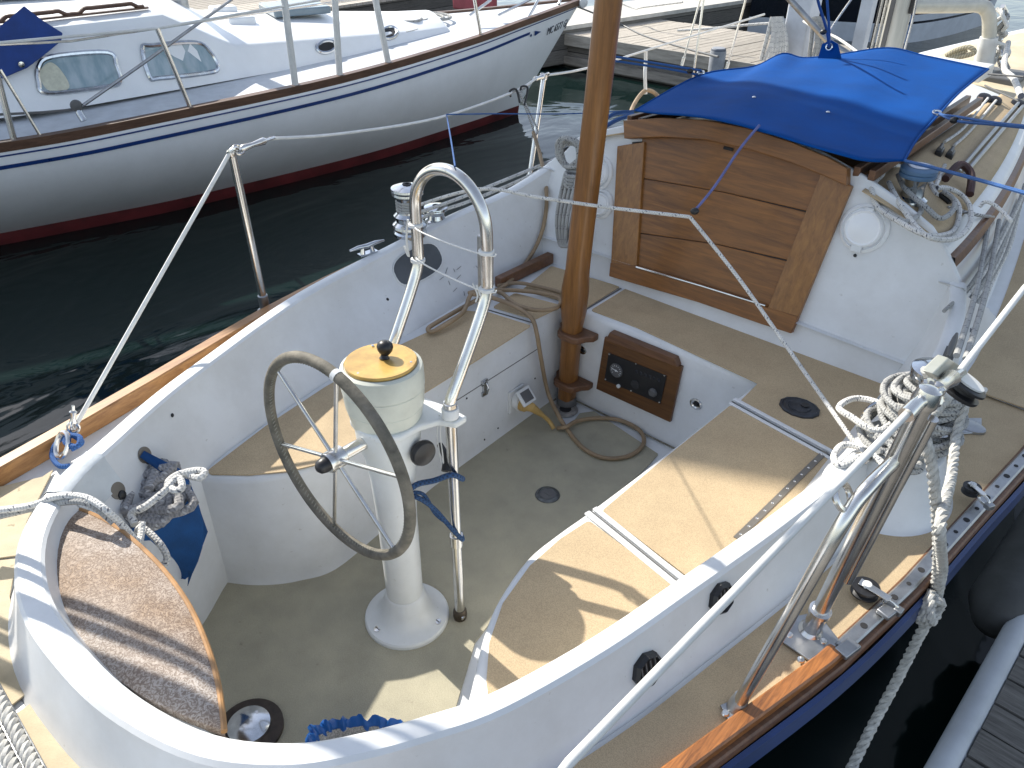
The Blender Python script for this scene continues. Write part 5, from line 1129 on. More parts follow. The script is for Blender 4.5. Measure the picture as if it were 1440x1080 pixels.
rope('white_rope_end', [P(190, 738, z=0.52), P(185, 722, z=0.53), P(205, 712, z=0.545), P(232, 690, z=0.56), P(250, 672, z=0.565), P(256, 685, z=0.56), P(246, 690, z=0.56), P(236, 680, z=0.56), P(250, 668, z=0.56), P(275, 662, z=0.56), P(288, 664, z=0.56), P(280, 672, z=0.555), P(262, 668, z=0.55)], 0.0095, ROPEW, 'pale flecked rope looping over the top of the pouch')
rope('white_rope_end', [P(0-40, 722, z=0.60), P(40, 712, z=0.63), P(80, 698, z=0.665), P(120, 700, z=0.672), P(150, 718, z=0.66), P(175, 742, z=0.60), P(195, 762, z=0.55), P(200, 735, z=0.56)], 0.0085, ROPEW, 'flecked line draped over the port quarter coaming')
rope('white_rope_end', [P(0-40, 735, z=0.595), P(40, 716, z=0.61), P(90, 706, z=0.655), P(125, 708, z=0.665), P(160, 735, z=0.62)], 0.0085, ROPEG, 'second line lying beside the flecked one on the coaming')
rope('white_rope_end', [P(192, 772, z=0.47), P(194, 745, z=0.52), P(205, 745, z=0.52), P(225, 765, z=0.50), P(235, 785, z=0.47), P(225, 800, z=0.45)], 0.0085, ROPEW, 'pale rope loop falling over the front of the pouch')
# tape round the coaming
T0 = []
for k in range(5):
    i = min(range(NI), key=lambda j: (tin[j]-P(95, 665, z=0.65)).length)+k-2
    s_ = cs[i]; T0.append([s_[3]+(s_[4]-s_[3])*0.3-OUT[i]*0.003]+[p+Vector((0, 0, 0.003))-OUT[i]*0.001 for p in s_[4:7]]+[p+Vector((0, 0, 0.003)) for p in s_[7:9]]+[p+OUT[i]*0.003 for p in s_[9:11]]+[s_[11]+OUT[i]*0.004])
B().grid(T0).build('tape_wrap', pm('clear tape', (0.62, 0.66, 0.68), 0.3, bump=0.6, bs=60), None, 'pale tape wrapped round the port quarter coaming', 'tape')
# blue bucket bag at the bottom edge
bk = thing('blue_bag', 'open blue drawstring bag with mesh inside on the cockpit floor', 'bag', P(520, 1030, z=0.0))
bcn = P(512, 1050, z=0.15); NR = 120
def brim(a, r0, dz, amp):
    r = 0.125*r0*(1+amp*(0.022*math.sin(13*a)+0.020*math.sin(23*a+1)+0.014*math.sin(37*a)))
    ex = Vector((0.80, 0.42, 0)); ey = Vector((-0.42, 0.80, 0))
    return bcn+ex*(r*1.15*math.cos(a))+ey*(r*0.72*math.sin(a))+Vector((0, 0, dz+0.020*math.sin(2*a+0.6)+amp*0.0045*math.sin(17*a)+amp*0.003*math.sin(31*a)))
AA = [2*math.pi*k/NR for k in range(NR)]
B().grid([[brim(a, 0.97, -0.05, 0.5) for a in AA], [brim(a, 1.05, -0.025, 1.2) for a in AA], [brim(a, 1.07, -0.006, 1.5) for a in AA], [brim(a, 1.0, 0.010, 1.6) for a in AA], [brim(a, 0.93, 0.0, 1.5) for a in AA], [brim(a, 0.90, -0.03, 0.9) for a in AA]], cu=True).build('bag_rim', pm('blue nylon', (0.012, 0.10, 0.36), 0.4, bump=0.8, bs=60), bk, ang=80)
B().grid([[brim(a, 1.0, -0.03, 0.3) for a in AA], [brim(a, 1.0, -0.09, 0.2) for a in AA], [Vector((p.x, p.y, 0.004)) for p in [brim(a, 0.85, 0, 0) for a in AA]]], cu=True).build('bag_body', pm('blue bag cloth', (0.012, 0.09, 0.32), 0.5), bk)
B().grid([[brim(a, 0.91, -0.02, 0.4) for a in AA], [brim(a, 0.80, -0.07, 0.2) for a in AA], [brim(a, 0.02, -0.10, 0) for a in AA]], cu=True).build('bag_mesh', pm('grey mesh', (0.40, 0.40, 0.39), 0.8, var=0.4, vs=250), bk)
# traveller ropes in the lower left corner
c0, c1 = P(-30, 930, z=0.53), P(75, 1130, z=0.53)
b = B(); strands(b, [c0, c1], 0.013, 0.05); b.build('traveller_rope', ROPET, None, 'white twisted rope beside the grey strip in the lower left corner', 'rope')
e0, e1 = P(-18, 1010, z=0.53), P(45, 1130, z=0.53)
b = B(); strands(b, [e0, e1], 0.013, 0.05); b.build('traveller_rope', ROPET, None, 'white twisted rope nearest the lower left corner of the view', 'rope')
m0, m1 = P(-22, 975, z=0.51), P(60, 1130, z=0.51); ax = (m1-m0).normalized(); ay = Vector((-ax.y, ax.x, 0))
B().box((m0+m1)/2, (m1-m0).length, 0.06, 0.018, (ax, ay, Vector((0, 0, 1)))).build('stern_track', ALU, boat, bevel=0.003)
# port quarter: blue lashing and steel ring at the lifeline foot
rope('blue_loop', [P(100, 608, z=0.56), P(80, 622, z=0.54), P(73, 640, z=0.52), P(83, 655, z=0.515), P(98, 655, z=0.515)], 0.007, BLUECORD, 'blue cord loop on the port quarter rail', 'cord')
rope('blue_loop', [P(95, 612, z=0.57), P(112, 615, z=0.57), P(108, 628, z=0.56), P(92, 622, z=0.56), P(100, 612, z=0.57), P(115, 622, z=0.56), P(100, 632, z=0.55)], 0.0075, BLUECORD, 'tight blue knot at the foot of the port lifeline', 'cord')
c = P(92, 638, z=0.52); B().tube([c+Vector((0.03*math.cos(t), 0.02*math.sin(t), 0.03+0.03*math.sin(t))) for t in [2*math.pi*k/20 for k in range(20)]], 0.007, 8, closed=True).build('steel_shackle', STEEL, None, 'steel shackle under the blue knot on the port rail', 'shackle')

# black blocks on the starboard rail
def blk(c, d, lab, r=0.030):
    c = Vector(c); d = Vector(d).normalized(); up = Vector((0, 0, 1)); up = (up-d*up.dot(d)).normalized(); sd = d.cross(up)
    t = thing('snatch_block', lab, 'block', c-up*0.012)
    B().lathe(c-up*0.010, up, [(r, 0), (r, 0.004), (r*0.8, 0.007), (r*0.8, 0.013), (r, 0.016), (r, 0.020)], 28).build('sheave', BLACK, t)
    b = B().prism([c+up*0.012+p for p in (d*-r*0.5+sd*r*0.35, d*-r*0.6-sd*r*0.35, d*r*1.8-sd*r*0.3, d*r*1.8+sd*r*0.3)], up*0.003); b.build('cheek', STEEL, t, bevel=0.001)
    B().lathe(c+up*0.012, up, [(r*0.35, 0), (r*0.33, 0.007), (r*0.1, 0.008)], 18).build('axle', WHITEP, t)
    e = c+d*r*1.9
    B().tube([e+(d*math.cos(a)*1.5+up*math.sin(a))*0.011 for a in [2*math.pi*k/16 for k in range(16)]], 0.0035, 8, closed=True).build('shackle', STEEL, t)
    B().box(e+d*0.020-up*0.004, 0.018, 0.020, 0.016, (d, sd, up)).build('slide', ALU, t, bevel=0.003)
blk(P(1217, 829, z=0.525), P(1255, 852, z=0.525)-P(1217, 829, z=0.525), 'black sheaved block lying inboard of the aluminium track')
blk(P(1366, 688, z=0.54), P(1386, 705, z=0.54)-P(1366, 688, z=0.54), 'black sheaved block on edge at the forward end of the track', 0.022)
for u, v in ((1250, 858), (1192, 912)):
    p = P(u, v, z=0.522); B().box(p, 0.030, 0.050, 0.012, (Vector((1, -0.25, 0)).normalized(), Vector((0.25, 1, 0)).normalized(), Vector((0, 0, 1)))).build('track_car', ALU, boat, bevel=0.003)

# ------------------------------------------------------------------ cabin top gear, starboard
def onC(u, v, off=0.006):
    h_, n_ = hit(cabv, u, v, off); return h_ if h_ is not None else P(u, v, z=0.95)
wq = onC(1280, 283, 0.0)
wq = Vector((wq.x, wq.y, wq.z))
CW = wq
B().lathe(wq, (0, 0, 1), [(0.052, 0), (0.050, 0.01), (0.036, 0.02), (0.032, 0.05), (0.036, 0.075), (0.046, 0.088), (0.044, 0.092)], 32).build('cabin_winch', CHROME, boat)
B().lathe(wq+Vector((0, 0, 0.084)), (0, 0, 1), [(0.055, 0), (0.058, 0.004), (0.058, 0.012), (0.054, 0.015), (0.058, 0.018), (0.058, 0.028), (0.050, 0.033), (0.001, 0.035)], 36).build('winch_cover', pm('slate blue cover', (0.09, 0.17, 0.28), 0.5, var=0.15), boat)
B().lathe(wq+Vector((0.0, 0, 0.119)), (0, 0, 1), [(0.036, 0), (0.034, 0.002), (0.018, 0.002), (0.018, 0.0035), (0.008, 0.0035)], 28).build('winch_top', pm('pale winch disc', (0.5, 0.53, 0.6), 0.4), boat)
def lay(px, off=0.010): return [onC(u, v, off+0.004*(i % 3)) for i, (u, v) in enumerate(px)]
rope('cabin_rope', lay([(1262, 237), (1240, 238), (1237, 252), (1230, 258), (1222, 270), (1235, 292), (1270, 315), (1300, 330), (1320, 337), (1340, 325), (1345, 300), (1335, 285), (1315, 277), (1305, 262)]), 0.0085, ROPEW, 'white rope flaked from the cabin winch round its loop')
rope('cabin_rope', lay([(1245, 265), (1255, 290), (1285, 315), (1310, 335), (1335, 342), (1352, 325), (1358, 300), (1345, 283), (1325, 275), (1312, 272)], 0.022), 0.0085, ROPEW, 'outer loop of white rope on the cabin top')
rope('cabin_rope', lay([(1256, 258), (1265, 280), (1290, 305), (1312, 318), (1328, 310), (1330, 295), (1318, 280)], 0.032), 0.0085, ROPEG, 'inner greyed loop of rope on the cabin top')
rope('cabin_rope', lay([(1225, 262), (1222, 275), (1245, 296), (1275, 312), (1290, 303), (1284, 290)], 0.014), 0.0085, ROPEG, 'grey rope turn next to the teak hatch rail')
rope('cabin_rope', lay([(1310, 270), (1318, 252), (1322, 242)], 0.02), 0.0075, ROPEW, 'short twisted tail of rope up to the double block')
rope('chain_line', lay([(1330, 295), (1350, 302), (1372, 308), (1392, 305)], 0.010), 0.006, ropemat('white chain braid', (0.6, 0.6, 0.58), (0.15, 0.15, 0.15), 60), 'braided line crossing the white cabin edge')
for i, (u, v) in enumerate(((1318, 218), (1333, 222))):
    c = onC(u, v, 0.014); d = (onC(u+20, v-32, 0.014)-c).normalized()
    B().box(c, 0.075, 0.026, 0.024, (d, d.cross(Vector((0, 0, 1))), Vector((0, 0, 1)))).build('rope_clutch', BLACK, boat, bevel=0.005)
    B().tube([c-d*0.03+Vector((0, 0, 0.016)), c+d*0.035+Vector((0, 0, 0.018))], 0.007, 10).build('clutch_handle', GREYP, boat)
for i, px in enumerate((((1325, 205), (1352, 185), (1385, 145)), ((1338, 210), (1362, 188), (1396, 148)))):
    rope('halyard', lay(px, 0.016), 0.006, ROPEW, ('halyard', 'halyard')[i] and ('left halyard leading aft to the double clutch', 'right halyard leading aft to the double clutch')[i])
for i, (px) in enumerate((((1345, 245), (1380, 205), (1428, 150)), ((1352, 250), (1388, 208), (1436, 152)))):
    pts = lay(px, 0.012); B().tube(pts, 0.008, 8).build('cabin_track', ALU, boat)
for i, (u, v) in enumerate(((1382, 142), (1396, 146), (1428, 150))):
    c = onC(u, v, 0.012); B().lathe(c, (0.2, -0.3, 1), [(0.032, -0.01), (0.034, 0), (0.030, 0.012), (0.012, 0.016)], 18).build('deck_organiser', BLACK, boat)
# dark red and black strap block
b = B().tube(cr([onC(1322, 262, 0.03), onC(1335, 252, 0.06), onC(1352, 262, 0.05), onC(1358, 280, 0.02)], 5), [0.014]*40, 8)
b.build('winch_handle_pocket', pm('oxblood strap', (0.05, 0.02, 0.02), 0.6), None, 'dark oxblood strap lying on the cabin top', 'strap')
B().tube([onC(1318, 278, 0.015), onC(1332, 290, 0.015)], 0.012, 10).build('strap_block', BLACK, None, 'small dark block beside the oxblood strap', 'block')
# lines gathered along the starboard cabin side
random.seed(5)
GRP = 'lines led aft along the starboard cabin side'
for k in range(6):
    pts = [P(1436-2*k, 170+3*k, y=2.9-0.02*k)]
    pts = []
    for t in [i/6 for i in range(7)]:
        y = lerp(2.9, 1.45+0.05*k, t); wt, wb, hz = cabst(max(y, 1.62)); x = lerp(wt+0.06, wb-0.005, 0.35+0.10*k)+0.004*math.sin(t*9+k)
        pts.append(Vector((x, y, lerp(hz-0.04, 0.56, 0.35+0.10*k)+0.012+0.010*math.sin(t*7+k*2))))
    rope('side_line', pts, 0.006+0.0012*(k % 3), ROPEW if k % 2 else ROPEG, 'one of the lines running together along the starboard cabin side', 'rope', GRP)
rope('side_line_tie', [P(1378, 291, y=1.78), P(1385, 284, y=1.79), P(1398, 288, y=1.78), P(1412, 300, y=1.74), P(1422, 311, y=1.7)], 0.006, ROPEW, 'short tie knotted round the bundle of side lines')
for i, (a, m_, b_) in enumerate((((1392, 300), (1375, 400), (1345, 500)), ((1405, 310), (1388, 405), (1358, 505)))):
    rope('sheet_tail', [P(*a, z=0.78), P(*m_, z=0.80), P(*b_, z=0.84)], 0.008, ROPEG, ('inner grey sheet running aft to the winch bundle', 'outer grey sheet running aft to the winch bundle')[i])
# ------------------------------------------------------------------ mast and foredeck gear of our boat
MB_ = P(1252, 66, y=4.1); MT_ = P(1268, 0, y=4.1)
mx_, my_ = MB_.x, 4.1
MASTM = pm('weathered mast paint', (0.50, 0.49, 0.44), 0.4, 0.2, var=0.12, vs=10, stretch=(3, 3, 0.4))
rows = []
for z in (0.85, 1.5, 2.6, 4.5, 7.5): rows.append([Vector((mx_+0.062*math.cos(t), my_+0.088*math.sin(t), z)) for t in [2*math.pi*k/28 for k in range(28)]])
B().grid(rows, cu=True).build('mast', MASTM, boat)
B().box((mx_-0.012, my_-0.092, 2.6), 0.022, 0.016, 3.4).build('mast_track', GREYP, boat)
for i, dx in enumerate((-0.085, -0.10, -0.075, 0.075)):
    B().tube([(mx_+dx, my_-0.05+0.02*i, 0.9), (mx_+dx*1.05, my_-0.05, 4.5)], 0.0075 if i < 3 else 0.005, 8).build('mast_halyard', (ROPEG, BLACK, ROPEW, BLUECORD)[i], boat)
B().box((mx_+0.07, my_-0.02, 1.22), 0.02, 0.03, 0.11).build('mast_cleat', BLACK, boat, bevel=0.004)
PIPE = pm('cream painted tube', (0.60, 0.575, 0.49), 0.35, var=0.12, vs=8)
e1_ = P(1283, 8, y=4.25); e2_ = P(1378, 8, y=4.9); e3_ = P(1390, 20, y=4.95); e4_ = P(1391, 52, y=4.98); e5_ = P(1386, 82, y=5.0)
r_ = 9.5*S(e3_)
B().tube(cr([e1_+(e1_-e2_)*0.25, e1_, e1_.lerp(e2_, 0.7), e2_, e3_, e4_, e5_], 8), r_, 20).build('bent_pole', PIPE, boat, 'thick cream tube bending down at the foredeck')
e6_ = Vector((e5_.x, e5_.y, e5_.z-0.06)); B().tube([e4_+Vector((0, 0, -0.0)), e6_], [r_*1.25, r_*1.45], 20).build('pole_socket', WHITEP, boat)
B().box((e6_.x, e6_.y, 0.735), 0.5, 0.34, 0.045).build('fore_hatch', GREYP, boat, bevel=0.01)
B().box(P(1345, 92, y=4.6)-Vector((0, 0, 0.02)), 0.36, 0.25, 0.07).build('hatch_box', WHITEP, boat, bevel=0.01)
random.seed(3)
for j in range(4):
    pts = [P(1405+random.uniform(-9, 14), 12+k*9+random.uniform(-5, 5), y=5.05+random.uniform(-0.04, 0.04)) for k in range(10)]
    rope('foredeck_tangle', pts, 0.013, (ROPEW, ROPEG, WIRE, STEEL)[j], ('white rope hanging in loops right of the bent tube', 'grey rope tangled right of the bent tube', 'white cord tangled with the ropes right of the bent tube', 'steel chain hanging among the ropes right of the bent tube')[j])
rope('foredeck_tangle', [P(1418, 60, y=5.0), P(1412, 95, y=4.4), P(1425, 110, y=4.2), P(1436, 135, y=3.8)], 0.016, ROPEW, 'white line running aft along the right side of the foredeck')
rope('foredeck_tangle', [P(1330, 78, y=4.9), P(1345, 70, y=4.9), P(1362, 66, y=4.9), P(1370, 74, y=4.9), P(1350, 80, y=4.9), P(1335, 82, y=4.9), P(1360, 70, y=4.92)], 0.015, ropemat('yellowed rope', (0.55, 0.5, 0.36), (0.3, 0.27, 0.2), 60), 'yellowed rope heap left of the bent tube')
B().tube([P(1104, -8, y=3.3), P(1164, 58, y=3.35), P(1206, 84, y=3.4)], 0.016, 12).build('spar', ALU, boat, 'slim grey spar slanting behind the canvas tab')
for i, (a, b_) in enumerate((((986, -5), (959, 92)), ((990, -5), (972, 128)), ((1050, -5), (1021, 100)))):
    p = P(*b_, z=0.60); q = P(a[0], a[1], y=p.y+0.05); B().tube([p, p+(q-p)*1.6], 0.0075, 8).build('shroud', STEEL, boat)
    B().tube([p, p+(q-p)*0.12], 0.014, 10).build('shroud_screw', STEEL, boat)
for i, (a, b_) in enumerate((((1440-60, 108), (1440, 127)), ((1245, -5), (1180, 60)), ((1340, -5), (1320, 90)), ((1297, -5), (1272, 75)))):
    pass
rope('topping_line', [P(1290, -5, y=3.9), P(1283, 30, y=3.85), P(1271, 74, y=3.7)], 0.006, ROPEG, 'thin grey line beside the aluminium mast')
rope('topping_line', [P(1200, -5, y=2.9), P(1168, 42, y=2.85), P(1167, 58, y=2.85)], 0.005, ROPEW, 'thin pale line rising right of the canvas tab')
rope('deck_wire', [P(1390, 104, y=3.0), P(1440, 108, y=2.9)], 0.004, GREYP, 'thin dark wire leaving the right corner of the canvas', 'wire')
rope('deck_wire', [P(1385, 120, y=3.6), P(1432, 142, y=3.4)], 0.004, GREYP, 'short dark wire right of the canvas above the cabin top', 'wire')
# hanging strap and tan loop on the port lifeline
rope('hanging_strap', [PT3, P(908, 85, x=-1.22), P(907, 105, x=-1.2), P(908, 132, x=-1.19)], 0.010, WIRE, 'white strap hanging from the port lifeline left of the canvas', 'strap')
rope('tan_loop', [P(884, 172, x=-1.0), P(889, 152, x=-1.1), P(900, 134, x=-1.18), P(910, 127, x=-1.19), P(922, 132, x=-1.17), P(932, 146, x=-1.1), P(938, 165, x=-1.0)], 0.011, CORD, 'tan hose looped through the hanging strap', 'hose')
wireline('lifeline', [PT3, P(960, 55, x=-1.18), P(1075, 20, x=-1.0)], 0.006)

# ------------------------------------------------------------------ THE NEIGHBOURING SAILBOAT
N0 = Vector((-4.56, 5.65, 0)); ND = Vector((-0.31, -0.95, 0)).normalized(); NN = Vector((-ND.y, ND.x, 0))
def nb(s, b, z): return N0+ND*s+NN*b+Vector((0, 0, z))
nbt = thing('moored_sailboat', 'white sailboat with blue sheer stripe, curtained windows and blue canvas, moored along the left side', 'sailboat', nb(4, 0, ZW))
NS = [(-0.76, 0.0, 0.635), (-0.6, 0.09, 0.62), (0.2, 0.42, 0.55), (1.05, 0.80, 0.495), (2.4, 1.36, 0.452), (3.93, 1.76, 0.428), (4.76, 1.88, 0.415), (6.2, 1.90, 0.41), (7.8, 1.65, 0.44), (9.3, 1.15, 0.50)]
NW = [(0.0, 0.0), (0.04, 0.02), (0.4, 0.17), (0.9, 0.37), (2.0, 0.76), (3.48, 1.08), (4.3, 1.17), (5.6, 1.20), (6.8, 0.95), (7.6, 0.45)]
sp_ = cr([Vector(p) for p in NS], 6); wp_ = cr([Vector((a, b_, 0)) for a, b_ in NW], 6)
def nsec(i, side):
    T = sp_[i]; Wt = wp_[i]; out = []
    for t in (0, 0.06, 0.16, 0.28, 0.4, 0.55, 0.7, 0.85, 1.0):
        k = t**1.6; s_ = lerp(T.x, Wt.x, t); b_ = lerp(T.y, Wt.y, k)+0.06*math.sin(math.pi*t)*min(1, T.y); z = lerp(T.z, ZW+0.09, t); out.append(nb(s_, side*b_, z))
    return out
hb = B(); rb_ = B()
for side in (1, -1):
    rows = [nsec(i, side) for i in range(len(sp_))]; hb.grid(rows)
    rb_.grid([[r[-1]+Vector((0, 0, 0)), nb(wp_[i].x+0.02, side*(wp_[i].y-0.012), ZW), nb(wp_[i].x+0.1, side*max(0, wp_[i].y-0.15), ZW-0.3)] for i, r in enumerate(rows)])
last = len(sp_)-1
a = nsec(last, 1); c = nsec(last, -1); k = len(hb.v); hb.v += a+c; hb.f += [(k+i, k+i+1, k+10+i, k+9+i) for i in range(8)]; hb.uv += [[(0, 0)]*4]*8
nh = hb.build('hull', GC, nbt, ang=60); nhv = hb.bvh()
rb_.build('antifouling', pm('red antifouling', (0.12, 0.014, 0.016), 0.6, var=0.3, vs=5), nbt)
# sheer stripes painted on the hull (thin proud strips)
def nstripe(name, d0, d1, m, i0=0, i1=None):
    i1 = i1 or last; b = B()
    for side in (1, -1):
        rows = []
        for i in range(i0, i1+1):
            T = sp_[i]; Wt = wp_[i]; H = T.z-(ZW+0.09); r = []
            for d in (d0, d1):
                t = d/H; s_ = lerp(T.x, Wt.x, t); b_ = lerp(T.y, Wt.y, t**1.6)+0.06*math.sin(math.pi*t)*min(1, T.y); r.append(nb(s_, side*(b_+0.008), T.z-d))
            rows.append(r)
        b.grid(rows)
    return b.build(name, m, nbt)
NBLUE = pm('navy stripe', (0.012, 0.045, 0.19), 0.3, var=0.15)
nstripe('sheer_stripe', 0.125, 0.150, NBLUE, 11); nstripe('pin_stripe', 0.062, 0.072, NBLUE, 2)
rr = B()
for side in (1, -1):
    rows = []
    for i in range(last+1):
        T = sp_[i]; rows.append([nb(T.x, side*(T.y+0.012), T.z-0.045), nb(T.x, side*(T.y+0.018), T.z+0.012), nb(T.x, side*max(0, T.y-0.045), T.z+0.014), nb(T.x, side*max(0, T.y-0.05), T.z-0.03)])
    rr.grid(rows, cu=True)
rr.build('toe_rail', WOODN, nbt)
dkr = []
for i in range(last+1):
    T = sp_[i]; dkr.append([nb(T.x, T.y*k, T.z-0.012+0.05*(1-k*k)*min(1, T.y)) for k in (-1, -0.75, -0.5, -0.25, 0, 0.25, 0.5, 0.75, 1)])
db = B().grid(dkr); db.build('deck', pm('pale grey white deck', (0.62, 0.65, 0.68), 0.6, var=0.08, vs=10, bump=0.3, bs=200), nbt); ndv = db.bvh()
# cabin trunk: high aft part and low forward part
def ntr(s):  # half width at base, half width at top, top height
    bb = lerp(0.34, 1.42, min(1, max(0, (s-0.85)/3.6))**0.85); hi = 0.94 if s > 3.55 else lerp(0.66, 0.94, max(0, (s-3.05)/0.5)) if s > 3.05 else lerp(0.56, 0.67, max(0, (s-1.2)/1.85)); return bb, bb*0.90-0.02, hi
rows = []
SS = [0.95, 1.0, 1.3, 1.75, 2.0, 2.3, 2.6, 2.9, 3.05, 3.15, 3.3, 3.45, 3.55, 3.8, 4.2, 4.6, 5.0, 5.6, 6.2]
for s in SS:
    bb, bt, h = ntr(s)
    if s < 1.5: h = 0.52
    r = []
    for k in range(21):
        f = k/10-1; 
        if abs(f) > 0.85: t = (1-abs(f))/0.15; r.append(nb(s, (1 if f > 0 else -1)*lerp(bb, bt, t), lerp(0.455, h, t)))
        else: r.append(nb(s, f/0.85*bt, h+0.09*(1-(f/0.85)**2)))
    rows.append(r)
# cabin walls need a crisp top edge
rows2 = []
for s in SS:
    bb, bt, h = ntr(s)
    if s < 0.97: h = 0.50; bt = bb*0.97
    z0 = 0.46
    r = [nb(s, bb, z0), nb(s, lerp(bb, bt, 0.9), lerp(z0, h, 0.9)), nb(s, bt-0.004, h-0.004), nb(s, bt-0.03, h+0.006)]+[nb(s, (bt-0.03)*k, h+0.006+0.08*(1-k*k)) for k in (0.75, 0.5, 0.25, 0, -0.25, -0.5, -0.75)]+[nb(s, -(bt-0.03), h+0.006), nb(s, -(bt-0.004), h-0.004), nb(s, -lerp(bb, bt, 0.9), lerp(z0, h, 0.9)), nb(s, -bb, z0)]
    rows2.append(r)
rows2.append([nb(6.2, bb_ , 0.46) for bb_ in [1.42-2.84*k/14 for k in range(15)]])
cb_ = B().grid(rows2); cb_.build('cabin_trunk', GC, nbt, ang=35); ncv = cb_.bvh()
def nhit(u, v, off, bv=None):
    h_, n_ = hit(bv or ncv, u, v, off)
    return (h_, n_)
def rpoly(px, off, bv=None, k=5):
    out = []; n = None
    for p in cr([Vector((u, v, 0)) for u, v in px], k, True):
        h_, n2 = nhit(p.x, p.y, off, bv)
        if h_ is not None: out.append(h_); n = n2
    return out, n
def port_window(px, lab):
    ctr = Vector((sum(p[0] for p in px)/len(px), sum(p[1] for p in px)/len(px), 0))
    o, n = rpoly(px, 0.004)
    if n is None: return
    f = B().tube(o, 0.017, 8, closed=True).build('window_frame', CHROME, nbt, lab)
    inn_, n = rpoly(px, 0.006)
    B().prism(inn_, n*0.003).build('window_pane', GLZ, nbt, smooth=False)
    return inn_, n
def glz():
    m, t, p = newmat('curtained window glass'); L = t.links.new
    tc = N(t, 'ShaderNodeTexCoord'); mp = N(t, 'ShaderNodeMapping'); L(tc.outputs['Object'], mp.inputs[0]); mp.inputs['Scale'].default_value = (7, 7, 1)
    n1 = N(t, 'ShaderNodeTexNoise'); n1.inputs['Scale'].default_value = 2.2; n1.inputs['Detail'].default_value = 4; L(mp.outputs[0], n1.inputs['Vector'])
    r = N(t, 'ShaderNodeValToRGB'); L(n1.outputs[0], r.inputs[0]); r.color_ramp.elements[0].position = 0.4; r.color_ramp.elements[1].position = 0.62
    r.color_ramp.elements[0].color = (0.22, 0.32, 0.36, 1); r.color_ramp.elements[1].color = (0.36, 0.44, 0.48, 1); L(r.outputs[0], p.inputs['Base Color'])
    p.inputs['Roughness'].default_value = 0.12; p.inputs['Coat Weight'].default_value = 0.6; return m
GLZ = glz()
port_window([(54, 95), (72, 80), (150, 74), (163, 92), (168, 114), (150, 122), (66, 131), (54, 115)], 'aft cabin window with a pale curtain')
port_window([(200, 68), (215, 64), (275, 60), (296, 75), (306, 96), (290, 103), (225, 110), (210, 108)], 'forward cabin window rounded at its front corner')
o, n = rpoly([(56, 100), (70, 88), (86, 100), (97, 124), (70, 128), (58, 115)], 0.011)
if n is not None: B().prism(o, n*0.002).build('window_curtain', pm('cream curtain', (0.62, 0.62, 0.5), 0.8, var=0.12, vs=30), nbt, smooth=False)
for px, w_, h_ in (((458, 66), 13, 8.5), ((547, 47), 11, 8)):
    o, n = rpoly([(px[0]+w_*math.cos(t)*(1.0), px[1]+h_*math.sin(t)-0.12*w_*math.cos(t)) for t in [2*math.pi*k/12 for k in range(12)]], 0.006, k=2)
    if n is None: continue
    B().tube(o, 0.016, 8, closed=True).build('port_light_ring', CHROME, nbt); B().prism([p for p in o], n*0.002).build('port_light', DARK, nbt, smooth=False)
# handrails on the cabin top, dark strip with pale slots
for side in (1, -1):
    pts = [nb(s, side*(ntr(s)[1]-0.13), ntr(s)[2]+0.03) for s in (3.62, 3.9, 4.3, 4.8, 5.4, 6.1)]
    rows = []
    for p in pts: rows.append([p-NN*side*0.022, p+NN*side*0.022, p+NN*side*0.022+Vector((0, 0, 0.012)), p-NN*side*0.022+Vector((0, 0, 0.012))])
    B().grid(rows, cu=True).build('handrail_base', WOODN, nbt)
    b = B()
    hpts = []
    for k in range(61):
        s = lerp(3.65, 6.0, k/60); hh = 0.04 if (k % 12) not in (0, 1, 11) else 0.015; hpts.append(nb(s, side*(ntr(s)[1]-0.13), ntr(s)[2]+0.03+hh))
    b.tube(cr(hpts, 2), 0.014, 8); b.build('handrail', WOODN, nbt)
# sea hood and sliding hatch on the coach roof, forward window/step, vent boxes
B().grid([[nb(s, b_, 1.03+0.05*(1-(b_/0.5)**2)+(0.02 if 3.7 < s < 5.3 else 0)) for b_ in (-0.5, -0.48, -0.25, 0, 0.25, 0.48, 0.5)] for s in (3.65, 3.7, 4.2, 4.8, 5.3, 5.32)]).build('sea_hood', GC, nbt, solid=0.04)
for s, b_ in ((2.85, 0.30), (2.85, -0.3)):
    h_ = ntr(s)[2]+0.07; B().box(nb(s, b_, h_), 0.16, 0.22, 0.10, (NN, ND, Vector((0, 0, 1)))).build('vent_box', GC, nbt, bevel=0.02)
B().box(nb(2.3, 0, 0.76), 0.5, 0.5, 0.06, (NN, ND, Vector((0, 0, 1)))).build('fore_hatch', pm('smoked hatch', (0.2, 0.26, 0.3), 0.2), nbt, bevel=0.015)
B().lathe(nb(3.25, 0, 0.75), (0, 0, 1), [(0.075, 0), (0.07, 0.1), (0.065, 3), (0.06, 8)], 20).build('mast', ALU, nbt)
# an unseen sail, added further down, shades the forward half of our cockpit
# windows' foot: canvas dodger cloth
p = [(0, 38), (34, 9), (58, 28), (88, 47), (86, 58), (62, 78), (38, 96), (0, 112), (-60, 125), (-60, 20)]
DB = nb(4.9, 1.42, 0.5); dpl = NN*0.93+Vector((0, 0, 0.37))
pts = [PP(u, v, nb(4.55, 1.36, 0.75), (NN*0.9+Vector((0, 0, 0.45))).normalized()) for u, v in p]
B().prism(pts, (NN*0.9+Vector((0, 0, 0.45))).normalized()*0.012).build('canvas_dodger', pm('navy dodger cloth', (0.012, 0.05, 0.23), 0.7, var=0.15, bump=0.3), nbt, smooth=False, bevel=0.004)
gq = PP(30, 90, nb(4.55, 1.38, 0.77), (NN*0.9+Vector((0, 0, 0.45))).normalized()); B().lathe(gq, NN, [(0.02, 0.0), (0.018, 0.02), (0.004, 0.022)], 14).build('dodger_stud', CHROME, nbt)
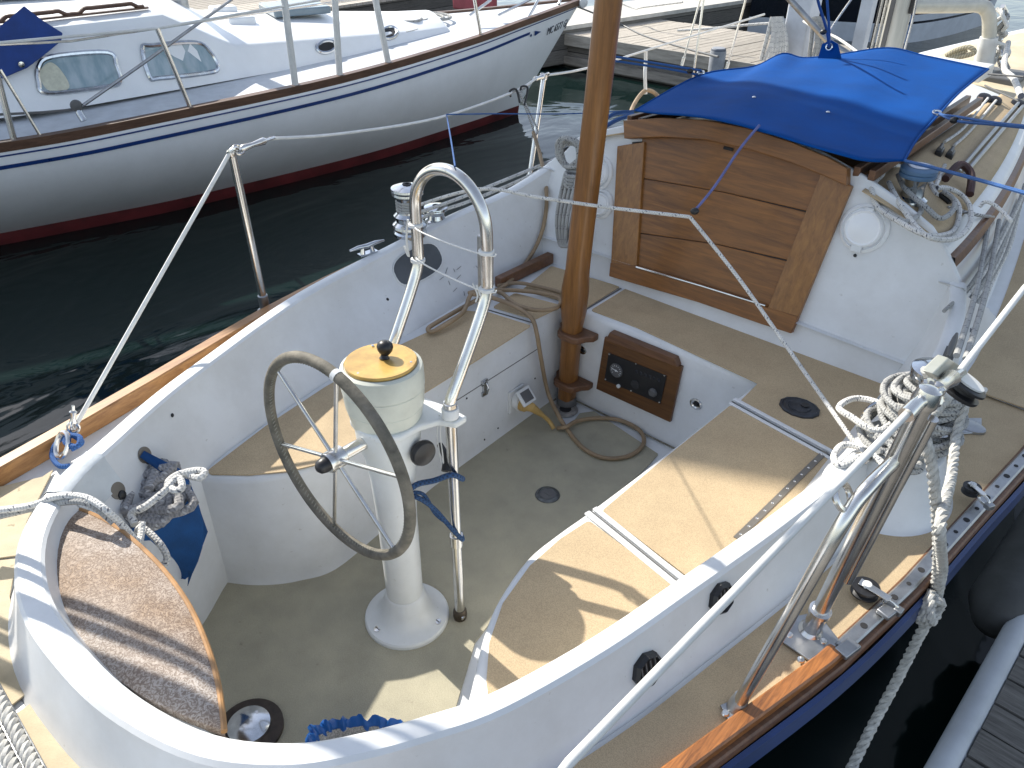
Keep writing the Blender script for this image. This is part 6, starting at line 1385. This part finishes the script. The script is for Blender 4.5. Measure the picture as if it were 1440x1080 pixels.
# stanchions, covered shrouds, lifelines, running line with block
def onrail(u, v):
    best = None
    for i in range(last):
        for f in (0, 0.5):
            q = nb(*[lerp(sp_[i][k], sp_[i+1][k], f) if k != 1 else lerp(sp_[i].y, sp_[i+1].y, f)-0.03 for k in range(3)])
            d = (q-CAM); z = d.dot(_fw); uu = 720+FPX*d.dot(_rt)/z; e = abs(uu-u)
            if best is None or e < best[0]: best = (e, q)
    return best[1]
def nstan(ub, vb, ut, vt, r, m=STEEL, name='stanchion'):
    q = onrail(ub, vb); d = ray(ut, vt); k = (q-CAM).dot(NN)/d.dot(NN); t = CAM+d*k; B().tube([q, t], r, 10).build(name, m, nbt); return q, t
q1_, t1_ = nstan(257, 150, 221, 40, 0.016)
q2_, t2_ = nstan(24, 185, -10, 85, 0.020)
nstan(56, 180, 0, 98, 0.010)
q3_, t3_ = nstan(675, 52, 664, -20, 0.016)
for ub, ut in ((422, 392), (484, 467), (541, 516)): nstan(ub, 100, ut, -60, 0.026, WIRE, 'shroud_cover')
k1 = P(0, 62, y=1.0)
def NPl(u, v, b_): 
    return PP(u, v, nb(4, b_, 0), NN)
B().tube([NPl(-20, 62, 1.7), t1_, NPl(450, 0, 1.4)], 0.009, 6).build('lifeline', WIRE, nbt)
B().tube([NPl(-20, 64, 1.45), NPl(100, 58, 1.45), NPl(340, 22, 1.3), NPl(560, -10, 1.1)], 0.008, 6).build('lifeline', STEEL, nbt)
B().tube([NPl(117, 148, 1.75), NPl(200, 90, 1.6), NPl(330, -4, 1.3)], 0.011, 8).build('jib_sheet', ALU, nbt)
B().tube([NPl(-20, 162, 1.7), NPl(60, 158, 1.7), NPl(104, 154, 1.72)], 0.008, 6).build('jib_sheet', GREYP, nbt)
q = NPl(107, 148, 1.72)
B().lathe(q, NN, [(0.034, 0), (0.037, 0.01), (0.034, 0.03), (0.012, 0.035)], 20).build('sheet_block', GREYP, nbt)
B().tube([q, NPl(112, 160, 1.74), NPl(118, 170, 1.76)], 0.022, 10).build('block_swivel', CHROME, nbt)
for a, b_ in (((660, 22), (690, 0)), ((740, 30), (757, 0)), ((700, 22), (752, -4)), ((786, 6), (790, -8))):
    B().tube([NPl(*a, 0.3), NPl(*b_, 0.25)], 0.014, 8).build('pulpit_tube', STEEL, nbt)
# coiled lines on the foredeck
for k in range(5):
    c = nb(0.9+0.1*k, 0.05*k-0.1, 0.575); rope('foredeck_rope', [c+ND*0.14*math.cos(t)+NN*0.2*math.sin(t)+Vector((0, 0, 0.01*k)) for t in [2*math.pi*j/10 for j in range(11)]], 0.014, ROPEG, parent=nbt)
rope('foredeck_rope', [nb(2.0, 0.1, 0.56), nb(1.6, 0.5, 0.56), nb(1.2, 0.35, 0.565), nb(0.9, 0.1, 0.58)], 0.012, ROPEG, parent=nbt)
B().lathe(nb(-0.72, 0.05, 0.61), NN, [(0.03, -0.05), (0.05, -0.04), (0.05, 0.04), (0.03, 0.05)], 16).build('bow_roller', WHITEP, nbt)
# registration lettering and little arrow on the bow, starboard side
def ntext(body, u0, v0, u1, v1, hpx, name, m=None, sk=0.0):
    a, n = hit(nhv, u0, v0, 0.006); b_, _ = hit(nhv, u1, v1, 0.006)
    for k in range(20):
        if b_ is not None: break
        u1 -= 1.5; v1 += 0.8; b_, _ = hit(nhv, u1, v1, 0.006)
    cu = bpy.data.curves.new(name, 'FONT'); cu.body = body; cu.size = 1.0; cu.extrude = 0.002; cu.shear = 0.15
    o = bpy.data.objects.new(name+'_tmp', cu); C.objects.link(o); bpy.context.view_layer.update()
    dg = bpy.context.evaluated_depsgraph_get(); me = bpy.data.meshes.new_from_object(o.evaluated_get(dg)); bpy.data.objects.remove(o)
    xs = [v.co.x for v in me.vertices]; w_ = max(xs)-min(xs); X = (b_-a); L_ = X.length; X.normalize(); nrm = n; Y = nrm.cross(X).normalized(); Y = Y if Y.z > 0 else -Y
    hh = hpx*S(a)/0.72
    vs = [a+X*((v.co.x-min(xs))/w_*L_)+Y*(v.co.y*hh)+nrm*(v.co.z+0.003) for v in me.vertices]
    b = B().add(vs, [tuple(p.vertices) for p in me.polygons]); b.build(name, m or NTXT, nbt, smooth=False)
NTXT = pm('dark lettering', (0.07, 0.08, 0.10), 0.5)
ntext('MC 6577 GJ', 768, 49, 808, 29, 10.5, 'registration_letters')
for u, v in ((806, 26),):
    h_, n_ = hit(nhv, u+1, v-4, 0.008)
    if h_ is not None: B().prism([h_+ND*0.03+Vector((0, 0, -0.05)), h_-ND*0.03+Vector((0, 0, -0.05)), h_-ND*0.03+Vector((0, 0, 0.05)), h_+ND*0.03+Vector((0, 0, 0.05))], n_*0.003).build('registration_decal', NBLUE, nbt, smooth=False)
ar = [hit(nhv, u, v, 0.008)[0] for u, v in ((751, 43), (760, 44), (751, 50))]
if all(x is not None for x in ar): B().prism(ar, NN*0.003).build('stripe_arrow', NBLUE, nbt, smooth=False)
h_, n_ = hit(nhv, 746, 49.5, 0.006)
if h_ is not None: B().lathe(h_, n_, [(0.016, 0), (0.016, 0.003)], 4).build('stripe_diamond', NBLUE, nbt)

# ------------------------------------------------------------------ docks
DW1, DW2 = (0.20, 0.17, 0.13), (0.50, 0.45, 0.37)
DKM = dockmat('sun bleached planks', 0, 0.5, (0.36, 0.32, 0.27), (0.62, 0.57, 0.49), 0.0)
DSM = dockmat('grey dock timber', 2, 0.18, (0.10, 0.095, 0.085), (0.26, 0.245, 0.22), 0.05)
dk_ = thing('floating_dock', 'weathered wooden dock with bleached planks behind the canvas', 'dock', (-2.5, 8.8, ZW))
pa, pb2 = P(960, 64, z=-0.05), P(1035, 50, z=-0.05); pd = (pb2-pa); pd.z = 0; pd.normalize()
if pd.y < 0: pd = -pd
Y0 = 7.84; W_ = 1.75
B().box((-2.4, Y0+W_/2, -0.27), 7.6, W_-0.02, 0.36).build('dock_float', DSM, dk_, smooth=False)
b = B(); pw = 0.115; x = -7.2
dirx = pd.x/pd.y
while x < 2.4:
    a0 = Vector((x, Y0-0.03, -0.09)); a1 = Vector((x+dirx*W_, Y0+W_, -0.09)); e = Vector((pw-0.012, 0, 0))
    lo, hi_ = -6.2, 1.4
    if lo < x < hi_: b.prism([a0, a0+e, a1+e, a1], (0, 0, 0.04+random.uniform(-0.003, 0.003)))
    x += pw
b.build('planking', DKM, dk_, smooth=False)
B().box((-2.4, Y0-0.035, -0.11), 7.6, 0.04, 0.14).build('edge_board', pm('pale edge board', (0.42, 0.39, 0.34), 0.85, var=0.25, vs=6, stretch=(0.5, 4, 4)), dk_)
B().box((-2.4, Y0-0.03, -0.36), 7.6, 0.05, 0.10).build('rub_board', pm('wet edge board', (0.28, 0.26, 0.23), 0.7, var=0.3, vs=6, stretch=(0.5, 4, 4)), dk_)
d2 = thing('finger_dock', 'pale finger dock with a dark side beyond the first dock', 'dock', (-5.5, 12, ZW))
f0 = P(815, 22, z=-0.02); f1 = P(1050, 2, z=-0.02)
A_, B_ = P(880, 30, z=0.0), P(1045, 5, z=0.0); dv = (B_-A_).normalized(); nv = Vector((-dv.y, dv.x, 0))
if nv.y < 0: nv = -nv
B().prism([A_-dv*1.5, B_+dv*0.3, B_+dv*0.3+nv*1.0, A_-dv*1.5+nv*1.0], (0, 0, 0.05)).build('finger_top', pm('white dock board', (0.6, 0.58, 0.53), 0.8, var=0.15), d2, smooth=False)
B().prism([p+Vector((0, 0, -0.42)) for p in (A_-dv*1.5+nv*0.03, B_+dv*0.25+nv*0.03, B_+dv*0.25+nv*0.95, A_-dv*1.5+nv*0.95)], (0, 0, 0.415)).build('finger_float', DSM, d2, smooth=False)
# left rear dock glimpsed beyond the neighbour's bow
d3 = thing('far_dock', 'bleached plank dock beyond the neighbouring boat', 'dock', (-9, 8.5, ZW))
B().box((-10.6, 6.0, -0.25), 2.2, 9.0, 0.4).build('dock_float', DSM, d3, smooth=False)
b = B()
for k in range(75): b.box((-10.6, 1.6+k*0.12, -0.03), 2.3, 0.108, 0.04)
b.build('planking', DKM, d3, smooth=False)
rb2 = thing('storage_tub', 'red tub on the dock beyond the neighbouring boat', 'tub', P(668, 12, z=0))
tb0 = P(668, 14, z=-0.01); B().prism([tb0+Vector((x_, y_, 0)) for x_, y_ in ((-0.28, -0.2), (0.28, -0.2), (0.28, 0.2), (-0.28, 0.2))], (0, 0, 0.34)).build('tub_body', pm('faded red plastic', (0.36, 0.07, 0.09), 0.5, var=0.15), rb2, bevel=0.04)
B().prism([tb0+Vector((x_, y_, 0.34)) for x_, y_ in ((-0.31, -0.23), (0.31, -0.23), (0.31, 0.23), (-0.31, 0.23))], (0, 0, 0.05)).build('tub_lid', pm('dark red lid', (0.22, 0.04, 0.05), 0.5), rb2, bevel=0.02)
# dock on our starboard side
rd = thing('side_dock', 'grey plank dock with a pale rubber edge in the lower right corner', 'dock', (1.9, 0.5, ZW))
ea, eb = P(1300, 1080, z=0.0), P(1440, 830, z=0.0); ed = (eb-ea).normalized(); en = Vector((ed.y, -ed.x, 0))
B().tube([ea-ed*4+en*0.032, ea+en*0.032, eb+en*0.032, eb+ed*6+en*0.032], 0.034, 16).build('edge_bumper', pm('pale blue grey bumper', (0.50, 0.53, 0.56), 0.5, var=0.12, vs=5), rd)
B().box((ea+eb)/2+en*0.75+Vector((0, 0, -0.2)), 1.36, 12, 0.35, (en, ed, Vector((0, 0, 1)))).build('dock_float', DSM, rd, smooth=False)
b = B(); DKR = dockmat('wet grey planks', 1, 0.5, (0.10, 0.095, 0.085), (0.36, 0.34, 0.31), 0.0)
for k in range(120):
    c = ea+ed*(-5+k*0.105)+en*0.79+Vector((0, 0, 0.0+random.uniform(-0.003, 0.003))); b.box(c, 1.45, 0.096, 0.036, (en, ed, Vector((0, 0, 1))))
b.build('planking', DKR, rd, smooth=False)
fd = P(1415, 760, z=-0.20)
B().tube([Vector((1.30, 1.15, -0.02)), Vector((1.30, 1.17, -0.02)), Vector((1.31, 1.25, -0.02)), Vector((1.33, 1.75, -0.02)), Vector((1.335, 1.83, -0.02)), Vector((1.335, 1.86, -0.02))], [0.02, 0.06, 0.10, 0.10, 0.06, 0.02], 24).build('fender', pm('dark grey fender', (0.06, 0.062, 0.06), 0.6, var=0.3, vs=8), None, 'dark grey fender squeezed between the boat and the side dock', 'fender')

# ------------------------------------------------------------------ posts and power pedestal on the rear dock
px0 = P(1122, 60, y=8.35)
pp = thing('power_pedestal', 'white dock post with coiled white rope hung on its left side', 'dock post', (px0.x, 8.35, -0.05))
B().box((px0.x, 8.35, 0.55), 0.27, 0.27, 1.2).build('post_body', pm('white post paint', (0.66, 0.69, 0.74), 0.5, var=0.1, vs=4), pp, bevel=0.02)
B().box((px0.x, 8.35, 1.17), 0.34, 0.34, 0.05).build('post_cap', WHITEP, pp, bevel=0.01)
for i, (ux, lab) in enumerate(((1092, 'white rope hank hanging left of the white dock post'), (1150, 'grey white hose coil hanging right of the white dock post'))):
    b = B()
    for k in range(7):
        c0 = P(ux+k*2.2-6, 24, y=8.15); c1 = P(ux+k*4-22+(10 if i else 0), 88, y=8.1)
        b.tube(cr([c0, c0.lerp(c1, 0.5)+Vector((0.05*math.sin(k), 0, 0)), c1, c1+Vector((0.07, 0, 0.02)), c1.lerp(c0, 0.5)+Vector((0.08, 0, 0)), c0], 4), 0.024, 6)
    b.build('hanging_hank', (ROPEW, ROPEG)[i], None, lab, 'rope')
px1 = P(1214, 40, y=8.5)
pl2 = thing('white_piling', 'slim white post standing just left of the mast', 'dock post', (px1.x, 8.5, -0.05))
B().box((px1.x, 8.5, 0.55), 0.13, 0.13, 1.25).build('piling_shaft', pm('piling paint', (0.66, 0.69, 0.73), 0.5, var=0.1, vs=4), pl2, bevel=0.012)
B().lathe((px1.x, 8.5, 1.175), (0, 0, 1), [(0.085, 0), (0.085, 0.03), (0.01, 0.10)], 4).build('piling_cap', WHITEP, pl2)
cpp = P(1010, 96, y=7.75)
cap_ = thing('dock_pile', 'short grey pile with a white sleeve against the dock edge', 'pile', (cpp.x, 7.7, ZW))
B().lathe((cpp.x, 7.7, ZW), (0, 0, 1), [(0.085, 0), (0.085, 0.52), (0.08, 0.53), (0.001, 0.53)], 20).build('pile_shaft', pm('slate pile', (0.14, 0.16, 0.2), 0.7, var=0.3), cap_)
B().lathe((cpp.x, 7.7, ZW+0.25), (0, 0, 1), [(0.088, 0), (0.09, 0.25), (0.07, 0.29)], 20).build('pile_sleeve', pm('grey pile sleeve', (0.33, 0.35, 0.38), 0.6, var=0.2), cap_)
rope('dock_rope', [P(953, 43, y=8.0), P(1000, 40, y=8.1), P(1080, 33, y=8.3), P(1110, 38, y=8.3)], 0.014, ROPEW, 'white rope stretched low along the rear dock to the white post')
rope('dock_rope', [P(1130, 30, y=8.1), P(1150, 42, y=7.5), P(1180, 55, y=6.5), P(1240, 100, y=5.2)], 0.012, ROPEW, 'white rope running from the white dock post down to our boat')
rope('dock_rope', [P(871, 4, y=9.0), P(893, 12, y=9.0), P(905, 10, y=8.8), P(960, 3, y=8.8)], 0.012, ROPEW, 'white mooring rope beside the wooden pole at the top of the view')
rope('bow_line', [nb(-0.6, 0, 0.6), P(870, 33, y=7.4), P(905, 50, y=7.0), P(960, 67, y=6.0), P(1010, 80, y=5.0)], 0.009, GREYP, 'thin dark line from the neighbour bow crossing the dock')

# ------------------------------------------------------------------ boats beyond the rear dock
def farboat(name, px, cols, lab, beam=2.4, z0=ZW):
    wl = [P(u, v, z=z0) for u, v in px]; ax = (wl[-1]-wl[0]).normalized(); bk = Vector((-ax.y, ax.x, 0))
    if bk.y < 0: bk = -bk
    t = thing(name, lab, 'motorboat' if 'motor' in lab else 'boat', (wl[0]+wl[-1])/2+bk*beam/2)
    wl = cr(wl, 4); zz = 0.0
    for nme, za, zb, m in cols:
        out = B(); n = len(wl)
        A1 = [p-bk*0.06*za*3+Vector((0, 0, za)) for p in wl]; B1 = [p-bk*0.06*zb*3+Vector((0, 0, zb)) for p in wl]
        out.grid([A1, B1])
        far1 = [p+bk*(beam-0.0)*math.sin(math.pi*min(1, max(0.12, 1-i/(n-1)))*0.5)+Vector((0, 0, za)) for i, p in enumerate(wl)]
        far2 = [p+bk*(beam-0.0)*math.sin(math.pi*min(1, max(0.12, 1-i/(n-1)))*0.5)+Vector((0, 0, zb)) for i, p in enumerate(wl)]
        out.grid([far1, far2]); out.grid([[A1[0], B1[0]], [far1[0], far2[0]]]); out.grid([[A1[-1], B1[-1]], [far1[-1], far2[-1]]]); out.grid([B1, far2])
        out.build(nme, m, t, smooth=False)
    return t
NV_ = pm('black navy hull', (0.008, 0.010, 0.018), 0.2, coat=0.4); WH_ = pm('white boat hull', (0.62, 0.66, 0.72), 0.35, var=0.08); MR_ = pm('dark maroon band', (0.07, 0.015, 0.02), 0.4)
farboat('dark_boat', [(1050, 49), (1120, 53), (1180, 57), (1236, 60)], [('boot_top', 0, 0.27, WH_), ('hull_side', 0.27, 1.5, NV_)], 'boat with a black hull above a white band behind the canvas tab')
farboat('striped_boat', [(1262, 62), (1300, 57), (1345, 47), (1386, 34)], [('lower_hull', 0, 0.27, WH_), ('dark_stripe', 0.27, 0.305, NV_), ('white_band', 0.305, 0.40, WH_), ('upper_hull', 0.40, 1.2, MR_)], 'white boat with navy stripe and maroon upper band seen under the bent tube')

# mainsail is added unseen, its leech fitted to shade the forward half of our cockpit
def onplane(q):
    q = Vector(q); t = (N0-q).dot(NN)/SUNV.normalized().dot(NN); p = q+SUNV.normalized()*t; return (p-N0).dot(ND), p.z
(sA, zA), (sB, zB) = onplane((-0.5, 0.247, 0.42)), onplane((1.3, 1.03, 0.42))
kl = (sB-sA)/(zB-zA); zh = zA+(3.4-sA)/kl
def mainpt(u, w_):
    z = lerp(2.15, zh, w_); le = max(3.34, sA+(z-zA)*kl); return nb(lerp(3.32, le, u), 0.10*math.sin(math.pi*u)*(1-w_), z)
B().grid([[mainpt(u/16, w_/20) for u in range(17)] for w_ in range(21)]).build('shade_sail', pm('mainsail cloth', (0.60, 0.58, 0.51), 0.7, var=0.06, vs=3), nbt, solid=0.004, ang=180)
B().tube([nb(3.3, 0, 2.05), nb(7.5, 0, 2.08)], 0.06, 14).build('boom', ALU, nbt)
# twin backstays of our own boat, rising from the quarter just outside the left of the frame
sv = SUNV.normalized()
for u, v in ((200, 880), (200, 902), (200, 939), (200, 957)):
    q = P(u, v, z=0.62); d = Vector((0, 0.50, 1)); m0 = q+sv*((-0.80-q.x)/sv.x)
    B().tube([m0+d*((0.5-m0.z)), m0+d*(7-m0.z)], 0.011, 8).build('backstay', STEEL, boat)

# ------------------------------------------------------------------ deeper levels: fittings under the part they belong to
def bn(o): return o.name.split('.')[0]
RULES = {'wheel_rim': 'wheel_spoke wheel_hub hub_cap rim_stitching king_spoke_mark wheel_shaft', 'compass_bowl': 'bowl_lid lid_screw lid_knob',
 'steering_pedestal': 'flange_bolt bolt_slot pedestal_head head_web shaft_boss control_knob control_lever knob_shaft',
 'pedestal_guard': 'guard_leg guard_collar guard_ferrule guard_sleeve guard_foot foot_bolt guard_tie guard_bracket guard_string',
 'panel_frame': 'panel_hood panel_face gauge gauge_tick gauge_needle gauge_hub panel_screw push_button key_switch blank_cap warning_light',
 'bulkhead_vent': 'vent_clip vent_screw', 'winch': 'winch_socket winch_turn', 'stanchion': 'stanchion_base stanchion_cap stanchion_tube', 'base_plate': 'plate_screw',
 'piano_hinge': 'hinge_screw', 'window_frame': 'window_pane window_curtain', 'port_light_ring': 'port_light', 'handrail': 'handrail_base', 'inlet_plate': 'inlet_ring inlet_lid inlet_lid_gasket',
 'bent_pole': 'pole_socket', 'sole_drain': 'drain_hole', 'sole_plate': 'plate_key', 'deck_plate': 'deck_plate_cap', 'coaming_vent': 'vent_slat', 'coaming_pocket': 'pocket_rim', 'floor_ring': 'floor_cap',
 'helm_seat': 'seat_edging', 'pump_socket': 'socket_hole', 'genoa_track': 'track_hole track_car', 'stanchion_brace': 'brace_eye brace_foot', 'cabin_winch': 'winch_cover winch_top', 'rope_clutch': 'clutch_handle',
 'shroud': 'shroud_screw', 'canvas_dodger': 'dodger_stud', 'mast': 'mast_track mast_halyard mast_cleat', 'companionway': '', 'port_locker': 'lid_seam locker_latch', 'canvas_cloth': 'canvas_hem canvas_tab grommet canvas_stud', 'lifeline': 'rigging_screw wire_terminal', 'hull': 'registration_letters registration_decal sheer_stripe pin_stripe stripe_arrow stripe_diamond antifouling'}
for root in (boat, nbt, cl):
    kids = [o for o in C.objects if o.parent == root]
    for pn, cs_ in RULES.items():
        ps = [o for o in kids if bn(o) == pn]
        if not ps: continue
        for o in kids:
            if bn(o) in cs_.split():
                q = min(ps, key=lambda p: (p.location-o.location).length)
                o.parent = q; o.location = o.location-q.location
